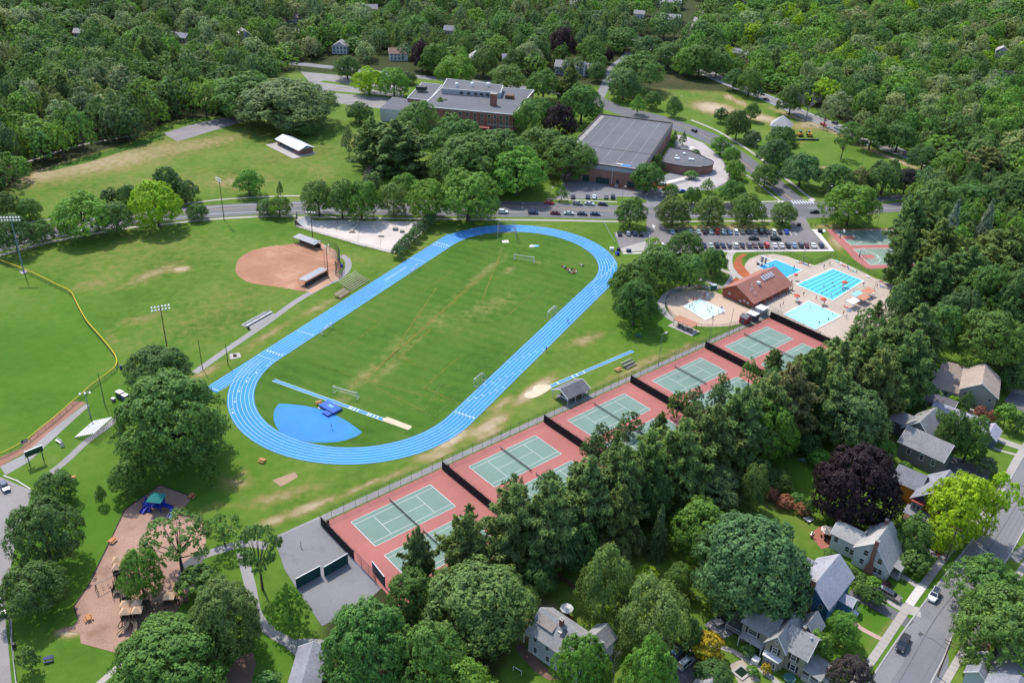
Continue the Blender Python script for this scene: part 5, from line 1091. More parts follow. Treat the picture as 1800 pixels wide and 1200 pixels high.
wood_fence("wooden fence behind the bright round tree at the bottom", GP([(1160,1122),(1200,1145),(1232,1170)]))
wood_fence("weathered wooden fence under the copper beech", GP([(1462,905),(1490,925),(1520,940)]))
wood_fence("wooden fence between the pine belt and the curved lawn", GP([(1396,742),(1425,728),(1450,722)]))
fence("black wire fence above the playground mulch", GP([(313,909),(356,911)]), 1.0, POSTM, 2.4)
# backstop of the ball field
r = fence("tall dark backstop fence behind home plate", smooth(GP([(566,446),(580,448),(592,454),(598,463),(598,474),(590,484)]), 3), 6.0, POSTM, 3.4, WIREM, .24, True, "backstop")
fence("low chain link fence beside the lower dugout", GP([(585,482),(600,488),(602,478)]), 1.8, GALV, 2.5)
# ============================================================ SPORTS FURNITURE
def goal(px0, py0, px1, py1, label, hh=2.44, deep=1.9, side=1, net=True):
    a, b = G(px0, py0), G(px1, py1); L_ = (b-a).length; r = empty("soccer_goal", a, math.atan2(b.y-a.y, b.x-a.x), label, "soccer goal", "soccer goals on the infield"); y = deep*side
    MB().tube((0,0,0),(0,0,hh),.085,.085,6).build("post", WHITEM, r); MB().tube((L_,0,0),(L_,0,hh),.085,.085,6).build("post", WHITEM, r); MB().tube((-.05,0,hh),(L_+.05,0,hh),.085,.085,6).build("crossbar", WHITEM, r)
    m_ = MB()
    for x in (0, L_): m_.tube((x,0,hh),(x,y*.45,hh-.05),.05,.05,5).tube((x,y*.45,hh-.05),(x,y,.05),.05,.05,5).tube((x,0,.05),(x,y,.05),.05,.05,5)
    m_.tube((0,y,.05),(L_,y,.05),.05,.05,5).build("back_frame", WHITEM, r)
    n_ = MB(); st = .3
    def ln(a, b): n_.add([a, (a[0]+.014,a[1],a[2]+.004), (b[0]+.014,b[1],b[2]+.004), b], [(0,1,2,3)])
    for i in range(int(L_/st)+1): x = i*st; ln((x,y*.45,hh-.05),(x,y,.05)); ln((x,0,hh),(x,y*.45,hh-.05))
    for k in range(1,7): f = k/7; ln2 = ((0,y*(.45+.55*f),(hh-.05)*(1-f)),(L_,y*(.45+.55*f),(hh-.05)*(1-f))); n_.add([ln2[0],(0,ln2[0][1],ln2[0][2]+.014),(L_,ln2[1][1],ln2[1][2]+.014),ln2[1]],[(0,1,2,3)])
    for x in (0.0, L_):
        for k in range(6): ln((x,y*k/6,.05),(x,y*min(k/6,.45+.55*(k/6)),hh*(1 if k/6 < .45 else 1-(k/6-.45)/.55)))
    o = n_.build("net", NTAPE, r); o["kind"] = "stuff"
goal(586,691,626,703,"large white goal beside the long jump runway",side=1); goal(903,457,938,462.5,"wide white goal near the far end of the infield",side=1)
goal(833,678,847,667,"white goal at the track's right straight, nearer one",side=-1); goal(962,559,974,548,"white goal at the track's right straight, farther one",side=-1)
goal(568,588,584,576,"white goal at the track's left straight, nearer one",2.0,1.4,side=1); goal(722,483,736,472,"white goal at the track's left straight, farther one",2.0,1.4,side=1)
# discus cage
r = fence("grey discus cage with tall posts at the far bend", [G(874,425), G(876,407), G(884,403), G(898,405), G(906,412), G(907,425)], 5.0, GALV, 3.2, GALV, .4, True, "discus_cage")
area("throwing_slab", [(882,423),(893,422),(895,426.5),(883,427)], .06, CONCW)
# high jump mat with its stand
r = place("high_jump_mat", "thick blue high jump landing mat at the runway", "landing mat", 581, 718, math.radians(-38)); MBLU = mat("mat_blue", (.02,.10,.42), .7, .08, 1.5)
MB().box((-1.6,0,.4),(3.1,3.4,.78)).build("cushion", MBLU, r); MB().box((1.6,0,.4),(3.1,3.4,.78)).build("cushion", MBLU, r); MB().box((1.6,-2.6,.3),(2.6,1.6,.5)).build("front_pad", MBLU, r); MB().box((0,.2,.83),(2,1.2,.05)).build("cover_patch", mat("mat_pale", (.13,.32,.62), .7), r)
for x in (-2.6,2.6): p = MB().tube((x,-2.0,0),(x,-2.0,2.0),.04,.04,5).box((x,-2.0,.04),(.6,.4,.08)).build("upright", WHITEM, r)
def bench(px, py, rz, label, m=None, w=1.7, name="bench", group=None, back=False):
    m = m or WOODO; r = place(name, label, "bench", px, py, rz, group)
    for y in (-.14,.14): MB().box((0,y,.45),(w,.24,.06)).build("seat_plank", m, r)
    for x in (-w*.38,w*.38): MB().box((x,0,.21),(.1,.42,.42)).build("leg", DARK if m is WOODO else GALV, r)
    if back:
        for z in (.62,.8): MB().box((0,.34,z),(w,.05,.14)).build("back_plank", m, r)
    return r
def picnic(px, py, rz, label, m=None, w=1.8):
    m = m or WOODO; r = place("picnic_table", label, "picnic table", px, py, rz, "picnic tables and benches on the grass")
    for y in (-.27,0,.27): MB().box((0,y,.74),(w,.25,.05)).build("top_plank", m, r)
    for y in (-.72,.72): MB().box((0,y,.45),(w,.27,.05)).build("seat_plank", m, r)
    for x in (-w*.33,w*.33): MB().box((x,0,.42),(.08,1.5,.08)).tube((x,-.7,0),(x,-.2,.74),.05,.05,4).tube((x,.7,0),(x,.2,.74),.05,.05,4).build("leg_frame", WOODB, r)
picnic(560,709,.5,"orange picnic table beside the high jump mat"); picnic(461,811,-.4,"wooden picnic table on the lawn below the track"); picnic(1086,651,.75,"orange bench table beside the small bleachers by the tennis fence",None,2.3)
picnic(127,842,.6,"wooden table at the top of the left car park trees"); picnic(337,874,1.3,"orange table at the playground's upper right corner"); picnic(198,952,1.2,"orange table at the playground's left edge"); picnic(156,1088,-.9,"orange table at the playground's lower left corner")
picnic(1122,592,.2,"green table in the shade of the clump by the track",mat("table_green",(.03,.16,.12),.7)); picnic(86,1160,.4,"dark blue table on the lawn at lower left",mat("table_navy",(.03,.05,.12),.7))
picnic(82,1068,1.2,"blue grey table in the shade by the left car park",mat("table_navy",())); picnic(1230,506,.2,"tan table just outside the round paddling deck")
def bleachers(px, py, rz, label, rows, w, ms, dep=.68, rise=.26, frame=None, foot=True):
    r = place("bleachers", label, "bleachers", px, py, rz); pm = [MB().box((0,0,0),(w,.25,.06)).mesh("seat_plank", m) for m in ms]; fm = MB().box((0,0,0),(w,.22,.05)).mesh("foot_plank", ms[-1])
    for i in range(rows):
        link("seat_plank", pm[i % len(pm)], r, (0, i*dep, .42+i*rise))
        if i and foot: link("foot_plank", fm, r, (0, i*dep-.33, .20+i*rise))
    f = MB(); k = max(2, int(w/1.8)+1); D_ = (rows-1)*dep
    for j in range(k):
        x = -w/2+.15+j*(w-.3)/(k-1); f.tube((x,0,.38),(x,D_,.38+rise*(rows-1)),.035,.035,4).tube((x,0,.03),(x,D_,.03),.035,.035,4)
        for i in range(rows): f.tube((x,i*dep,0),(x,i*dep,.4+i*rise),.03,.03,4)
    f.build("frame", frame or GALV, r); return r, D_
ALU = mat("plank_aluminium", (.50,.50,.50), .45, .05, 2, metal=.2); OLDW = mat("plank_weathered", (.44,.38,.29), .85, .15, 2); RUSTW = mat("plank_rust", (.33,.16,.085), .85, .15, 2)
r, d = bleachers(633,503,TA,"dark weathered bleachers above the blue track",8,(G(617,512)-G(648,492)).length,[OLDW],.82,.30,DARK,False)
bleachers(607,520,TA,"low rust coloured bleachers at the end of the dark bleachers",5,6.0,[RUSTW,OLDW],.7,.24,DARK)
A_, B_ = G(133,770), G(166,741); r, d = bleachers(149.5,755.5,math.atan2(B_.y-A_.y,B_.x-A_.x)+math.pi,"large aluminium bleachers by the left path",10,(B_-A_).length,[ALU],.66,.26,DARK,False)
bleachers(1110,645,.76,"small bleachers with pale and navy planks by the tennis fence",5,5.0,[OLDW,mat("plank_navy",(.035,.04,.075),.8)],.62,.2,DARK)
# spectator bench with backrest on its slab
r = place("team_bench", "long white team bench on the slab by the path", "bench", 455, 562, TA-.03); 
for x in range(4): MB().box((-4.6+3.1*x,0,.48),(3.0,.9,.09)).build("seat_plank", ALU, r)
MB().box((0,.5,.9),(12.4,.08,.35)).build("back_plank", ALU, r)
for x in range(7): MB().box((-5.4+x*1.8,0,.22),(.09,.7,.44)).build("leg", DARK, r)
def dugout(o, ang, label, L_=12.4, D_=3.0):
    r = empty("dugout", (o.x, o.y, 0), ang, label, "dugout", "dugouts of the ball field"); RC_ = mat("dugout_roof", (.30,.30,.315), .6, .05, 1.5)
    n = 5
    for i in range(n): MB().slab([(L_/n*i+.01,-.5,2.75),(L_/n*(i+1)-.01,-.5,2.75),(L_/n*(i+1)-.01,D_+.3,2.45),(L_/n*i+.01,D_+.3,2.45)],.1).build("roof_panel", RC_, r)
    for x in (0,L_/3,2*L_/3,L_):
        for y in (0,D_): MB().tube((x,y,0),(x,y,2.6),.05,.05,5).build("post", POSTM, r)
    MB().box((L_/2,.1,.9),(L_,.12,1.8)).build("rear_wall", mat("dugout_wall", (.05,.045,.04), .9), r); MB().box((L_/2,.7,.45),(L_*.85,.4,.08)).box((L_*.15,.7,.2),(.1,.35,.4)).box((L_*.5,.7,.2),(.1,.35,.4)).box((L_*.85,.7,.2),(.1,.35,.4)).build("bench_seat", WOODB, r)
    w = MB()
    for i in range(int(L_/.3)): w.box((i*.3,D_,.75),(.015,.015,1.5))
    for z in (.05,.75,1.5): w.box((L_/2,D_,z),(L_,.03,.03))
    w.build("front_mesh", POSTM, r)
o1 = G(523,421); o2 = G(564,436); dugout(o2, math.atan2(o1.y-o2.y, o1.x-o2.x), "dugout with grey roof on the far side of the clay infield")
o1 = G(537,505); o2 = G(575,484); dugout(o1, math.atan2(o2.y-o1.y, o2.x-o1.x), "dugout with grey roof on the near side of the clay infield")
# poles
def light_pole(px, py, ty, label, bank=None, m=None, r0=.17, rz=None, lamps=(4, 2), arm=None, hh=None):
    g = G(px, py); H_ = hh or hgt(px, py, ty); r = empty("light_pole", g, rz or 0, label, "light pole"); m = m or WOODB
    MB().tube((0,0,0),(0,0,H_),r0,r0*.6,8).build("pole", m, r)
    if bank:
        n, k = lamps
        for j in range(k):
            z = H_-.3-j*1.1; MB().tube((-n*.42,0,z),(n*.42,0,z),.05,.05,5).build("crossarm", m if m is not WOODB else GALV, r)
            for i in range(n): MB().tube((-n*.42+i*.84*n/max(n-1,1)*1.0,-.1,z+.12),(-n*.42+i*.84*n/max(n-1,1),-.55,z-.2),.18,.36,8).build("lamp", WHITEM, r)
    if arm: 
        MB().tube((0,0,H_-.1),(arm,0,H_+.25),.05,.04,5).build("arm", m, r); MB().box((arm+.3,0,H_+.25),(.9,.36,.18)).build("lamp", WHITEM, r)
    return r
BLU = mat("mast_blue", (.19,.26,.32), .5, .05, 1)
light_pole(42,478,380,"tall blue grey floodlight mast at the outfield fence",True,BLU,.28,math.radians(10),(7,2)); area("mast_base", [(34,477),(46,474.5),(50,479),(38,482)], .1, CONC)
light_pole(294,612,536,"brown floodlight mast with two rows of lamps behind the dark tree",True,None,.2,math.radians(28),(6,2))
light_pole(394,387,312,"brown light pole beside the road on the left lawn",True,None,.19,math.radians(-40),(3,2))
light_pole(550,425,371,"brown floodlight mast between dugout and skate park",True,None,.19,0,(4,1)); light_pole(577,489,430,"brown pole with a white lamp beside the near dugout",True,None,.17,1.0,(2,1))
light_pole(356,648,598,"brown utility pole with transformer left of the path",None,None,.15); light_pole(401,641,604,"brown utility pole beside the white concrete pad",None,None,.15)
light_pole(184,710,655,"thin wooden pole behind the yellow capped fence",None,mat("pole_grey",(.17,.15,.13),.9),.15)
light_pole(159,733,688,"grey lamp mast with a dish beside the warning track",True,STEEL,.2,.4,(3,1))
light_pole(571,470,436,"thin pole of the backstop",None,POSTM,.07)
MB_ = G(353,630); 
for (px, py, ty, lab, arm) in ((1653,430,395,"x",0),): pass
for a in ((1157,643,587,"grey lamp post beside the tennis fence",1.0),(1175,507,478,"slim lamp post in front of the tree clump",1.0),(1335,510,452,"lamp post behind the pool house",0),(1412,456,424,"white globe lamp post at the car park's near row",0),(1511,477,439,"white globe lamp post at the pool terrace fence",0),(1536,512,493,"lamp post on the pool terrace",.6),(1247,600,548,"first of three thin poles by the paddling deck fence",0),(1281,590,541,"second of three thin poles by the paddling deck fence",0),(1318,568,530,"third of three thin poles, beside the red shed",0),(1261,437,408,"lamp post between the car park rows",.8),(1265,415,404,"short lamp post behind the red car",.5),
          (1473,400,358,"tall grey street lamp above the basketball courts",1.6),(1541,398,366,"second grey street lamp above the basketball courts",1.2),(966,357,330,"street lamp on the road below the grove",.8),(1093,357,328,"lamp post on the gym forecourt",.6),(1325,270,247,"street lamp on the diagonal road",1.0),(1249,352,330,"street lamp by the zebra crossing approach",1.0),(1450,353,328,"street lamp at the junction",1.5),(1068,188,165,"utility pole by the side street",.5),(1183,207,195,"street lamp by the gym's far corner",.8),(1515,288,256,"wooden pole on the park lawn",.4),(1374,174,155,"utility pole on the far diagonal road",.3),(1193,190,170,"street lamp beside the park lawn",.8)):
    light_pole(a[0], a[1], a[2], a[3], None, GALV, .09, random.uniform(-.5,.5), arm=a[4] or None)
    if not a[4]: pass
# basketball courts
def court(px, label, inner):
    area("basketball_court", px, .05, REDC)
area("basketball_court", [(1451,403),(1580,401.5),(1640,455),(1640,469),(1524,473),(1500,455),(1480,433)], .05, REDC)
BG_ = mat("court_sage", (.20,.275,.215), .9, .05, 1, .08, .08)
def bcourt(q):
    s = area("playing_surface", q, .075, BG_); A, B_, C_, D_ = GP(q)
    f = lambda u, v: A.lerp(B_, u).lerp(D_.lerp(C_, u), v)
    def line(pts, wd=.09): strip("court_line", [f(*p) for p in pts], -wd, wd, .10, CLINE, None, s)
    line([(0,0),(1,0)]); line([(1,0),(1,1)]); line([(1,1),(0,1)]); line([(0,1),(0,0)]); line([(.5,0),(.5,1)]); c = f(.5,.5); R_ = 1.8
    strip("court_line", [c+Vector((R_*math.cos(t*.3927), R_*math.sin(t*.3927), 0)) for t in range(17)], -.08, .08, .10, CLINE, None, s)
    for e in (0, 1):
        k = lambda u, v: f(u if e == 0 else 1-u, v)
        sheet("key", [k(.0,.37), k(.2,.37), k(.2,.63), k(0,.63)], .09, REDC, None, s)
        strip("court_line", [k(.045+.24*math.sin(t*math.pi/12), .5-.44*math.cos(t*math.pi/12)) for t in range(13)], -.08, .08, .10, CLINE, None, s); strip("court_line", [k(.2+.07*math.sin(t*math.pi/10), .5-.13*math.cos(t*math.pi/10)) for t in range(11)], -.08, .08, .10, CLINE, None, s)
    return f
f1 = bcourt([(1466,405.5),(1575,404.5),(1601,429),(1496,431.5)]); f2 = bcourt([(1500,438),(1606,435),(1630,462),(1530,466)])
def hoop(p, q, label):
    d = (q-p); r = empty("basketball_hoop", (p.x, p.y, 0), math.atan2(d.y, d.x), label, "basketball hoop", "basketball hoops")
    MB().tube((-.6,0,0),(-.6,0,3.0),.09,.08,8).tube((-.6,0,2.9),(.5,0,3.4),.06,.06,6).build("pole", GALV, r); MB().box((.6,0,3.35),(.06,1.8,1.1)).build("backboard", WHITEM, r); MB().box((-.6,0,.9),(.3,.35,1.7)).build("pole_pad", mat("pad_navy", (.02,.05,.22), .7), r)
    t = MB(); n = 12
    for i in range(n): t.tube((.98+.23*math.cos(i*6.283/n),.23*math.sin(i*6.283/n),3.05),(.98+.23*math.cos((i+1)*6.283/n),.23*math.sin((i+1)*6.283/n),3.05),.02,.02,4)
    t.build("rim", mat("rim_orange", (.6,.16,.03), .6), r)
hoop(f1(-.02,.5), f1(.5,.5), "left hoop of the upper basketball court"); hoop(f1(1.02,.5), f1(.5,.5), "right hoop of the upper basketball court"); hoop(f2(-.02,.5), f2(.5,.5), "left hoop of the lower basketball court"); hoop(f2(1.02,.5), f2(.5,.5), "right hoop of the lower basketball court")
# ============================================================ SKATE PARK
SKC = mat("skate_concrete", (.585,.51,.455), .9, .06, 1.0, .12, .10, stain=((.50,.42,.37), .6, .2))
area("skate_slab", [(520,398),(524,383),(545,387),(560,388),(598,387),(640,388.5),(700,389.5),(749,390),(749,402),(735,416),(690,445.5),(620,427),(560,410)], .05, SKC)
for a, b in (((594,388),(591,407)),((628,427),(633,402)),((625,401),(745,404)),((714,390),(715,404)),((668,434),(670,418))): strip("slab_joint", GP([a, b]), -.07, .07, .07, mat("joint_dark", (.20,.175,.16), .9))
def ramp_(px, py, rz, label, L_, W_, H_, deck=True):
    r = place("skate_ramp", label, "skate ramp", px, py, rz, "ramps in the skate park"); n = 8; P = [(L_*i/n, H_*(i/n)**1.9) for i in range(n+1)]; mb = MB()
    mb.add([(x,-W_/2,z+.02) for x, z in P]+[(x,W_/2,z+.02) for x, z in P], [(i,i+1,n+2+i,n+1+i) for i in range(n)]); mb.build("riding_surface", mat("ramp_steel", (.50,.485,.465), .5, .08, 1), r)
    m2 = MB()
    for y in (-W_/2, W_/2): m2.add([(x,y,z) for x, z in P]+[(L_+1.2,y,H_),(L_+1.2,y,0)], [tuple(range(n+3))])
    m2.add([(L_+1.2,-W_/2,0),(L_+1.2,W_/2,0),(L_+1.2,W_/2,H_),(L_+1.2,-W_/2,H_)], [(0,1,2,3)]); m2.build("side_panel", mat("ramp_side", (.16,.09,.07), .8, .15, 2), r)
    MB().box((L_+.6,0,H_),(1.2,W_,.08)).build("platform", CONC, r)
    if deck: rl = MB(); rl.tube((L_+1.15,-W_/2,H_+1),(L_+1.15,W_/2,H_+1),.04,.04,5); [rl.tube((L_+1.15,y,H_),(L_+1.15,y,H_+1),.03,.03,4) for y in (-W_/2,0,W_/2)]; rl.build("railing", GALV, r)
ramp_(548,396,math.radians(150),"large quarter pipe at the narrow end of the skate park",5,7,1.9); ramp_(721,399,math.radians(10),"steel ramp with railing at the skate park's right end",4,3.4,1.7); ramp_(609,396,.2,"low wedge ramp in the middle of the skate park",3.2,2.4,.6,False)
def box_feature(px, py, rz, s, label, m): r = place("grind_box", label, "skate box", px, py, rz, "boxes in the skate park"); MB().box((0,0,s[2]/2),s).build("box_body", m, r); MB().tube((-s[0]/2,-s[1]/2,s[2]),(s[0]/2,-s[1]/2,s[2]),.05,.05,5).build("coping_rail", DARK, r)
for a in ((624,401,1.35,(7,1.3,.5),"long pale grind box in the skate park",SKC),(695,404,.1,(2.2,2.0,.8),"grey green box on the skate park step",mat("box_greygreen",(.17,.19,.17),.8)),(707,408,.1,(1.8,1.6,.7),"second grey green box on the skate park step",mat("box_greygreen",())),(734,405,.05,(3.0,2.2,.6),"pale block at the skate park's right edge",SKC),(619,409,.1,(2.6,.6,.35),"low brown grind box in the skate park",WOODB),(670,416,0,(2.4,.6,.35),"small dark rail box in the skate park",DARK),(672,389,0,(5,.5,.4),"pale ledge on the skate park's far edge",SKC)): box_feature(*a)
fence("white plank on posts outside the skate park fence", GP([(618,428.5),(642,435.5)]), .5, TRIM, 2, None, 9, True, "plank_barrier", TRIM, .14)
# ============================================================ PLAYGROUNDS
PT = mat("play_tan", (.66,.43,.27), .6, .06, 2); PBL = mat("play_blue", (.012,.035,.36), .5, .06, 2); PGR = mat("play_green", (.02,.22,.19), .6, .06, 2)
def slide(r, p0, pts, m, wd=.32):
    mb = MB(); P = smooth(pts, 5); P = [Vector((q.x, q.y, 0)) for q in P]; n = len(P); z0, z1 = p0; dz = [z0+(z1-z0)*(i/(n-1))**.9 for i in range(n)]
    for s0, s1, h0, h1 in ((-wd,wd,0,0),(-wd-.05,-wd+.03,.28,.28),(wd-.03,wd+.05,.28,.28)):
        a, b = offset(P, s0), offset(P, s1); top = [(q.x,q.y,dz[i]+h0) for i, q in enumerate(a)]+[(q.x,q.y,dz[i]+h1) for i, q in enumerate(b)]; bot = [(x,y,z-(.08 if h0 == 0 else .3)) for x, y, z in top]
        mb.add(top, [(i,i+1,n+1+i,n+i) for i in range(n-1)]); mb.add(bot, [(i,n+i,n+1+i,i+1) for i in range(n-1)]); mb.add(top+bot, [(i,i+1,2*n+i+1,2*n+i) for i in range(n-1)]+[(n+i,3*n+i,3*n+i+1,n+i+1) for i in range(n-1)])
    mb.build("slide", m, r)
r = place("play_structure", "blue play structure with curved slides and a green peaked roof", "play structure", 279, 895, -.1); r.scale = (1.25, 1.25, 1.25)
for x, y in ((-1,-1),(1,-1),(1,1),(-1,1)): MB().tube((x,y,0),(x,y,3.0),.07,.07,6).build("post", PBL, r)
MB().box((0,0,1.2),(2.1,2.1,.12)).build("deck", PBL, r); MB().add([(-1.5,-1.5,2.9),(1.5,-1.5,2.9),(1.5,1.5,2.9),(-1.5,1.5,2.9),(0,0,4.0)],[(0,1,4),(1,2,4),(2,3,4),(3,0,4),(3,2,1,0)]).build("roof", PGR, r)
slide(r,(1.2,.15),[(1,0,0),(2.4,.1,0),(3.2,-.9,0),(3.3,-2.6,0)],PBL,.4); slide(r,(1.1,.15),[(-1,-.4,0),(-2.2,-.6,0),(-2.6,-1.8,0)],PBL,.4)
MB().box((-2.6,.6,.7),(1.4,1.3,.1)).box((-2.6,1.25,1.1),(1.4,.08,.7)).tube((-3.2,0,0),(-3.2,0,1.8),.06,.06,6).tube((-2,0,0),(-2,0,1.8),.06,.06,6).tube((-3.2,1.2,0),(-3.2,1.2,1.8),.06,.06,6).build("side_deck", PBL, r); MB().tube((-1,-1,.5),(-1.9,-1,.1),.3,.3,8).box((1.06,.4,1.6),(.06,1.2,.7)).box((0,1.06,1.6),(1.9,.06,.7)).build("panel", PBL, r)
TW = mat("play_timber", (.13,.095,.07), .9, .25, 3, obj=True)
r = place("play_castle", "large timber play castle with tan peaked roofs, bridges and slides", "play structure", 243, 1070, math.radians(8))
base = r.location.copy()
def loc(px, py, z=0): q = G(px, py)-base; c, s = math.cos(-r.rotation_euler[2]), math.sin(-r.rotation_euler[2]); return (q.x*c-q.y*s, q.x*s+q.y*c)
def tower(px, py, hh=2.0, w_=1.7, roof=True):
    x, y = loc(px, py)
    for a in (-w_/2, w_/2):
        for b in (-w_/2, w_/2): MB().box((x+a,y+b,(hh+1.9)/2),(.14,.14,hh+1.9)).build("post", TW, r)
    MB().box((x,y,hh),(w_+.2,w_+.2,.14)).build("deck", TW, r); pl = MB()
    for s in (-1,1): pl.box((x+s*w_/2,y,hh+.5),(.06,w_-.2,.7))
    pl.box((x,y+w_/2,hh+.5),(w_-.2,.06,.7)).build("guard_panel", TW, r)
    if roof: MB().add([(x-w_*.63,y-w_*.63,hh+1.85),(x+w_*.63,y-w_*.63,hh+1.85),(x+w_*.63,y+w_*.63,hh+1.85),(x-w_*.63,y+w_*.63,hh+1.85),(x,y,hh+2.9)],[(0,1,4),(1,2,4),(2,3,4),(3,0,4),(3,2,1,0)]).build("roof", PT, r)
    return x, y
t1 = tower(226,1084); t2 = tower(226,1097); t3 = tower(245,1083); t4 = tower(246,1095); t5 = tower(301,1066,1.4,1.9); t6 = tower(211,1004,1.6); t7 = tower(211,1016,1.6); tower(207,1042,1.0,1.6,False); tower(224,1068,1.6,1.6,False); tower(257,1072,1.4,1.6,False); tower(238,1028,1.4,1.6,False)
def bridge(a, b, z0, z1, wd=1.3):
    (x0,y0),(x1,y1) = loc(*a), loc(*b); d = Vector((x1-x0,y1-y0,0)); L_ = d.length; n = int(L_/.42); d.normalize(); nn = Vector((-d.y,d.x,0)); pm = MB().box((0,0,0),(.38,wd,.08)).mesh("bridge_plank", TW)
    for i in range(n+1): p = link("bridge_plank", pm, r, (x0+d.x*L_*i/n, y0+d.y*L_*i/n, z0+(z1-z0)*i/n), math.atan2(d.y,d.x))
    m_ = MB()
    for s in (-1,1):
        q = nn*s*wd/2; a_, b_ = Vector((x0,y0,z0+.8))+q, Vector((x1,y1,z1+.8))+q; m_.tube(a_, b_, .05, .05, 5)
        for i in range(int(L_/1.2)+1): p = a_.lerp(b_, min(1, i*1.2/L_)); m_.tube((p.x,p.y,0),(p.x,p.y,p.z+.1),.06,.06,5)
    m_.build("bridge_rail", TW, r)
bridge((258,1076),(297,1068),1.4,1.4); bridge((304,1064),(330,1055),1.3,.2); bridge((217,1038),(222,1074),1.3,1.8); bridge((211,1020),(213,1042),1.5,1.1)
slide(r,(2.0,.2),[loc(227,1101),loc(225,1107),loc(216,1112),loc(207,1117)],PT); slide(r,(2.0,.2),[loc(233,1099),loc(240,1105),loc(238,1113),loc(234,1121)],PT); slide(r,(1.6,.3),[loc(221,1097),loc(214,1099),loc(210,1104)],PT)
x_, y_ = loc(250,1103); m_ = MB()
for k in range(6): m_.tube((x_-.6,y_,.3*k+.2),(x_+.6,y_,.3*k+.2),.04,.04,5)
m_.tube((x_-.6,y_,0),(x_-.6,y_,2.1),.05,.05,5).tube((x_+.6,y_,0),(x_+.6,y_,2.1),.05,.05,5).build("ladder", TW, r)
r = place("swing_set", "timber swing frame left of the play castle", "swing set", 171, 1041, math.radians(48)); 
for x in (0,6.4):
    MB().tube((x,-.9,0),(x,0,2.4),.08,.08,6).build("leg", TW, r); MB().tube((x,.9,0),(x,0,2.4),.08,.08,6).build("leg", TW, r)
MB().tube((-.3,0,2.4),(6.7,0,2.4),.09,.09,6).build("beam", mat("beam_pale",(.42,.38,.34),.8), r)
for x in (1.4,2.6,3.8,5.0): MB().tube((x-.2,0,.5),(x-.2,0,2.4),.015,.015,4).tube((x+.2,0,.5),(x+.2,0,2.4),.015,.015,4).box((x,0,.5),(.5,.2,.05)).build("swing_seat", DARK, r)
# ============================================================ SMALL THINGS
def cabinet(px, py, rz, s, label, m, lid=None, name="utility_cabinet", cat="cabinet"):
    r = place(name, label, cat, px, py, rz); MB().box((0,0,s[2]/2),s).build("case", m, r); MB().box((0,0,s[2]+.05),(s[0]+.12,s[1]+.12,.1)).build("lid", lid or m, r); MB().box((s[0]*.22,-s[1]/2-.02,s[2]*.5),(s[0]*.4,.04,s[2]*.8)).build("door", m, r)
cabinet(212,698,-.5,(2.0,1.5,1.9),"dark green utility cabinet beside the great tree",mat("cab_green",(.04,.08,.07),.6),WHITEM); cabinet(221,702,-.5,(1.7,1.4,1.6),"blue grey utility cabinet beside the green one",mat("cab_blue",(.09,.12,.19),.6),WHITEM); cabinet(200,705,-.3,(.9,.7,1.0),"small grey utility box left of the green cabinet",mat("cab_grey",(.17,.17,.17),.6),WHITEM)
cabinet(1404,397,0,(1.5,1.0,1.1),"black bin box beside the basketball courts",DARK); cabinet(1441,408,0,(1.8,1.3,1.2),"black container at the white pavement by the basketball courts",DARK); cabinet(1254,507,.2,(2.2,1.4,1.5),"green waste container by the paddling deck fence",PGR,mat("cab_pale",(.45,.55,.5),.7),"waste_container","waste container")
cabinet(601,469,0,(.7,.7,1.0),"blue litter bin in the path loop behind the backstop",PBL,None,"litter_bin","litter bin"); cabinet(213,648,0,(.6,.6,1.1),"blue litter bin beside the yellow capped fence",mat("bin_navy",(.02,.04,.13),.6),None,"litter_bin","litter bin"); cabinet(437,578,0,(.6,.6,.9),"dark litter bin at the team bench slab",DARK,None,"litter_bin","litter bin"); cabinet(25,1137,0,(.6,.6,1.0),"black litter bin by the left car park fence",DARK,None,"litter_bin","litter bin"); cabinet(1082,530,0,(.6,.6,1.0),"black litter bin left of the tree clump",DARK,None,"litter_bin","litter bin")
cabinet(1085,448,.1,(1.6,1.0,1.2),"blue equipment box at the track's right bend",PBL); cabinet(1075,440,.1,(1.5,1.2,1.1),"white equipment box at the track's right bend",WHITEM); cabinet(1087,441,.1,(1.2,1.2,1.2),"black equipment box at the track's right bend",DARK); cabinet(1105,443,.1,(1.9,1.0,1.1),"blue bin by the car park corner",mat("bin_navy",()))
area("concrete_pad", [(403,622),(421,620),(424,628),(405,632)], .08, CONC); cabinet(413,626,.1,(1.0,.5,.6),"brown plaque box on the white concrete pad",WOODB)
r = place("bench_shelter", "small white roofed bench beside the path at far left", "bench", 104, 778, -.6); MB().box((0,0,.5),(2.6,.6,.1)).build("seat", ALU, r); MB().box((0,.3,.9),(2.6,.08,.4)).build("backrest", ALU, r); MB().box((-1,0,.22),(.1,.5,.45)).box((1,0,.22),(.1,.5,.45)).build("leg_frame", GALV, r)
cabinet(110,784,.2,(.7,.7,.9),"white drum bin beside the small white bench",WHITEM,DARK,"litter_bin","litter bin")
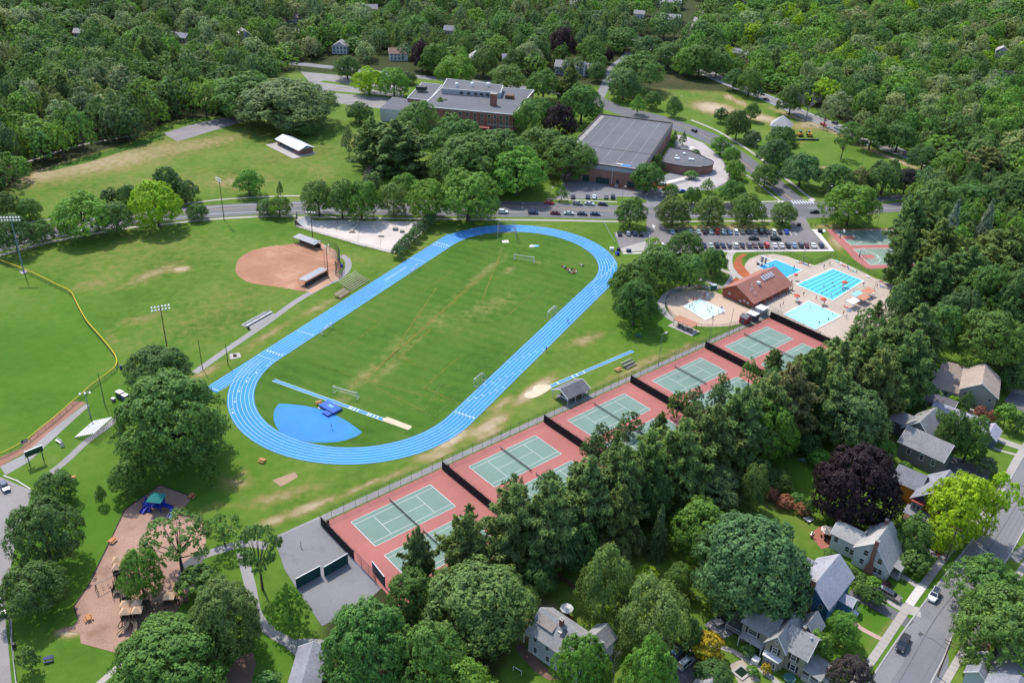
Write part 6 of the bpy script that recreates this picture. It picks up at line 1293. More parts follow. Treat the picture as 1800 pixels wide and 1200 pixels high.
# scoreboard and flag at the outfield fence
r = place("scoreboard", "dark green scoreboard on two posts seen from behind", "scoreboard", 52, 820, math.radians(48)); GS = mat("sign_green", (.03,.075,.06), .6)
MB().box((1.9,0,3.9),(4.4,.25,1.7)).build("board", GS, r); MB().box((1.9,0,4.8),(4.6,.35,.12)).build("cap", WHITEM, r)
for x in (0.2,3.7): MB().tube((x,.2,0),(x,.2,4.7),.13,.13,8).build("post", GS, r)
r = place("flagpole", "flagpole with a striped flag beside the scoreboard", "flagpole", 46, 812, math.radians(60)); MB().tube((0,0,0),(0,0,7),.05,.035,6).build("pole", WHITEM, r)
fl = MB(); 
def fq(x, z, w, hgt_, m, dy=0): fl.add([(x,.05*math.sin(x*3)+dy,z),(x+w,.05*math.sin((x+w)*3)+dy,z),(x+w,.05*math.sin((x+w)*3)+dy,z+hgt_),(x,.05*math.sin(x*3)+dy,z+hgt_)],[(0,1,2,3)],m)
for i in range(13):
    for k in range(6): fq(.05+k*.3,5.4+i*.092,.3,.092,i % 2)
for k in range(3): fq(.05+k*.25,6.0,.25,.6,2,.006); fq(.05+k*.25,6.0,.25,.6,2,-.006)
fl.build("flag", [PRED, PWHT, mat("flag_navy",(.02,.03,.16),.8)], r)
# heap of kit on the infield, tarpaulin
KC = [mat("kit_red",(.42,.09,.07),.8), mat("kit_white",(.6,.56,.52),.8), mat("kit_black",(.04,.04,.05),.8), mat("kit_tan",(.40,.27,.18),.8)]
KB = []
for i, (px, py) in enumerate([(988,468),(991,470),(994,472),(996,475),(999,473),(1002,476),(1005,474),(1008,477),(1011,475),(1013,478),(1000,479),(1004,480),(1009,481),(1022,467),(1025,468),(1019,466)]):
    q = place("kit_bag", "%s kit bag in the heap beside the infield's far bend, %s" % (["red","white","black","tan"][i % 4], ["left end","second from left end","upper left","left of centre","top of the middle","middle","upper middle","right of middle","upper right","right end","lower left","lower middle","lower right","in the right pile","end of the right pile","start of the right pile"][i]), "bag", px, py, random.uniform(0,3)); q["group"] = "kit bags on the infield"
    MB().tube((-.5,0,.25),(.5,0,.25),.26,.26,8).build("bag_body", KC[i % 4], q); MB().path([(-.2,0,.5),(-.1,0,.68),(.1,0,.68),(.2,0,.5)],.03,4).build("strap", KC[2], q)
r = place("tarpaulin", "white and blue tarpaulin bundle on the far infield", "tarpaulin", 939, 433, .2); MB().dome((-.8,0,0),1.4,.5,9,3).build("white_fold", mat("kit_white",()), r); MB().dome((1.0,.1,0),1.2,.45,9,3).build("blue_fold", mat("tarp_pale",(.2,.45,.68),.7), r)
# garden furniture
umbrella(1452,944,"cream parasol on the brick patio of the white house",PCRM,1.75,2.4); umbrella(995,1082,"cream parasol on the brown back lawn",PWHT,1.5,2.4)
def patio_set(px, py, label, m, c=None):
    r = place("patio_set", label, "table set", px, py, random.random()); MB().tube((0,0,.68),(0,0,.74),.75,.75,14).tube((0,0,0),(0,0,.7),.06,.06,6).tube((0,0,0),(0,0,.05),.3,.3,8).build("table", m, r)
    for i in range(4):
        a = i*1.571+.5; x, y = 1.15*math.cos(a), 1.15*math.sin(a); MB().box((x,y,.44),(.45,.45,.05),a).box((x*1.2,y*1.2,.7),(.06,.45,.5),a).box((x,y,.2),(.36,.36,.4),a).build("chair", c or m, r)
patio_set(1452,946,"dark table and chairs under the cream patio parasol",DARK); patio_set(996,1086,"table with rust red chairs under the back lawn parasol",WOODB,mat("kit_red",()))
r = place("deck_chair", "white deck chair pair on the curved lawn", "deck chair", 1424, 916, .6); MB().box((0,0,.4),(1.9,.7,.08)).box((-1,0,.65),(.8,.7,.08),0,0,('Y',.7)).build("bed", PWHT, r); MB().box((0,.95,.4),(1.9,.7,.08)).box((-1,.95,.65),(.8,.7,.08),0,0,('Y',.7)).build("bed", PWHT, r); MB().box((-.6,0,.18),(.06,.6,.36)).box((.7,0,.18),(.06,.6,.36)).box((-.6,.95,.18),(.06,.6,.36)).box((.7,.95,.18),(.06,.6,.36)).build("leg_frame", WHITEM, r)
r = place("deck_chair", "white and red deck chair at the edge of the brick patio", "deck chair", 1427, 940, 1.0); MB().box((0,0,.4),(1.7,.65,.08)).build("bed", PWHT, r); MB().box((-1,0,.65),(.8,.65,.08),0,0,('Y',.7)).build("backrest", PRED, r); MB().box((-.6,0,.18),(.06,.6,.36)).box((.6,0,.18),(.06,.6,.36)).build("leg_frame", WHITEM, r)
r = place("patio_table", "square cream table on the grey patio behind the olive house", "table", 1262, 1098, .4); MB().box((0,0,.95),(1.9,1.5,.08)).build("top", PCRM, r); [MB().box((x,y,.46),(.08,.08,.92)).build("leg", WOODB, r) for x in (-.85,.85) for y in (-.65,.65)]
patio_set(1272,1090,"dark chairs around a small table on the grey patio",DARK); picnic(1411,811,.5,"faded green garden table on the curved lawn",mat("table_pale",(.22,.36,.29),.7))
r = place("pond", "square stone edged garden pond by the olive house", "pond", 1303, 1182, .7); MB().box((0,1.2,.15),(3.2,.5,.3)).box((0,-1.2,.15),(3.2,.5,.3)).box((1.35,0,.15),(.5,1.9,.3)).box((-1.35,0,.15),(.5,1.9,.3)).build("stone_rim", CONC, r); MB().box((0,0,.1),(2.2,1.9,.05)).build("water", mat("pond_dark",(.015,.03,.02),.1,.1,1,spec=.6), r)
r = place("trampoline", "round dark green trampoline at the olive house's near side", "trampoline", 1387, 1194, 0); MB().tube((0,0,.62),(0,0,.68),1.25,1.25,16).build("mat", mat("tramp_mat",(.05,.14,.13),.7), r); [MB().tube((1.2*math.cos(a),1.2*math.sin(a),0),(1.2*math.cos(a),1.2*math.sin(a),.65),.04,.04,5).build("leg", GALV, r) for a in (.4,2,3.5,5.1)]
goal_ = place("garden_goal", "small white garden goal at the bottom lawn", "goal", 902, 1178, -.6); MB().tube((0,0,0),(0,0,1.3),.05,.05,5).tube((2,0,0),(2,0,1.3),.05,.05,5).tube((0,0,1.3),(2,0,1.3),.05,.05,5).build("frame", WHITEM, goal_)
# yellow machines and planters beside the park pavilion
for i, (px, py) in enumerate(((1406,240),(1423,240))):
    r = place("excavator", "yellow digger %s beside the park pavilion" % ("nearer the pavilion" if i == 0 else "farther from the pavilion"), "digger", px, py, .3+i); YM = mat("machine_yellow", (.55,.26,.03), .6)
    MB().box((0,1.1,.4),(3.4,.5,.8)).box((0,-1.1,.4),(3.4,.5,.8)).build("track", DARK, r); MB().box((-.3,0,1.4),(2.8,2.2,1.2)).build("body", YM, r); MB().box((.3,.5,2.5),(1.2,1.0,1.2)).build("cab", GLASS, r); MB().tube((1.0,-.4,1.8),(3.2,-.4,3.6),.25,.2,5).tube((3.2,-.4,3.6),(4.4,-.4,1.6),.2,.16,5).build("boom", YM, r); MB().box((4.4,-.4,1.1),(.8,.9,.9)).build("bucket", DARK, r)
r = place("barrier_row", "low dark planter barrier in front of the yellow diggers", "barrier", 1413, 247, .12); [MB().box((-8+x*2.6,0,.5),(2.4,.6,1.0)).build("barrier_block", DARK if x % 2 else GRNF, r) for x in range(7)]
# utility poles and wires on the street
up = []
for px, py, ty, lab in ((1662,985,905,"wooden utility pole on the street's left kerb"),(1648,1188,1070,"wooden utility pole on the street's right kerb"),(1800,905,800,"wooden utility pole at the right edge of the street")):
    g = G(px, py); H_ = 10.5; r = empty("utility_pole", g, math.radians(50), lab, "utility pole"); MB().tube((0,0,0),(0,0,H_),.16,.12,8).build("pole", WOODB, r); MB().box((0,0,H_-.6),(.12,2.4,.14)).box((0,0,H_-1.5),(.12,1.8,.12)).build("crossarm", WOODB, r); MB().tube((.3,0,H_-2.6),(.3,0,H_-1.7),.24,.24,10).build("transformer", GALV, r); up.append(g+Vector((0,0,H_-.5)))
w_ = MB(); WR = mat("cable_black", (.03,.03,.03), .7)
def wire(a, b, sag=.8, k=10):
    P = [a.lerp(b, i/k)-Vector((0,0,sag*4*(i/k)*(1-i/k))) for i in range(k+1)]; o = P[0].copy(); m_ = MB().path([p-o for p in P], .022, 4); e = m_.build("overhead_wire", WR); e.location = o; return e
n = 0
for off in (-1.0,0,1.0):
    nn = Vector((.77*off,-.64*off,0))
    for a, b, t in ((up[1],up[2],"from the lower kerb pole up the street"),(up[1],up[1]+Vector((-30,-36,0)),"running down the street off the bottom edge")):
        e = wire(a+nn, b+nn); tag(e, "overhead wire %s, %s" % (t, "left strand" if off < 0 else "right strand" if off > 0 else "middle strand"), "cable", "overhead wires on the street")
e = wire(up[0], up[1]); tag(e, "overhead wire crossing the street between the two kerb poles", "cable", "overhead wires on the street")
# ============================================================ CARS
PAINT = mat("car_paint", (1,1,1), .28, .03, 1, .3, .03, spec=.6, obj=True, tint=True); TYRE = mat("tyre", (.02,.02,.02), .9); RIM = mat("rim", (.45,.45,.46), .4, .05, 2, metal=.5)
CGL = mat("car_glass", (.02,.025,.03), .08, .1, 1, spec=.8); LAMPW = mat("headlamp", (.7,.7,.7), .2); LAMPR = mat("tail_lamp", (.35,.015,.01), .3); TRIMK = mat("car_trim", (.03,.03,.032), .6)
def car_body(L_, Wd, side, cab, roofz, belt):
    """side: outline of the lower body; cab: x of windscreen foot, roof front, roof rear, rear window foot"""
    h = Wd/2; mb = MB(); n = len(side)
    hw = lambda x, z: h*(1-.13*abs(2*x/L_)**5)*(1 if z < belt*.8 else .965)
    A = [(x, hw(x, z), z) for x, z in side]; B = [(x, hw(x, z)*.86, z+(.015 if z > belt*.8 else 0)) for x, z in side]
    V = A+B+[(x, -y, z) for x, y, z in A]+[(x, -y, z) for x, y, z in B]
    f = []
    for i in range(n):
        j = (i+1) % n
        f += [(n+i, n+j, j, i), (2*n+i, 2*n+j, 3*n+j, 3*n+i), (3*n+i, 3*n+j, n+j, n+i)]
    f += [tuple(range(n)), tuple(reversed(range(2*n, 3*n)))]
    mb.add(V, f)
    x0, x1, x2, x3 = cab; yb, yt = h*.90, h*.70
    mb.add([(x1,yt,roofz-.03),(x2,yt,roofz-.03),(x2,-yt,roofz-.03),(x1,-yt,roofz-.03),(x1-.1,yt*.9,roofz+.02),(x2+.1,yt*.9,roofz+.02),(x2+.1,-yt*.9,roofz+.02),(x1-.1,-yt*.9,roofz+.02)],[(4,5,6,7),(0,1,5,4),(1,2,6,5),(2,3,7,6),(3,0,4,7)])
    for s in (1,-1):
        for a, b in ((x0,x1),(x3,x2)): mb.tube((a,s*yb,belt),(b,s*yt,roofz-.02),.045,.04,4)
        xm = (x1+x2)/2; mb.tube((xm,s*(yb+.01),belt),(xm,s*(yt+.01),roofz-.02),.04,.035,4)
        mb.box(((x0+.1),s*(h+.06),belt+.06),(.16,.2,.13))
    g = MB(); g.add([(x0,yb,belt),(x3,yb,belt),(x3,-yb,belt),(x0,-yb,belt),(x1,yt,roofz-.03),(x2,yt,roofz-.03),(x2,-yt,roofz-.03),(x1,-yt,roofz-.03)],[(0,1,5,4),(1,2,6,5),(2,3,7,6),(3,0,4,7)])
    return mb.mesh("body", PAINT), g.mesh("window_glass", CGL)
WHEEL = MB(); WHEEL.tube((0,-.11,0),(0,.11,0),.33,.33,14,0).tube((0,.105,0),(0,.125,0),.2,.18,10,1).tube((0,-.125,0),(0,-.105,0),.18,.2,10,1); WHEEL = WHEEL.mesh("wheel", [TYRE, RIM])
CARS = {}
def car_proto(kind):
    if kind in CARS: return CARS[kind]
    if kind == 'sedan': L_, Wd, wb = 4.6, 1.8, 1.35; b = car_body(L_, Wd, [(-2.3,.4),(-2.3,.8),(-2.15,.97),(-1.4,1.0),(1.0,.98),(2.05,.84),(2.28,.66),(2.28,.35),(-2.2,.3)], (1.15,.35,-.85,-1.6), 1.44, .97)
    elif kind == 'suv': L_, Wd, wb = 4.6, 1.86, 1.35; b = car_body(L_, Wd, [(-2.3,.45),(-2.3,1.0),(-2.2,1.1),(1.0,1.1),(2.05,.98),(2.28,.76),(2.28,.4),(-2.2,.36)], (1.15,.5,-1.9,-2.2), 1.72, 1.08)
    elif kind == 'hatch': L_, Wd, wb = 4.2, 1.76, 1.25; b = car_body(L_, Wd, [(-2.1,.42),(-2.1,.85),(-2.0,1.0),(.9,1.0),(1.85,.86),(2.08,.66),(2.08,.35),(-2.0,.32)], (1.1,.35,-1.35,-1.95), 1.5, .98)
    else: L_, Wd, wb = 5.5, 1.95, 1.65; b = car_body(L_, Wd, [(-2.75,.5),(-2.75,1.05),(-2.72,1.08),(1.3,1.12),(2.5,1.04),(2.73,.85),(2.73,.45),(-2.65,.42)], (1.35,.75,-.55,-.75), 1.82, 1.1)
    CARS[kind] = (b, L_, Wd, wb); return CARS[kind]
HL = MB().box((0,0,0),(.08,.36,.15)).mesh("headlight", LAMPW); TLM = MB().box((0,0,0),(.08,.3,.2)).mesh("tail_light", LAMPR)
def car(kind, px, py, head, label, c, group=None, cat=None, z=.05, roof=None):
    (bm, gm), L_, Wd, wb = car_proto(kind); p = G(px, py)
    if isinstance(head, tuple): q = G(px+head[0], py+head[1]); head = math.atan2(q.y-p.y, q.x-p.x)
    r = empty("pickup_truck" if kind == 'pickup' else "parked_car", (p.x, p.y, z), head, label, cat or ("pickup truck" if kind == 'pickup' else "car"), group)
    o = link("body", bm, r); o.color = c4(c); link("window_glass", gm, r)
    for x in (wb,-wb):
        for y in (Wd/2-.12,-Wd/2+.12): link("wheel", WHEEL, r, (x,y,.33))
    hz = .68 if kind in ('sedan','hatch') else .86
    for y in (-Wd*.34, Wd*.34): link("headlight", HL, r, (L_/2-.06,y,hz)); link("tail_light", TLM, r, (-L_/2+.02,y,hz+.12))
    if kind == 'pickup':
        m = MB(); m.box((-1.75,0,.95),(1.75,1.5,.04)).box((-1.75,.72,1.12),(1.85,.05,.18)).box((-1.75,-.72,1.12),(1.85,.05,.18)).box((-2.66,0,1.12),(.05,1.45,.18)).box((-1.75,0,1.125),(1.8,1.42,.02)); m.build("load_bed", TRIMK, r)
    if roof: MB().box((-.7,0,1.76),(2.2,1.15,.03)).build("sunroof", CGL, r)
    return r
CC = dict(silver=(.42,.43,.44), white=(.72,.72,.71), black=(.014,.014,.016), dark=(.04,.042,.05), navy=(.02,.035,.09), grey=(.16,.165,.17), red=(.48,.02,.015), maroon=(.12,.015,.02), blue=(.02,.06,.38), sky=(.22,.33,.46), olive=(.25,.26,.21), brown=(.12,.085,.075), bronze=(.17,.15,.13))
CN = dict(silver="silver", white="white", black="black", dark="charcoal", navy="navy blue", grey="grey", red="bright red", maroon="maroon", blue="bright blue", sky="pale blue", olive="grey green", brown="brown", bronze="bronze")
KN = dict(sedan="saloon car", suv="tall car", hatch="hatchback")
NUM = ["first","second","third","fourth","fifth","sixth","seventh","eighth","ninth","tenth","eleventh","twelfth","thirteenth","fourteenth","fifteenth","sixteenth","seventeenth","eighteenth","nineteenth","twentieth","twenty first"]
def row(cars, py, head, where, group, slope=0.0):
    for i, (px, c, k) in enumerate(cars):
        car(k, px, py+slope*(px-cars[0][0]), head, f"{CN[c]} {KN[k]}, {NUM[i]} from left, {where}", tuple(v*random.uniform(.9,1.1) for v in CC[c]), group)
S_, V_, H_ = 'sedan', 'suv', 'hatch'
row([(1182,'sky',S_),(1192,'dark',V_),(1201,'navy',S_),(1213,'silver',S_),(1227,'silver',S_),(1238,'black',S_),(1249,'silver',S_),(1260,'red',V_),(1272,'silver',S_),(1282,'sky',S_),(1292.5,'white',V_),(1304,'grey',S_),(1315,'dark',S_),(1326,'silver',H_),(1337,'black',V_),(1348,'dark',S_),(1359,'white',V_),(1370.5,'black',S_),(1382,'blue',S_)], 409.5, (-.45,-1), "far row of the pool car park", "cars in the pool car park")
row([(1163,'white',S_),(1176,'dark',S_),(1237,'navy',S_),(1248.5,'silver',S_),(1259.5,'black',V_),(1270.5,'navy',S_),(1281,'grey',H_),(1292.5,'white',V_),(1304,'dark',S_),(1315.5,'grey',V_),(1326,'brown',S_),(1336.5,'black',S_),(1347,'red',V_),(1361,'white',S_),(1373,'white',S_),(1384,'dark',V_),(1395.5,'sky',S_),(1407,'dark',V_),(1417,'maroon',S_),(1429.5,'white',S_),(1443,'navy',H_)], 433.5, (-.5,-1), "near row of the pool car park", "cars in the pool car park")
row([(1089,'black',S_),(1104,'silver',H_),(1115,'navy',S_),(1126.5,'black',S_)], 412.5, (-.25,-1), "small bay left of the car park", "cars in the small bay")
car(S_,1324,421.5,(-1,-.02),"black saloon car driving the car park aisle, left one",CC['black']); car(V_,1363,422,(1,.03),"black tall car driving the car park aisle, right one",CC['black'])
row([(965,'red',S_),(1015,'olive',V_),(1036,'silver',S_),(1059.5,'black',S_)], 358.6, (1,.09), "far kerb of the main road", "cars parked along the main road", .025)
row([(807,'grey',S_),(829,'dark',S_),(855,'black',S_),(884,'white',V_),(937,'navy',V_),(976,'maroon',S_),(1000,'silver',S_),(1023,'dark',S_),(1046,'navy',S_)], 373.0, (1,.045), "near kerb of the main road", "cars parked along the main road", .022)
car(S_,718,355,(1,.02),"blue car glimpsed between the roadside trees",CC['blue']); car(S_,862,363.5,(-1,-.03),"dark car under the broadest roadside tree",CC['dark']); car(S_,127,393.5,(1,-.15),"dark car half hidden under the left roadside trees",CC['dark']); car(S_,1431,374.5,(-1,.0),"black saloon car driving past the junction",CC['black'])
car(V_,1220,232,(-1,-.5),"black car descending the diagonal road by the forecourt",CC['black'])
row([(1007,'dark',S_),(1033,'navy',S_),(1044.5,'white',S_),(1065,'grey',S_),(1077,'dark',V_)], 348, (.15,-1), "before the gym doors", "cars at the gym")
car(S_,1163,326,(1,-.15),"silver car beside the gym's front corner tree",CC['silver']); car(S_,1198,338,(1,-.1),"blue car at the forecourt's lower edge",CC['blue'])
for px, py, c, k, hd, lab in ((1243,126,'red',S_,1,"dark red car at the upper end of the far diagonal road"),(1347,176.5,'maroon',S_,1,"maroon car on the far road left of the stout tree"),(1447,220.5,'red',S_,1,"red car leading the far road queue"),(1467,218,'black',V_,-1,"black car in the far lane of the queue"),(1471,226.5,'white',S_,1,"white car behind the red one in the queue"),(1520,250.5,'silver',S_,1,"silver car farther down the queue"),(1537,258,'dark',S_,1,"charcoal car near the bottom of the queue"),(1554,251,'blue',S_,-1,"blue car in the far lane below the queue"),(1623,287,'white',S_,1,"white car under trees on the far road's right stretch"),(1680,311,'dark',S_,-1,"dark car at the far road's lower end, left one"),(1694,314,'navy',S_,-1,"dark blue car at the far road's lower end, right one")):
    car(k, px, py, (hd, .40*hd), lab, CC[c], "cars on the far diagonal road")
car(V_,1565,1050,(1,.55),"bronze wagon with silver roof rails in the concrete driveway",CC['bronze'],roof=True,z=.07); car(S_,1547,1038,(1,.5),"pale car behind the bronze wagon in the driveway",CC['silver'],z=.07)
car(V_,1640.5,1049,(-.55,1),"white car with a black sunroof driving down the street",CC['white'],roof=True); car('pickup',1586,1134,(-.5,1),"black pickup truck driving down the street",CC['black'])
car(S_,1692,1092,(.5,-1),"dark red car parked under the nearer street tree",CC['maroon']); car(S_,1640,962,(1,.6),"black car under the yellow green maple on the brick drive",CC['black'],z=.07)
car(S_,9,858,(.6,1),"blue grey car at the top of the left car park",CC['navy'],z=.06); car(S_,2,1074,(.3,1),"dark blue car cut by the left picture edge",CC['navy'],z=.06)
car(S_,1186,1152,(.6,-.5),"blue grey car in the driveway at the bottom, behind",CC['sky'],z=.07); car(V_,1205,1168,(.7,-.6),"silver car in the driveway at the bottom, in front",CC['silver'],z=.07)
car(S_,712,19,(1,-.4),"white car on the drive at the top edge",CC['white']); car(S_,1432,178,(1,.4),"grey car hidden beside the leafless tree on the far road",CC['grey'])
# ============================================================ PEOPLE
def person_mesh(pose):
    bm = bmesh.new(); lay = bm.verts.layers.skin.verify()
    st = dict(stand=0, walk=.30, reach=.12, run=.45)[pose]
    J = dict(pel=((0,0,.96),.145), sp=((0,0,1.16),.13), ch=((0,.01,1.36),.15), nk=((0,.02,1.50),.062), hd=((0,.03,1.62),.098), tp=((0,.02,1.71),.088))
    for s, k in ((1,'r'),(-1,'l')):
        f = st*s; J['hp'+k] = ((.09*s,0,.90),.10); J['kn'+k] = ((.10*s,f*.45+.02,.50),.066); J['an'+k] = ((.10*s,f*.75-(.12 if f < 0 else 0),.09+(.1 if f < -.2 else 0)),.045); J['to'+k] = ((.11*s,f*.75+.14-(.12 if f < 0 else 0),.04+(.06 if f < -.2 else 0)),.04)
        J['sh'+k] = ((.19*s,.0,1.42),.066); e = (1.30,.10) if (pose == 'reach' and s > 0) else (1.14,-f*.4); J['el'+k] = ((.25*s,e[1]+.02,e[0]),.046); w = (1.36,.36) if (pose == 'reach' and s > 0) else (.93,-f*.55+.08); J['wr'+k] = ((.27*s,w[1],w[0]),.034); J['hn'+k] = ((.27*s,w[1]+.03,w[0]-.09),.034)
    V = {n: bm.verts.new(p) for n, (p, _) in J.items()}
    for n, (_, r) in J.items(): V[n][lay].radius = (r, r*.86)
    V['pel'][lay].use_root = True
    E = [('pel','sp'),('sp','ch'),('ch','nk'),('nk','hd'),('hd','tp')]
    for k in 'rl': E += [('pel','hp'+k),('hp'+k,'kn'+k),('kn'+k,'an'+k),('an'+k,'to'+k),('ch','sh'+k),('sh'+k,'el'+k),('el'+k,'wr'+k),('wr'+k,'hn'+k)]
    for a, b in E: bm.edges.new((V[a], V[b]))
    me = bpy.data.meshes.new("body"); bm.to_mesh(me); bm.free(); o = bpy.data.objects.new("person_source", me); COL.objects.link(o)
    o.modifiers.new("skin", 'SKIN'); s = o.modifiers.new("sub", 'SUBSURF'); s.levels = s.render_levels = 1
    dg = bpy.context.evaluated_depsgraph_get(); out = bpy.data.meshes.new_from_object(o.evaluated_get(dg)); bpy.data.objects.remove(o); out.name = "body"
    out.materials.clear()
    for q in (SKIN, CLOTH1, CLOTH2, SHOE): out.materials.append(q)
    for p in out.polygons:
        c = p.center; p.material_index = 3 if c.z < .10 else 1 if (1.0 < c.z < 1.47 and abs(c.x) < .235 and c.z > 1.0) else 2 if .62 < c.z <= 1.0 and abs(c.x) < .2 else 0
        p.use_smooth = True
    return out
SKIN = mat("skin", (.40,.235,.165), .6, .05, 3); CLOTH1 = mat("shirt", (.5,.5,.5), .9); CLOTH2 = mat("shorts", (.1,.1,.12), .9); SHOE = mat("shoe", (.35,.35,.35), .8); HAIR = mat("hair", (.05,.03,.02), .8)
PM = {k: person_mesh(k) for k in ('stand','walk','reach','run')}; HM = MB().dome((0,.0,1.645),.108,.118,10,4).mesh("hair", HAIR)
SHM = {}
def person(px, py, pose, label, shirt, shorts=(.05,.06,.1), z=.06, group=None, rz=None):
    p = G(px, py); r = empty("person", (p.x, p.y, z), random.uniform(0, 6.28) if rz is None else rz, label, "person", group); b = link("body", PM[pose], r); link("hair", HM, r)
    for i, c in ((1, shirt), (2, shorts)):
        k = tuple(c); SHM.setdefault(k, mat("cloth_%d" % len(SHM), c, .9)); b.material_slots[i].link = 'OBJECT'; b.material_slots[i].material = SHM[k]
W_, R_, B_, K_, T_ = (.7,.7,.7), (.5,.05,.04), (.05,.1,.35), (.03,.03,.035), (.40,.235,.165)
r_ = None
for a in ((529,962,'reach',"person in white clothes playing on the grey asphalt court",W_,W_),(583,754,'walk',"person in pale clothes on the blue high jump fan",W_,(.3,.35,.4)),(998,567,'run',"runner in dark clothes on the right straight of the track",K_,K_),(960,618,'run',"runner in navy clothes farther down the right straight",B_,K_),(911,445,'stand',"person in white behind the wide white goal",W_,(.3,.3,.35)),
  (1223,531,'stand',"person in red swimwear beside the paddling pool",R_,R_),(1219,546,'stand',"person by the paddling pool's left corner",T_,B_),(1237,524,'walk',"person behind the paddling pool's top corner",T_,K_),(1262,551,'stand',"person at the paddling pool's right edge",W_,B_),(1200,581,'walk',"person in dark clothes under the picnic shelter",K_,K_),(1212,586,'stand',"person in white at the picnic shelter's end",W_,K_),(1218,529,'walk',"child near the paddling pool ladder",T_,R_),
  (1447.5,472,'walk',"person in tan swimwear walking on the far pool deck",T_,(.5,.3,.2)),(1403,536,'stand',"lifeguard in red beneath the left red parasol",R_,R_),(1376,537,'stand',"person in red near the pool house porch",R_,K_),(1371,540,'walk',"person in white near the pool house porch",W_,K_),(1391,499,'stand',"dark clothed person at the pool house end",K_,K_),(1448,536,'walk',"person in red on the shallow pool's far edge",T_,R_),(1482,553,'stand',"person in dark swimwear at the shallow pool's right end",T_,K_),(1487,560,'walk',"person below the shallow pool's right end",W_,B_),(1480,511,'stand',"lifeguard beside the lap pool chair",R_,R_),(1505,480,'walk',"person near the row of loungers behind the lap pool",W_,K_),(1528,520,'stand',"person in red by the salmon awning",R_,K_),(1358,471,'stand',"dark swimmer standing at the diving pool's near edge",T_,K_),(1551,498,'walk',"person in red at the far right end of the deck",R_,K_),(1517,503,'walk',"person walking past the lap pool's right corner",T_,B_),(1395,474,'stand',"person at the diving pool's far edge",T_,R_),
  (1285,1083,'stand',"person in a pink shirt on the shaded garden lawn",(.55,.25,.22),(.3,.3,.32)),(1316,1076,'walk',"person in a red shirt by the garden patio",R_,K_),(1272,1094,'stand',"person in dark clothes at the grey patio table",K_,K_),(1427,944,'reach',"person in red at the brick patio edge",R_,(.4,.4,.4)),(604,467,'stand',"person in blue behind the backstop",B_,K_),(1083,452,'walk',"person in white by the track's equipment boxes",W_,K_),(1425,398,'walk',"person in black on the verge by the basketball courts",K_,K_),(1433,399,'walk',"person in dark green on the verge by the basketball courts",(.03,.1,.06),K_)): person(*a)
for a in ((1409,463,'stand',"person in white by the loungers along the curved hedge",W_,B_),(1420,469,'walk',"person in red shorts by the curved hedge fence",T_,R_),(1458,466,'stand',"child at the deck corner beyond the lap pool",T_,B_),(1489,472,'walk',"person in blue passing behind the lap pool",B_,K_),(1500,518,'stand',"person in white right of the lap pool's lower corner",W_,K_),(1492,531,'walk',"person carrying a towel near the pale awning",T_,K_),(1434,527,'walk',"child on the deck between lap pool and shallow pool",T_,R_),(1412,520,'stand',"person in tan swimwear left of the shallow pool's top",T_,K_),(1389,508,'walk',"person in white near the pool house's far end",W_,B_),(1330,466,'stand',"person waiting under the diving tower",T_,R_),(1541,505,'stand',"person beside the deck's right lamp post",W_,K_),(1509,536,'stand',"person in red between the salmon awnings",R_,K_),(1188,527,'stand',"person near the railings left of the paddling pool",T_,B_),(1252,562,'walk',"parent at the paddling pool's lower edge",W_,K_)): person(*a)
for i, (px, py) in enumerate(((1448,504),(1453,511),(1463,498),(1466,504),(1444,516),(1461,519),(1471,517))): person(px, py, 'reach', "swimmer in the lap pool, "+["left of centre","near the middle stripe","upper right of centre","beside the middle stripes","at the lower left","near the lower corner","at the right of the lower corner"][i], T_, B_, -1.0)
for i, (px, py) in enumerate(((1424,541),(1446,541),(1463,553),(1456,562),(1440,568))): person(px, py, 'stand', "bather in the shallow pool, "+["near its top corner","in the upper middle","toward its right end","at the lower right","near the windscreen side"][i], T_, K_, -.7)
for i, (px, py) in enumerate(((1212,541),(1244,545),(1250,543),(1247,550),(1216,538))): person(px, py, 'walk', "child wading in the paddling pool, "+["at the left end","in the middle","right of the middle","nearest the lower edge","by the upper left edge"][i], T_, R_, -.3)
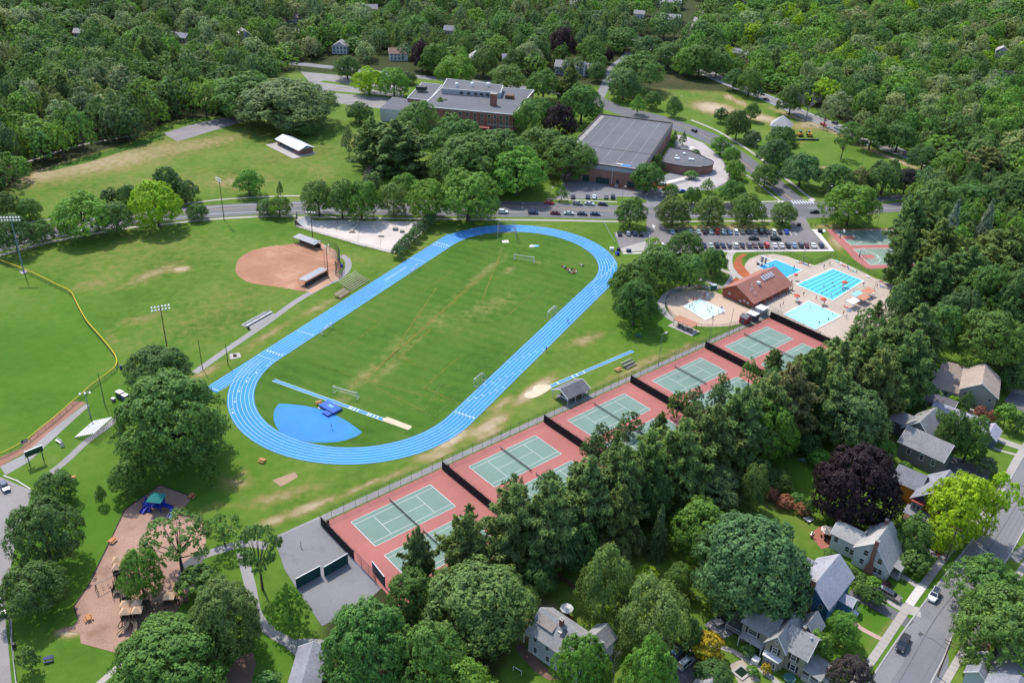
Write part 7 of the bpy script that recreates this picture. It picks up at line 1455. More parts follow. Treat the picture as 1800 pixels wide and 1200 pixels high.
# ============================================================ TREES
def leaf_mat(name, trans=.28, var=.38, inst=False):
    m = bpy.data.materials.new(name); m.use_nodes = True; nt = m.node_tree; L = nt.links.new
    b = nt.nodes["Principled BSDF"]; b.inputs["Roughness"].default_value = .62; b.inputs["Specular IOR Level"].default_value = .18
    g = N(nt, "NewGeometry"); oi = N(nt, "Attribute", attribute_name="tint", attribute_type='INSTANCER') if inst else N(nt, "ObjectInfo")
    r = ramp(nt, [(0, c4((1,1,1), 1-var)), (.8, c4((1.0,1.0,1.0), 1+var*.35)), (1, c4((1.25,1.15,.9), 1+var))]); L(g.outputs["Random Per Island"], r.inputs[0])
    n = N(nt, "TexNoise", i_Scale=.45, i_Detail=3.0); L(g.outputs["Position"], n.inputs["Vector"])
    r2 = ramp(nt, [(.3, (.78,.82,.85,1)), (.7, (1.22,1.16,1.05,1))]); L(n.outputs[0], r2.inputs[0])
    m1 = N(nt, "MixRGB", blend_type='MULTIPLY'); m1.inputs[0].default_value = 1; L(oi.outputs["Color"], m1.inputs[1]); L(r.outputs[0], m1.inputs[2])
    m2 = N(nt, "MixRGB", blend_type='MULTIPLY'); m2.inputs[0].default_value = 1; L(m1.outputs[0], m2.inputs[1]); L(r2.outputs[0], m2.inputs[2])
    L(m2.outputs[0], b.inputs["Base Color"])
    t = N(nt, "BsdfTranslucent"); hs = N(nt, "HueSaturation"); hs.inputs["Value"].default_value = 1.5; hs.inputs["Hue"].default_value = .485; L(m2.outputs[0], hs.inputs["Color"]); L(hs.outputs[0], t.inputs[0])
    mx = N(nt, "MixShader"); mx.inputs[0].default_value = trans; L(b.outputs[0], mx.inputs[1]); L(t.outputs[0], mx.inputs[2])
    L(mx.outputs[0], nt.nodes["Material Output"].inputs[0]); return m
M_LEAF = leaf_mat("leaf", .40); M_NEED = leaf_mat("needle", .34, .35); M_LEAFI = leaf_mat("leaf_far", .40, inst=True)
M_BARK = mat("bark", (.105,.082,.065), .95, .3, 6.0, .5, .15, obj=True, bump=.5)
M_BARKG = mat("bark_grey", (.25,.235,.22), .95, .3, 6.0, .5, .15, obj=True)
def unit(v): return v/np.maximum(np.linalg.norm(v, axis=-1, keepdims=True), 1e-9)
def quads(name, c, nrm, sz, asp=.62, rng=RNG, axis=None, m=None, z0=None):
    """many small leaf-shaped faces: centres, facing directions, sizes"""
    n = len(c); nrm = unit(nrm)
    if axis is None:
        a = unit(rng.normal(size=(n, 3))); t = unit(np.cross(nrm, a))
    else: t = unit(axis - nrm*np.sum(axis*nrm, 1, keepdims=True))
    bt = np.cross(nrm, t); s = np.asarray(sz).reshape(-1, 1)*np.ones((n, 1))
    bend = nrm*s*.22
    P = np.stack([c-t*s, c+bt*s*asp-bend*0, c+t*s-bend, c-bt*s*asp], 1).reshape(-1, 3)
    me = bpy.data.meshes.new(name); me.vertices.add(4*n); me.vertices.foreach_set("co", P.astype(np.float32).ravel())
    me.loops.add(4*n); me.loops.foreach_set("vertex_index", np.arange(4*n, dtype=np.int32))
    me.polygons.add(n); me.polygons.foreach_set("loop_start", np.arange(0, 4*n, 4, dtype=np.int32))
    me.update(calc_edges=True); me.materials.append(m or M_LEAF); return me
def fib(n, rng, up=-.35):
    i = np.arange(n)+.5; z = 1-(1-up)*i/n; a = i*2.399963+rng.uniform(0, 6.28)
    r = np.sqrt(np.maximum(0, 1-z*z)); return np.stack([r*np.cos(a), r*np.sin(a), z], 1)
def crown_broad(seed, lobes=13, clumps=17, leaves=20, leaf=.021, z0=.07, flat=1.0, spread=.33, lr=.17, cr=.062, up=-.72, droop=0, gap=0.0):
    rng = np.random.default_rng(seed); hz = (1-z0)/2; zc = z0+hz
    d = unit(fib(lobes, rng, up)+rng.normal(0, .16, (lobes, 3)))
    R = rng.uniform(.86, 1.12, (lobes, 1)); lc = d*np.array([spread, spread, hz*.66*flat])*R
    lrad = rng.uniform(.8, 1.25, lobes)*lr
    lc = np.vstack([lc, [[0, 0, hz*.1]]]); lrad = np.append(lrad, lr*1.3); d = np.vstack([d, [[0, 0, 1]]])
    C, NN = [], []
    for i in range(len(lc)):
        if gap and rng.random() < gap: continue
        cd = unit(fib(clumps, rng, -.55)+rng.normal(0, .2, (clumps, 3)))
        ax = d[i]                                        # clumps gather on the side away from the crown's centre
        cd = unit(cd + ax*.55)
        sc = np.array([1, 1, hz*1.85])*lrad[i]
        cc = lc[i] + cd*sc*rng.uniform(.82, 1.12, (clumps, 1))
        k = rng.integers(int(leaves*.6), int(leaves*1.35), clumps)
        for j in range(clumps):
            ld = unit(rng.normal(size=(k[j], 3))+cd[j]*1.1+np.array([0, 0, .55]))
            r = cr*rng.uniform(.75, 1.25)
            C.append(cc[j] + ld*np.array([1, 1, hz*1.7])*r*rng.uniform(.55, 1.1, (k[j], 1)) - np.array([0, 0, 1])*droop*rng.uniform(0, 1, (k[j], 1)))
            NN.append(ld*.8 + cd[j]*.5 + d[i]*.35 + rng.normal(0, .30, ld.shape))
    C = np.vstack(C); NN = np.vstack(NN); C[:, 2] += zc
    mx = np.abs(C[:, :2]).max(); C[:, :2] *= .5/mx; top = C[:, 2].max(); C[:, 2] *= 1/top
    C[:, 2] = np.maximum(C[:, 2], .02); C[:, :2] *= (.86+.34*(1-C[:, 2]))[:, None]; C[:, 2] = C[:, 2]**1.18; C[:, :2] *= .5/np.percentile(np.hypot(C[:, 0], C[:, 1]), 98.5)
    return quads("crown", C, NN, rng.uniform(.75, 1.3, len(C))*leaf, rng=rng), lc*np.array([.5/mx, .5/mx, 1])+np.array([0, 0, zc])
def trunk_broad(seed, lobes, r=.022, z0=.16, limbs=6, bark=None):
    rng = random.Random(seed); mb = MB(); fk = z0+.10
    mb.tube((0, 0, -.01), (rng.uniform(-.01, .01), rng.uniform(-.01, .01), fk), r*1.35, r*.85, 8)
    mb.tube((0, 0, fk), (0, 0, .72), r*.8, r*.25, 6)
    for i in rng.sample(range(len(lobes)-1), min(limbs, len(lobes)-1)):
        l = Vector(lobes[i]); a = Vector((0, 0, fk+rng.uniform(-.03, .15))); mid = a.lerp(l, .5)+Vector((0, 0, -.02))
        mb.tube(a, mid, r*.55, r*.38, 5); mb.tube(mid, l, r*.38, r*.14, 5)
    return mb.mesh("trunk", bark or M_BARK)
def crown_pine(seed, whorls=11, per=6, leaf=.036, zb=.22, wide=.42, dens=7, needles=11, top=1.0, point=.85):
    rng = np.random.default_rng(seed); C, NN, AX, SZ = [], [], [], []; br = []
    for w in range(whorls):
        f = w/(whorls-1); z = zb+(.96-zb)*f**.92
        L = .5*(1-f**2.3)**.72*rng.uniform(.8, 1.12)+.03
        if f < .2: L *= .85+f*.75
        k = max(3, int(per*(1-f*.35)+rng.uniform(-.5, 1))); a0 = rng.uniform(0, 6.28)
        for i in range(k):
            a = a0+i*6.283/k+rng.normal(0, .22); l = L*rng.uniform(.55, 1.2); sw = rng.uniform(-.01, .07)+.06*f
            dr = np.array([math.cos(a), math.sin(a), 0])
            br.append(((0, 0, z-.02), tuple(dr*l*.9+np.array([0, 0, z+sw*.7]))))
            ts = np.linspace(.25, 1, max(3, int(dens*(.45+l*1.6))))
            for t in ts:
                p = dr*l*t+np.array([0, 0, z+sw*t*t+rng.normal(0, .008)])
                side = np.cross(dr, [0, 0, 1]); wd = l*.30*(1.15-t)+.03
                p = p+side*rng.uniform(-wd, wd)
                nn = int(needles*rng.uniform(.7, 1.3))
                ax = unit(rng.normal(size=(nn, 3))*.75+dr*.55+np.array([0, 0, .55]))
                s = leaf*rng.uniform(.8, 1.25, nn)
                C.append(p+ax*s[:, None]*.75); AX.append(ax); NN.append(unit(np.cross(ax, rng.normal(size=(nn, 3))))*.8+np.array([0, 0, 1.0])+dr*.35); SZ.append(s)
    C = np.vstack(C); mx = np.percentile(np.abs(C[:, :2]), 99.7); C[:, :2] *= .5/mx; C[:, 2] /= max(1, C[:, 2].max())
    return quads("crown", C, np.vstack(NN), np.concatenate(SZ), .34, rng, np.vstack(AX), M_NEED), br
def trunk_pine(br, r=.016):
    mb = MB(); mb.tube((0, 0, -.01), (0, 0, .96), r*1.25, r*.2, 7)
    for a, b in br[::2]: mb.tube(a, b, r*.32, r*.1, 4)
    return mb.mesh("trunk", M_BARK)
def crown_spruce(seed, tiers=15, leaf=.04, zb=.04):
    rng = np.random.default_rng(seed); C, NN, AX = [], [], []
    for w in range(tiers):
        f = w/(tiers-1); z = zb+(.97-zb)*f; L = .5*(1-f)**.85+.02; k = int(10+26*(1-f))
        for i in range(k):
            a = rng.uniform(0, 6.28); dr = np.array([math.cos(a), math.sin(a), 0]); l = L*rng.uniform(.75, 1.12); n = 7
            t = rng.uniform(.35, 1, n)[:, None]
            C.append(dr*l*t+np.array([0, 0, z])-np.array([0, 0, .11])*t*t*(1-f*.6)+rng.normal(0, .016, (n, 3)))
            NN.append(np.array([0, 0, .9])+dr*.6+rng.normal(0, .35, (n, 3))); AX.append(np.tile(dr, (n, 1))+rng.normal(0, .35, (n, 3)))
    C = np.vstack(C)
    return quads("crown", C, np.vstack(NN), leaf*rng.uniform(.8, 1.2, len(C)), .42, rng, np.vstack(AX), M_NEED)
def trunk_simple(r=.02, h=.9): return MB().tube((0, 0, -.01), (0, 0, h), r, r*.2, 6).mesh("trunk", M_BARK)
def join2(name, a, b):
    """one mesh from a crown and a trunk, for trees too far off to show their parts"""
    ca = np.zeros(len(a.vertices)*3, np.float32); a.vertices.foreach_get("co", ca)
    v = [tuple(x) for x in ca.reshape(-1, 3)]; n = len(v)
    me = bpy.data.meshes.new(name)
    f = [tuple(p.vertices) for p in a.polygons]; g = [tuple(i+n for i in p.vertices) for p in b.polygons]
    me.from_pydata(v+[tuple(x.co) for x in b.vertices], [], f+g)
    me.materials.append(a.materials[0]); me.materials.append(b.materials[0])
    me.polygons.foreach_set("material_index", [0]*len(f)+[1]*len(g)); me.update(); return me
PROTO = {}
def proto(kind, i):
    k = (kind, i)
    if k in PROTO: return PROTO[k]
    s = 100*ord(kind[0])+i*7+3
    if kind == 'R':    c, l = crown_broad(s, 19+i, 24, 30, .0155); t = trunk_broad(s, l)
    elif kind == 'W':  c, l = crown_broad(s, 40, 24, 27, .0145, .05, 1.0, .345, .13, .054, -.75); t = trunk_broad(s, l, .026, .08, 9)
    elif kind == 'O':  c, l = crown_broad(s, 15, 13, 16, .021, .25, .85, .38, .115, .055, -.25, 0, .16); t = trunk_broad(s, l, .02, .18, 13)
    elif kind == 'C':
        rng = np.random.default_rng(s); c, l = crown_broad(s, 16, 14, 18, .024, .1); co = np.zeros(len(c.vertices)*3, np.float32); c.vertices.foreach_get("co", co); co = co.reshape(-1, 3)
        f = 1.12-.85*np.clip(co[:, 2], 0, 1)**1.5; co[:, 0] *= f; co[:, 1] *= f; c.vertices.foreach_set("co", co.ravel()); c.update(); t = trunk_simple()
    elif kind == 'Y':  c, l = crown_broad(s, 17, 24, 28, .0155, .08, 1, .33, .16, .06, -.6, .10); t = trunk_broad(s, l)
    elif kind == 'P':  c, b = crown_pine(s, 12+i % 2, 8, .036, .1, .42, 13, 19); t = trunk_pine(b)
    elif kind == 'S':  c = crown_spruce(s); t = trunk_simple(.02, .95)
    elif kind == 'B':  c, l = crown_broad(s, 10, 12, 15, .04, .0, 1, .3, .2, .085, -.2); t = trunk_simple(.03, .5)
    elif kind == 'D':
        rng = random.Random(s); mb = MB(); tips = [((0, 0, -.01), (0, 0, .4), .02, .014)]; st = [(Vector((0, 0, .4)), Vector((0, 0, 1)), .013, 0)]
        while st:
            p, d, r, g = st.pop()
            for _ in range(3 if g < 3 else 2):
                q = (d+Vector((rng.gauss(0, .5), rng.gauss(0, .5), rng.gauss(.12, .2)))).normalized(); e = p+q*rng.uniform(.14, .26)*(.85**g)
                if e.z > 1: e.z = 1
                tips.append((p, e, r, r*.6))
                if g < 4: st.append((e, q, r*.6, g+1))
        for a in tips: mb.tube(*a, 4)
        c = mb.mesh("crown", M_BARKG); t = MB().tube((0, 0, -.01), (0, 0, .45), .024, .013, 6).mesh("trunk", M_BARKG)
    elif kind == 'r':  c, l = crown_broad(s, 9+i % 4, 14, 14, .031, .03, 1, .33, .215, .07, -.65); c = join2("woodland_tree", c, trunk_broad(s, l, .02, .12, 3)); t = None
    elif kind == 'p':  c, b = crown_pine(s, 10, 6, .062, .1, .42, 6, 10); c = join2("conifer", c, trunk_pine(b)); t = None
    elif kind == 'y':  c, l = crown_broad(s, 13, 11, 12, .034, .04, 1, .33, .17, .065, -.6, .12); c = join2("willow_tree", c, trunk_broad(s, l, .02, .12, 3)); t = None
    elif kind == 's':  c = join2("conifer", crown_spruce(s, 10, .06), trunk_simple(.02, .9)); t = None
    PROTO[k] = (c, t); return PROTO[k]
NVAR = dict(R=5, W=3, O=2, C=2, Y=2, P=4, S=2, B=3, D=2, r=6, p=3, y=2, s=2)
NAMES = dict(R="broadleaf_tree", W="spreading_tree", O="open_crowned_tree", C="young_tree", Y="willow_tree", P="pine_tree", S="spruce_tree", B="shrub", D="bare_tree", r="woodland_tree", p="conifer", y="willow_tree", s="conifer")
TINT = dict(d=(.078,.156,.042), m=(.104,.208,.048), l=(.128,.262,.042), y=(.23,.385,.020), o=(.132,.210,.056), g=(.130,.196,.082), b=(.098,.178,.064), p=(.036,.021,.024), P=(.146,.226,.068), s=(.17,.225,.155), r=(.28,.13,.075), w=(.22,.29,.125), k=(.062,.054,.052), h=(.36,.31,.03), u=(.15,.165,.06))
def tint(t):
    c = TINT[t]; f = random.uniform(.86, 1.16); return (c[0]*f*random.uniform(.9, 1.12), c[1]*f, c[2]*f*random.uniform(.9, 1.12), 1)
NTREE = {}
def put_tree(kind, p, W, H, col, label, group=None, cat=None, name=None, var=None):
    i = NTREE.get(kind, 0); NTREE[kind] = i+1; v = (i*3+1) % NVAR[kind] if var is None else var
    c, t = proto(kind, v); rz = random.uniform(0, 6.28); nm = name or NAMES[kind]
    cat = cat or ("shrub" if kind == 'B' else "tree")
    if t is None:
        o = link(nm, c, None, p, rz); o.scale = (W, W, H); o.color = col
    else:
        o = empty(nm, p, rz); o.scale = (W, W, H)
        link("trunk", t, o); k = link("crown" if kind != 'B' else "foliage", c, o); k.color = col
    tag(o, label, cat, group); return o
TREE_AT = []
def T(kind, cx, top, w, base, tn, label, group=None, hcap=26):
    """crown box in the survey photograph (centre column, top row, width, foot or lowest row) -> a tree of that size where it stands"""
    if ppm(G(cx, base)) > 4.9 and kind not in 'PSD':     # near trees: the box is the whole crown seen from above
        mid = (top+base)/2; H = 10.0; g = G(cx, base)
        for _ in range(8):
            g = G(cx, mid, .52*H); g.z = 0; q = math.hypot(g.x, g.y); dz = CH-.52*H; al = math.atan2(dz, q); pm = CF/math.hypot(q, dz)
            W = w/pm; v = ((base-top)/2/pm)**2-(.5*W*math.sin(al))**2; H = min(hcap, max(.62*W, math.sqrt(max(v, 0))/math.cos(al)/.46))
        W *= .98
    else:
        bx = cx
        for _ in range(4):
            H = min(hgt(bx, base, top), hcap); g = G(bx, base); m = PIX((g.x, g.y, H*.6)); bx += cx-m[0]
        g = G(bx, base); H = min(hgt(bx, base, top), hcap); W = w/ppm((g.x, g.y, H*.6))*1.14
    TREE_AT.append((g.x, g.y, W/2)); return put_tree(kind, g, W, max(H, W*.35), tint(tn), label, group)
ROADSIDE = "trees along the main road"
for a in [
 ('R',140,338,92,416,'l',"broad bright green roadside tree, largest of the left roadside clump",ROADSIDE),
 ('R',201,355,54,410,'m',"mid green roadside tree just right of the broad bright one",ROADSIDE),
 ('R',272,318,80,399,'y',"tall yellow green roadside tree with a forked pale trunk",ROADSIDE),
 ('R',293,292,48,352,'d',"taller of two dark trees on the field behind the yellow green roadside tree",None),
 ('R',323,316,44,354,'d',"lower of two dark trees on the field behind the yellow green roadside tree",None),
 ('R',224,322,36,364,'m',"slim dark tree on the field edge behind the left roadside clump",None),
 ('B',193,332,38,364,'d',"dark bushy tree half hidden behind the left roadside clump",None),
 ('R',48,349,37,386,'m',"small open tree alone in the dry field corner at far left",None),
 ('R',8,338,44,384,'d',"dark tree cut by the left picture edge above the road",None),
 ('R',22,375,60,442,'d',"dark tree behind the tall blue light mast at left",None),
 ('R',70,388,40,426,'m',"small roadside tree right of the tall blue light mast",ROADSIDE),
 ('R',436,296,47,343,'l',"round single tree standing on the mown field above the road",None),
 ('C',492,317,12,346,'d',"slender young tree beside the round single tree on the field",None),
 ('R',346,358,34,386,'m',"small neat tree at the road verge left of the dark light pole",ROADSIDE),
 ('R',469,350,34,378,'m',"bluish half of the low tree pair by the road bend",ROADSIDE),
 ('R',490,344,38,380,'l',"brighter half of the low tree pair by the road bend",ROADSIDE),
 ('R',559,314,58,380,'o',"olive tree at the skate park corner by the road",ROADSIDE),
 ('R',600,312,56,384,'m',"mid green tree right of the olive tree behind the skate park",ROADSIDE),
 ('R',634,314,62,386,'l',"light green wide tree behind the middle of the skate park",ROADSIDE),
 ('R',691,319,50,378,'o',"olive oval tree above the skate park ramp",ROADSIDE),
 ('R',755,314,72,386,'l',"bright green tree above the skate park hedge",ROADSIDE),
 ('R',824,298,104,388,'l',"broadest bright roadside tree, above the far bend of the blue track",ROADSIDE),
 ('R',712,302,46,342,'l',"smaller bright tree on the lawn above the roadside row",None),
 ('R',652,307,38,342,'d',"low dark tree on the lawn behind the roadside row",None),
 ('C',988,323,26,353,'l',"small bright tree at the corner of the gym forecourt",None),
 ('O',996,303,22,330,'k',"small brown leaved tree beside the gym forecourt",None),
 ('P',697,203,112,304,'P',"large dark pine in front of the brick school",None),
 ('P',655,206,66,292,'P',"dark pine on the left flank of the large school pine",None),
 ('R',735,175,70,246,'m',"green tree rising behind the large school pine",None),
 ('P',775,171,40,208,'P',"small pine against the long brick school wall",None),
 ('C',612,218,32,276,'g',"narrow grey green tree on the slope left of the pines",None),
 ('R',632,179,42,216,'d',"round dark bush tree by the school car park corner",None),
 ('R',803,198,92,292,'m',"tall green tree in front of the school entrance",None),
 ('W',825,230,128,330,'m',"spreading dark canopy at left of the grove below the school",None),
 ('W',880,226,110,318,'m',"spreading canopy in the middle of the grove below the school",None),
 ('R',910,258,104,342,'l',"bright green tree at the front of the grove below the school",None),
 ('R',950,222,84,292,'m',"dense tree at the back of the grove by the copper tree",None),
 ('R',1002,238,88,312,'m',"tree of the grove touching the gym roof",None),
 ('R',852,270,80,332,'m',"shaded tree at the lower left of the grove",None),
 ('R',940,170,70,236,'m',"round tree covering the right end of the brick school",None),
 ('R',985,178,58,248,'p',"deep purple tree between the brick school and the gym",None),
 ('R',1024,146,68,218,'m',"large green tree behind the gym roof",None),
 ('R',956,120,54,176,'m',"green tree at the school roof's right far corner",None),
 ('R',892,113,60,160,'o',"pale olive tree on the street behind the school roof",None),
 ('R',800,96,64,152,'l',"light green tree on the street behind the school chimney",None),
 ('R',648,117,52,166,'y',"yellow green tree standing in the school car park",None),
 ('R',692,118,50,170,'l',"light green twin beside the yellow green car park tree",None),
 ('R',718,125,26,148,'d',"small dark tree by the school car park road",None),
 ('P',1003,96,40,182,'P',"tall dark conifer in front of the grey house with white chimney",None),
 ('R',1050,110,30,144,'d',"round dark tree beside the side street bend",None),
 ('R',1098,120,58,176,'b',"blue green tree right of the side street",None),
 ('R',1122,80,86,160,'m',"large green tree above the side street junction",None),
 ('C',1122,164,32,202,'l',"bright young tree between the gym and the park lawn",None),
 ('R',1147,160,28,192,'m',"small green tree on the park lawn edge",None),
 ('R',1186,168,26,206,'m',"small tree beside the lamp post near the gym corner",None),
 ('R',1269,189,24,216,'d',"small round tree near the rubble patch",None),
 ('R',1298,191,40,246,'d',"tall dark tree beside the rubble patch",None),
 ('R',1323,178,25,213,'m',"young tree on bare earth above the park lawn",None),
 ('R',1323,228,28,256,'g',"small grey green tree beside the diagonal road",None),
 ('R',1363,242,56,298,'b',"big blue green tree left of the dark hedge by the diagonal road",None),
 ('R',1378,221,48,272,'d',"dark tree hiding the park pavilion",None),
 ('R',1411,268,62,328,'b',"blue green tree just above the zebra crossing",None),
 ('R',1347,285,46,330,'m',"neat green tree on the verge where the diagonal road descends",None),
 ('R',1293,281,32,314,'l',"lowest of three small trees rimming the pale forecourt",None),
 ('R',1287,257,30,288,'l',"middle of three small trees rimming the pale forecourt",None),
 ('R',1268,238,32,272,'l',"highest of three small trees rimming the pale forecourt",None),
 ('C',1245,312,26,338,'l',"tiny bright tree below the pale forecourt",None),
 ('R',1218,328,30,360,'m',"small tree at the forecourt's exit to the road",None),
 ('R',1290,314,44,360,'m',"green tree on the lawn right of the forecourt",None),
 ('R',1185,344,58,397,'o',"olive tree at the left end of the row above the car park",'trees above the pool car park'),
 ('R',1249,342,52,396,'o',"second olive tree in the row above the car park",'trees above the pool car park'),
 ('R',1315,339,56,395,'m',"green tree third in the row above the car park",'trees above the pool car park'),
 ('C',1342,365,18,390,'m',"sapling in the row above the car park",'trees above the pool car park'),
 ('R',1379,354,42,394,'o',"olive tree at the right end of the row above the car park",'trees above the pool car park'),
 ('R',1110,346,54,399,'m',"round dark green tree at the car park entrance",None),
 ('R',1498,321,84,396,'l',"bright wide tree above the basketball courts",None),
 ('O',1484,234,34,280,'m',"lone open tree on the park lawn",None),
 ('R',1470,287,62,338,'d',"dark tree on the near edge of the park lawn",None),
 ('R',1516,294,44,338,'u',"brownish tree between two dark trees on the park lawn's edge",None),
 ('R',1557,279,56,342,'d',"tall dark tree on the park lawn's right edge",None),
 ('R',1595,292,38,340,'k',"grey purple tree at the right end of the park lawn",None),
 ('R',1232,74,54,136,'m',"tree at the head of the far diagonal road",None),
 ('R',1292,119,34,160,'d',"dark tree on the near verge of the far diagonal road",None),
 ('R',1320,117,38,170,'m',"green tree leaning over the far diagonal road",None),
 ('B',1333,154,20,174,'b',"blue green shrub by the far diagonal road",None),
 ('R',1393,149,46,202,'d',"stout dark tree on the near verge beside the red car",None),
 ('D',1422,163,40,214,'g',"leafless grey tree beside the far diagonal road",None),
 ('O',1452,190,30,224,'g',"thin tree near the red car in traffic",None),
 ('R',1535,206,50,264,'m',"tree overhanging the far road's traffic queue",None),
 ('R',1582,214,58,268,'d',"dark tree overhanging the far road below the queue",None),
 ('R',1500,214,40,248,'m',"tree on the far side of the traffic queue",None),
 ('R',1626,254,48,302,'d',"dark tree beside the far road's right stretch",None),
 ('R',1668,266,58,312,'l',"bright tree on the far road's right stretch",None),
 ('P',1735,258,64,320,'u',"brown tinged pine near the right picture edge",None),
 ('R',1655,314,72,384,'m',"leafy tree right of the main road's end",None),
 ('R',1716,320,62,380,'m',"second leafy tree right of the main road's end",None),
 ('R',1778,308,74,380,'d',"dark leafy tree at the right picture edge above the conifers",None),
 ('S',1676,350,38,440,'s',"silver blue spruce left of the two above the basketball courts",None),
 ('S',1736,350,38,436,'s',"silver blue spruce right of the two above the basketball courts",None),
 ('P',1604,330,58,440,'P',"tall dark pine at the upper right corner of the basketball courts",None),
 ('P',1590,378,46,500,'P',"thin trunked pine standing over the lower basketball court",None),
 ('P',1652,385,68,480,'o',"olive conifer right of the basketball courts",None),
 ('P',1640,440,86,560,'o',"large pine between the basketball courts and the dark wood",None),
 ('P',1700,425,84,545,'o',"olive pine in the middle of the right dark wood",None),
 ('P',1764,390,96,510,'o',"tall pine of the right dark wood near the picture edge",None),
 ('R',1740,465,80,575,'m',"leafy tree under the tall pine of the right wood",None),
 ('R',1795,470,80,590,'d',"dark leafy tree cut by the right picture edge",None),
 ('R',1690,500,70,590,'b',"blue green tree low in the right dark wood",None),
 ('R',1656,532,64,632,'m',"bright leafy tree between pines left of the maple",None),
 ('R',1750,546,112,655,'m',"broad maple above the beige houses",None),
 ('P',735,925,62,1040,'P',"leftmost pine of the tennis court row",'pines beside the tennis courts'),
 ('P',820,902,96,1030,'P',"second pine of the tennis court row, before the first net's end",'pines beside the tennis courts'),
 ('P',905,850,110,990,'P',"pine beside the dark windscreen between first and second court",'pines beside the tennis courts'),
 ('P',968,842,104,995,'P',"pine overlapping the second court's near corner",'pines beside the tennis courts'),
 ('P',1035,795,110,955,'P',"pine in front of the second court's net line",'pines beside the tennis courts'),
 ('P',1095,768,100,935,'P',"pine at the second windscreen's near end",'pines beside the tennis courts'),
 ('P',1138,744,100,905,'P',"pine hiding the third court's near corner",'pines beside the tennis courts'),
 ('P',1197,722,110,885,'P',"broad pine in front of the third court's right end",'pines beside the tennis courts'),
 ('P',1252,688,100,855,'P',"pine at the third windscreen's near end",'pines beside the tennis courts'),
 ('P',1302,670,100,822,'P',"pine in front of the fourth court",'pines beside the tennis courts'),
 ('P',1350,652,92,795,'P',"pine at the fourth windscreen's near end",'pines beside the tennis courts'),
 ('P',1388,626,92,775,'u',"brownish pine in front of the fifth court",'pines beside the tennis courts'),
 ('P',1428,603,96,745,'P',"pine hiding the fifth court's near end",'pines beside the tennis courts'),
 ('P',1474,588,100,735,'P',"tall pine beside the lowest swimming pool",'pines beside the tennis courts'),
 ('P',1522,562,100,715,'P',"tall pine below the pool terrace",'pines beside the tennis courts'),
 ('P',1568,528,100,690,'P',"tall pine at the pool terrace's right end",'pines beside the tennis courts'),
 ('P',1612,508,92,660,'P',"tall pine where the row meets the dark wood",'pines beside the tennis courts'),
 ('P',1545,600,90,750,'P',"shaded pine in the second rank under the pool pines",'pines beside the tennis courts'),
 ('P',1600,575,90,712,'P',"shaded pine in the second rank near the maple",'pines beside the tennis courts'),
 ('P',1465,640,84,770,'P',"shaded pine in the second rank above the blue green garden tree",'pines beside the tennis courts'),
 ('P',1090,852,84,968,'P',"shaded pine in the second rank above the grey spruce",'pines beside the tennis courts'),
 ('R',1150,828,70,930,'d',"dark tree under the pines above the lime green tree",None),
 ('R',1010,905,90,1000,'d',"dark leafy tree under the pines above the back lawn",None),
 ('R',945,980,76,1052,'d',"dark bushy tree at the edge of the back lawn",None),
 ('W',840,970,205,1140,'o',"huge olive spreading tree left of the white grey roofed house",None),
 ('R',722,996,96,1090,'m',"green tree at the lower corner of the asphalt court",None),
 ('W',650,1050,170,1225,'m',"large green canopy beside the slate roof at the bottom edge",None),
 ('R',752,1085,140,1240,'m',"large green canopy under the huge olive tree",None),
 ('R',795,1138,170,1290,'l',"bright green canopy cut by the bottom edge",None),
 ('R',1022,1112,108,1232,'l',"bright tree hiding the right side of the white grey roofed house",None),
 ('R',1143,1122,100,1262,'l',"bright round tree at the bottom edge beside parked cars",None),
 ('D',1082,1140,44,1212,'g',"bare grey limbed tree between two bright trees at the bottom",None),
 ('Y',1066,953,108,1088,'o',"feathery olive tree behind the back lawn umbrella",None),
 ('Y',1150,1006,142,1150,'o',"wide feathery olive tree in the middle of the gardens",None),
 ('B',1137,992,44,1022,'y',"bright yellow green shrub between the two feathery trees",None),
 ('R',1195,988,54,1044,'m',"green tree tucked under the giant maple's left side",None),
 ('R',1235,873,118,980,'l',"lime green tree left of the giant maple",None),
 ('S',1160,886,44,976,'g',"grey green spruce left of the lime green tree",None),
 ('B',1120,929,34,970,'w',"pale cream green shrub below the pines",None),
 ('W',1322,895,212,1078,'b',"giant round dark maple in the middle of the gardens",None),
 ('R',1250,800,132,900,'b',"blue green tree above the lime green tree",None),
 ('R',1326,813,54,892,'o',"yellowish olive tree beside the blue green garden tree",None),
 ('R',1355,695,106,812,'l',"bright green tree before the pine row in the gardens",None),
 ('R',1502,676,124,790,'b',"large blue green tree left of the grey shingled house",None),
 ('W',1511,778,150,920,'p',"huge dark purple copper beech behind the white house",None),
 ('R',1692,830,112,940,'y',"vivid yellow green street tree by the orange house",None),
 ('O',1752,832,76,936,'y',"sparse yellow green half of the street tree over the road",None),
 ('R',1661,906,64,966,'y',"low yellow green maple over the brick driveway",None),
 ('R',1607,904,64,974,'m',"green tree between the white house and the orange house",None),
 ('R',1640,714,62,766,'o',"olive tree between the grey house and the beige house",None),
 ('R',1676,722,56,802,'d',"dark clipped tree right of the grey shingled house",None),
 ('R',1708,730,60,808,'m',"dense green tree beside the small blue house",None),
 ('R',1588,664,54,724,'m',"green tree left of the beige roofed house",None),
 ('B',1618,658,30,684,'p',"purple leaved shrub by the beige house patio",None),
 ('C',1701,686,30,724,'d',"dark conical shrub before the beige house wall",None),
 ('B',1677,696,24,716,'y',"yellow green shrub before the beige house wall",None),
 ('B',1770,710,38,750,'l',"round bright shrub at the beige house driveway",None),
 ('B',1722,714,28,738,'r',"rust red shrub at the corner of the beige house",None),
 ('B',1745,721,22,740,'r',"pink red shrub beside the rust red one",None),
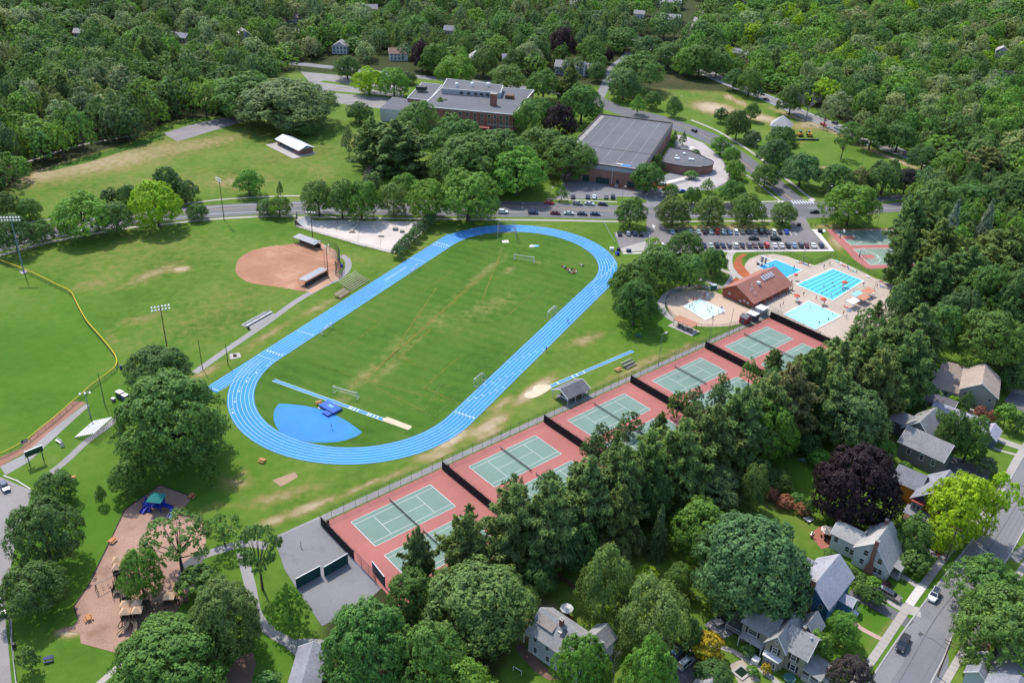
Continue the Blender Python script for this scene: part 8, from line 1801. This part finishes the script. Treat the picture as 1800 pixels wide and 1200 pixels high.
 ('B',1792,728,30,760,'d',"dark shrub at the right edge near the driveway",None),
 ('R',1552,768,48,815,'l',"bright shrubby tree between the copper beech and the grey house",None),
 ('R',1738,978,118,1076,'m',"street tree on the right kerb, farther of the two",None),
 ('R',1770,1035,152,1165,'m',"street tree on the right kerb, nearer and larger of the two",None),
 ('B',1712,1147,42,1184,'o',"clipped olive shrub in the front yard at lower right",None),
 ('R',1497,1148,78,1225,'k',"dark purple grey small tree at the bottom edge by the street",None),
 ('R',1483,1076,58,1132,'l',"bright round tree before the blue house",None),
 ('B',1440,1108,52,1160,'l',"bright shrub between the olive house and the front lawn",None),
 ('B',1416,1102,36,1135,'l',"bright shrub at the back of the olive house",None),
 ('B',1512,1020,32,1046,'m',"green shrub by the concrete driveway",None),
 ('B',1532,1030,36,1062,'d',"dark hedge shrub beside the parked wagon",None),
 ('B',1545,1040,26,1066,'d',"small dark hedge shrub before the parked wagon",None),
 ('B',1480,985,28,1006,'m',"shrub under the white house's left wall",'shrubs along the white house'),
 ('B',1497,996,30,1020,'d',"darker shrub under the white house's windows",'shrubs along the white house'),
 ('B',1512,1005,26,1026,'m',"shrub left of the white house's brick chimney foot",'shrubs along the white house'),
 ('B',1535,1012,30,1034,'l',"bright shrub right of the white house's chimney foot",'shrubs along the white house'),
 ('B',1556,1018,24,1036,'p',"purple shrub at the white house's porch corner",'shrubs along the white house'),
 ('B',1460,965,26,985,'m',"shrub between the patio umbrella and the white house",None),
 ('B',1610,968,60,1000,'m',"spreading green shrub on the white house's front lawn",None),
 ('B',1592,970,24,992,'o',"olive round shrub by the white house's porch",None),
 ('B',1585,988,20,1008,'l',"small round shrub by the white house's steps",None),
 ('B',1355,855,30,880,'r',"rust flowering shrub, leftmost of the border by the curved lawn",'rust flowering shrubs'),
 ('B',1380,868,36,892,'r',"rust flowering shrub, middle of the border by the curved lawn",'rust flowering shrubs'),
 ('B',1411,884,32,904,'r',"rust flowering shrub, rightmost of the border by the curved lawn",'rust flowering shrubs'),
 ('B',1366,846,28,866,'w',"pale flowering shrub behind the rust border",None),
 ('B',1402,865,30,888,'m',"green shrub in the rust flowering border",None),
 ('B',1425,875,26,906,'d',"dark shrub between the rust border and the copper beech",None),
 ('R',1365,820,60,862,'d',"dark shrubby tree at the left of the curved lawn",None),
 ('B',1440,790,46,818,'l',"light shrub bed at the back of the curved lawn",None),
 ('R',1422,755,50,800,'d',"shaded tree behind the curved lawn",None),
 ('B',1245,1108,62,1165,'h',"yellow tipped shrub left of the olive house",None),
 ('R',1255,1158,70,1212,'d',"dark shrub mass at the bottom beside the stone patio",None),
 ('R',1216,1084,44,1146,'d',"dark tree on the near side of the wide feathery tree",None),
 ('B',1324,1168,24,1188,'l',"light green plants by the stone patio",None),
 ('B',1347,1165,20,1184,'h',"golden yellow shrub before the olive house's bay",None),
 ('B',1316,1132,30,1152,'m',"green shrub beside the olive house's steps",None),
 ('R',92,828,72,888,'d',"smallest dark tree by the left car park, topmost of three",'dark trees by the left car park'),
 ('R',76,876,122,990,'d',"largest dark tree by the left car park, middle of three",'dark trees by the left car park'),
 ('R',54,985,110,1080,'d',"dark tree by the left car park, lowest of three",'dark trees by the left car park'),
 ('B',50,1138,38,1180,'o',"olive bush on the lawn at lower left",None),
 ('R',276,603,116,690,'d',"dark tree behind the great green tree by the track",None),
 ('W',300,642,196,822,'m',"great round green tree beside the start chute",None),
 ('R',222,806,64,870,'m',"open green tree between the great tree and the playground",None),
 ('B',370,812,34,854,'m',"small bush tree on the lawn below the track",None),
 ('C',176,850,26,885,'m',"thin sapling on the lawn above the playground",None),
 ('O',312,903,118,1010,'m',"open limbed tree over the middle of the playground",None),
 ('R',245,963,78,1050,'l',"bright leaved tree beside the timber play towers",None),
 ('O',454,916,92,1035,'m',"open tall tree left of the asphalt court",None),
 ('O',392,905,70,965,'m',"light open tree above the playground's right end",None),
 ('B',352,988,84,1055,'m',"bushy green tree right of the play bridge",None),
 ('W',392,1018,126,1152,'o',"cream flowering tree below the playground",None),
 ('W',300,1080,196,1235,'m',"large green canopy at the bottom below the playground",None),
 ('C',507,1018,78,1108,'l',"bright conical young tree beside the practice walls",None),
 ('B',470,1186,50,1206,'m',"clipped hedge shrub at the bottom by the slate roof",None),
 ('R',1118,490,86,572,'d',"lowest dark tree of the clump right of the track",'trees between the track and the pool'),
 ('R',1112,456,80,536,'m',"left tree of the clump right of the track",'trees between the track and the pool'),
 ('R',1157,430,78,505,'m',"tallest middle tree of the clump right of the track",'trees between the track and the pool'),
 ('R',1206,404,60,460,'m',"tree overlapping the car park's near row",'trees between the track and the pool'),
 ('R',1216,447,60,504,'m',"tree above the round paddling pool",'trees between the track and the pool'),
 ('R',1254,436,48,482,'m',"tree nearest the red mulch bed",'trees between the track and the pool'),
 ('O',1148,416,32,446,'y',"small yellow tree on the car park's island",None),
 ('W',502,110,150,222,'g',"huge pale flowering tree at the end of the left wood",None),
 ('R',432,126,112,208,'m',"large green tree left of the huge pale flowering tree",None),
 ('B',576,162,26,182,'d',"dark bush beside the lot at the huge pale tree",None),
 ('R',540,210,36,238,'m',"bushy tree behind the white roofed shed",None),
 ('C',564,236,10,252,'m',"sapling beside the white roofed shed",None),
 ('R',742,70,36,124,'p',"dark purple tree in the gardens behind the school",None),
 ('R',990,42,42,110,'p',"tall dark purple tree above the grey house",None),
 ('R',1068,84,22,112,'p',"small purple tree at the side street bend",None),
 ('R',928,70,46,126,'w',"pale cream green tree behind the school street",None),
 ('R',1140,286,54,338,'m',"bush tree at the gym's front right corner",None),
 ('C',1157,266,26,300,'d',"slim dark tree between gym and round annex",None),
 ('C',1186,228,14,256,'d',"left of two slim trees behind the round annex",None),
 ('C',1202,230,14,256,'d',"right of two slim trees behind the round annex",None),
 ('B',1222,262,18,278,'g',"grey shrub in the crescent bed by the round annex",None),
 ('B',1216,300,24,314,'m',"low shrub at the crescent bed's end",None),
 ('R',1180,322,26,346,'l',"small tree beside the gym driveway",None),
  ('R',1100,48,54,90,'m',"large tree where the side street meets the far road",None),
 ('R',1142,62,54,108,'d',"dark tree left of the far road's upper end",None),
 ('R',1178,70,56,122,'m',"green tree on the near side of the far road's upper end",None),
 ('R',1208,82,44,134,'l',"light tree on the bare bank of the far road",None),
 ('R',1236,34,64,92,'m',"broad tree at the corner of the far road and the hill street",None),
 ('R',1262,88,46,134,'m',"tree beyond the far road opposite the bare bank",None),
 ('R',850,84,46,134,'m',"tree right of the white gabled house behind the school",None),
 ('R',905,84,40,130,'d',"dark tree on the slate roofed house's right",None),
 ('R',765,74,48,130,'m',"tree between purple tree and white gabled house behind the school",None),
 ('R',610,96,44,140,'d',"dark tree at the upper end of the school car park",None),
 ('R',1040,62,46,120,'m',"tree right of the tall purple tree above the grey house",None),
 ('R',945,62,44,118,'d',"dark tree left of the tall purple tree above the grey house",None),
 ('R',1778,640,40,690,'d',"dark tree above the yellow house at the right edge",None),
 ('B',1730,800,44,832,'g',"white flowering shrub by the asphalt driveway",None),
 ('B',1590,810,26,830,'m',"shrub at the orange house's side",None),
]: T(*a)
for k in range(7):
    f = k/6; T('B', 699+f*58, 445-f*57-16, 24, 450-f*56+2, 'b', ["evergreen shrub at the near end of the skate park hedge","second evergreen from the near end of the skate park hedge","third evergreen from the near end of the skate park hedge","middle evergreen of the skate park hedge","third evergreen from the far end of the skate park hedge","second evergreen from the far end of the skate park hedge","evergreen shrub at the far end of the skate park hedge"][k], "evergreens edging the skate park")
# ---- the woods
ORD = ["first","second","third","fourth","fifth","sixth","seventh","eighth","ninth","tenth"]+[f"{n}{'st' if n % 10 == 1 and n > 20 else 'nd' if n % 10 == 2 and n > 20 else 'rd' if n % 10 == 3 and n > 20 else 'th'}" for n in range(11, 99)]
HOUSE_AT = list(HOUSE_AT)
KEEP = np.array([(a, b, min(r, 9)) for a, b, r in TREE_AT]+[(h[0], h[1], h[2]+1) for h in HOUSE_AT])
CLEAR = RC+smooth(GP([(440,104),(500,110),(567,117),(650,126),(750,137),(880,148),(940,157),(1010,168),(1050,174),(1062,155),(1068,138),(1078,118),(1096,104),(1106,92)]), 6)+smooth(GP([(1150,84),(1190,80),(1214,70),(1222,52),(1229,32),(1246,12)]), 8)
CLEAR = np.array([(p.x, p.y) for p in CLEAR])
rng_w = np.random.default_rng(11)
WOOD = []
def scatter(zone, title, sp, wr, hr, mix, ylim=-75, fill=1.0, umax=1950):
    W_ = GP(WOODS[zone]); y = min(q.y for q in W_); y1 = max(q.y for q in W_); x0, x1 = min(q.x for q in W_), max(q.x for q in W_); row = 0; n = 0
    while y < y1:
        d = sp*(1+max(0, y-480)/1000); x = x0+(row % 2)*d*.5; row += 1
        while x < x1:
            px_, py_ = x+rng_w.normal(0, d*.2), y+rng_w.normal(0, d*.2); x += d
            u, v = PIX((px_, py_, 0))
            if v < ylim or u < -150 or u > umax or v > 1240: continue
            if not inpoly(np.array([px_]), np.array([py_]), W_)[0]: continue
            if rng_w.random() > fill: continue
            if ((CLEAR[:, 0]-px_)**2+(CLEAR[:, 1]-py_)**2).min() < 7.2**2: continue
            if (np.hypot(KEEP[:, 0]-px_, KEEP[:, 1]-py_) < KEEP[:, 2]*.75+d*.28).any(): continue
            k = random.choices(list(mix), [mix[q][0] for q in mix])[0]; tn = random.choice(mix[k][1]); sc = 1+max(0, y-480)/1500
            Wd = random.uniform(*wr)*sc*(.7 if k in 'ps' else 1); H = random.uniform(*hr)*(1.15 if k in 'ps' else 1)*(.9+.1*sc)
            WOOD.append([px_, py_, k, tn, Wd, H, u, v, title]); n += 1
        y += d*.87
    return n
scatter("left", "in the left wood", 13, (11, 24), (12, 23), dict(r=(8, "mmlddlboggdmdwlmb"), p=(.7, "P"), y=(.8, "gwo")))
scatter("right", "in the right wood", 13.6, (11, 25), (12, 23), dict(r=(8, "mmllmyldbowl"), y=(1.5, "lowo"), p=(.3, "P")))
scatter("middle", "in the gardens behind the school", 13.4, (10, 21), (11, 21), dict(r=(8, "mmdlbogm"), p=(1.3, "P"), s=(.6, "Pb"), y=(.3, "ow")), fill=.93)
scatter("dark", "in the dark wood at right", 9.5, (9, 15), (11, 18), dict(r=(6, "dmblo"), p=(2, "PPo"), s=(.5, "P")))
scatter("pines", "below the tennis courts", 8, (6, 9), (5, 10), dict(r=(3, "dmb"), p=(2, "P")))
scatter("beyond", "beyond the street", 12, (8, 13), (9, 14), dict(r=(1, "mdl")), fill=.8, umax=2500)
WOOD.sort(key=lambda q: -q[4]*ppm((q[0], q[1], 8)) - (1e3 if q[2] != 'r' else 0))
seen = lambda q: -15 < q[6] < 1815 and q[7]-q[5]*ppm((q[0], q[1], 8))*.8 < 1200 and q[7] > 4
own = [q for q in WOOD if q[2] == 'r' and seen(q)][:285]+[q for q in WOOD if q[2] != 'r' and seen(q)]
_ids = {id(q) for q in own}; rest = [q for q in WOOD if id(q) not in _ids]
shade = dict(d="dark green", m="mid green", l="light green", o="olive green", g="grey green", b="bluish green", P="dark green", w="pale green", y="yellow green", u="brownish green", k="purplish", s="silvery")
form = dict(r="leafy tree", p="pine", y="drooping tree", s="spired conifer")
for title in sorted({q[8] for q in own}):
    Z = sorted([q for q in own if q[8] == title], key=lambda q: -q[7]); nr = max(1, round(math.sqrt(len(Z)/4))); per = math.ceil(len(Z)/nr)
    for r in range(nr):
        for c, q in enumerate(sorted(Z[r*per:(r+1)*per], key=lambda q: q[6])):
            put_tree(q[2], Vector((q[0], q[1], 0)), q[4], q[5], tint(q[3]), f"{shade[q[3]]} {form[q[2]]}, {ORD[c]} from left, {ORD[r]} rank, {title}", "trees "+title)
def far_woods(L):
    """all the farther trees of the woods, too many to count: one object"""
    me = bpy.data.meshes.new("far_woodland"); n = len(L); me.vertices.add(n)
    me.vertices.foreach_set("co", np.array([(q[0], q[1], 0) for q in L], np.float32).ravel())
    for nm, ty, key, val in (("scl", 'FLOAT_VECTOR', "vector", [(q[4], q[4], q[5]) for q in L]), ("rotz", 'FLOAT_VECTOR', "vector", [(0, 0, random.uniform(0, 6.28)) for q in L]), ("pick", 'INT', "value", [random.randrange(6) for q in L]), ("tint", 'FLOAT_COLOR', "color", [tint(q[3]) for q in L])):
        a = me.attributes.new(nm, ty, 'POINT'); a.data.foreach_set(key, np.array(val, np.int32 if ty == 'INT' else np.float32).ravel())
    o = link("far_woodland", me); tag(o, kind="stuff")
    ng = bpy.data.node_groups.new("far_woodland", 'GeometryNodeTree'); ng.interface.new_socket("Geometry", in_out='INPUT', socket_type='NodeSocketGeometry'); ng.interface.new_socket("Geometry", in_out='OUTPUT', socket_type='NodeSocketGeometry')
    nn, lk = ng.nodes, ng.links.new; gi, go = nn.new("NodeGroupInput"), nn.new("NodeGroupOutput"); ip = nn.new("GeometryNodeInstanceOnPoints"); jn = nn.new("GeometryNodeJoinGeometry")
    for i in reversed(range(6)):
        c = proto('r', i)[0].copy(); c.materials[0] = M_LEAFI; src = bpy.data.objects.new("woodland_tree_source", c)
        oi = nn.new("GeometryNodeObjectInfo"); oi.inputs["Object"].default_value = src; oi.inputs["As Instance"].default_value = True; lk(oi.outputs["Geometry"], jn.inputs[0])
    def at(nm, ty):
        a = nn.new("GeometryNodeInputNamedAttribute"); a.data_type = ty; a.inputs[0].default_value = nm; return a.outputs[0]
    e2r = nn.new("FunctionNodeEulerToRotation"); lk(at("rotz", 'FLOAT_VECTOR'), e2r.inputs[0])
    lk(gi.outputs[0], ip.inputs["Points"]); lk(jn.outputs[0], ip.inputs["Instance"]); ip.inputs["Pick Instance"].default_value = True
    lk(at("pick", 'INT'), ip.inputs["Instance Index"]); lk(e2r.outputs[0], ip.inputs["Rotation"]); lk(at("scl", 'FLOAT_VECTOR'), ip.inputs["Scale"])
    lk(ip.outputs[0], go.inputs[0]); m = o.modifiers.new("far_woodland", 'NODES'); m.node_group = ng
far_woods(rest)
print("TREES own", len(own), "rest", len(rest), "placed", len(TREE_AT))
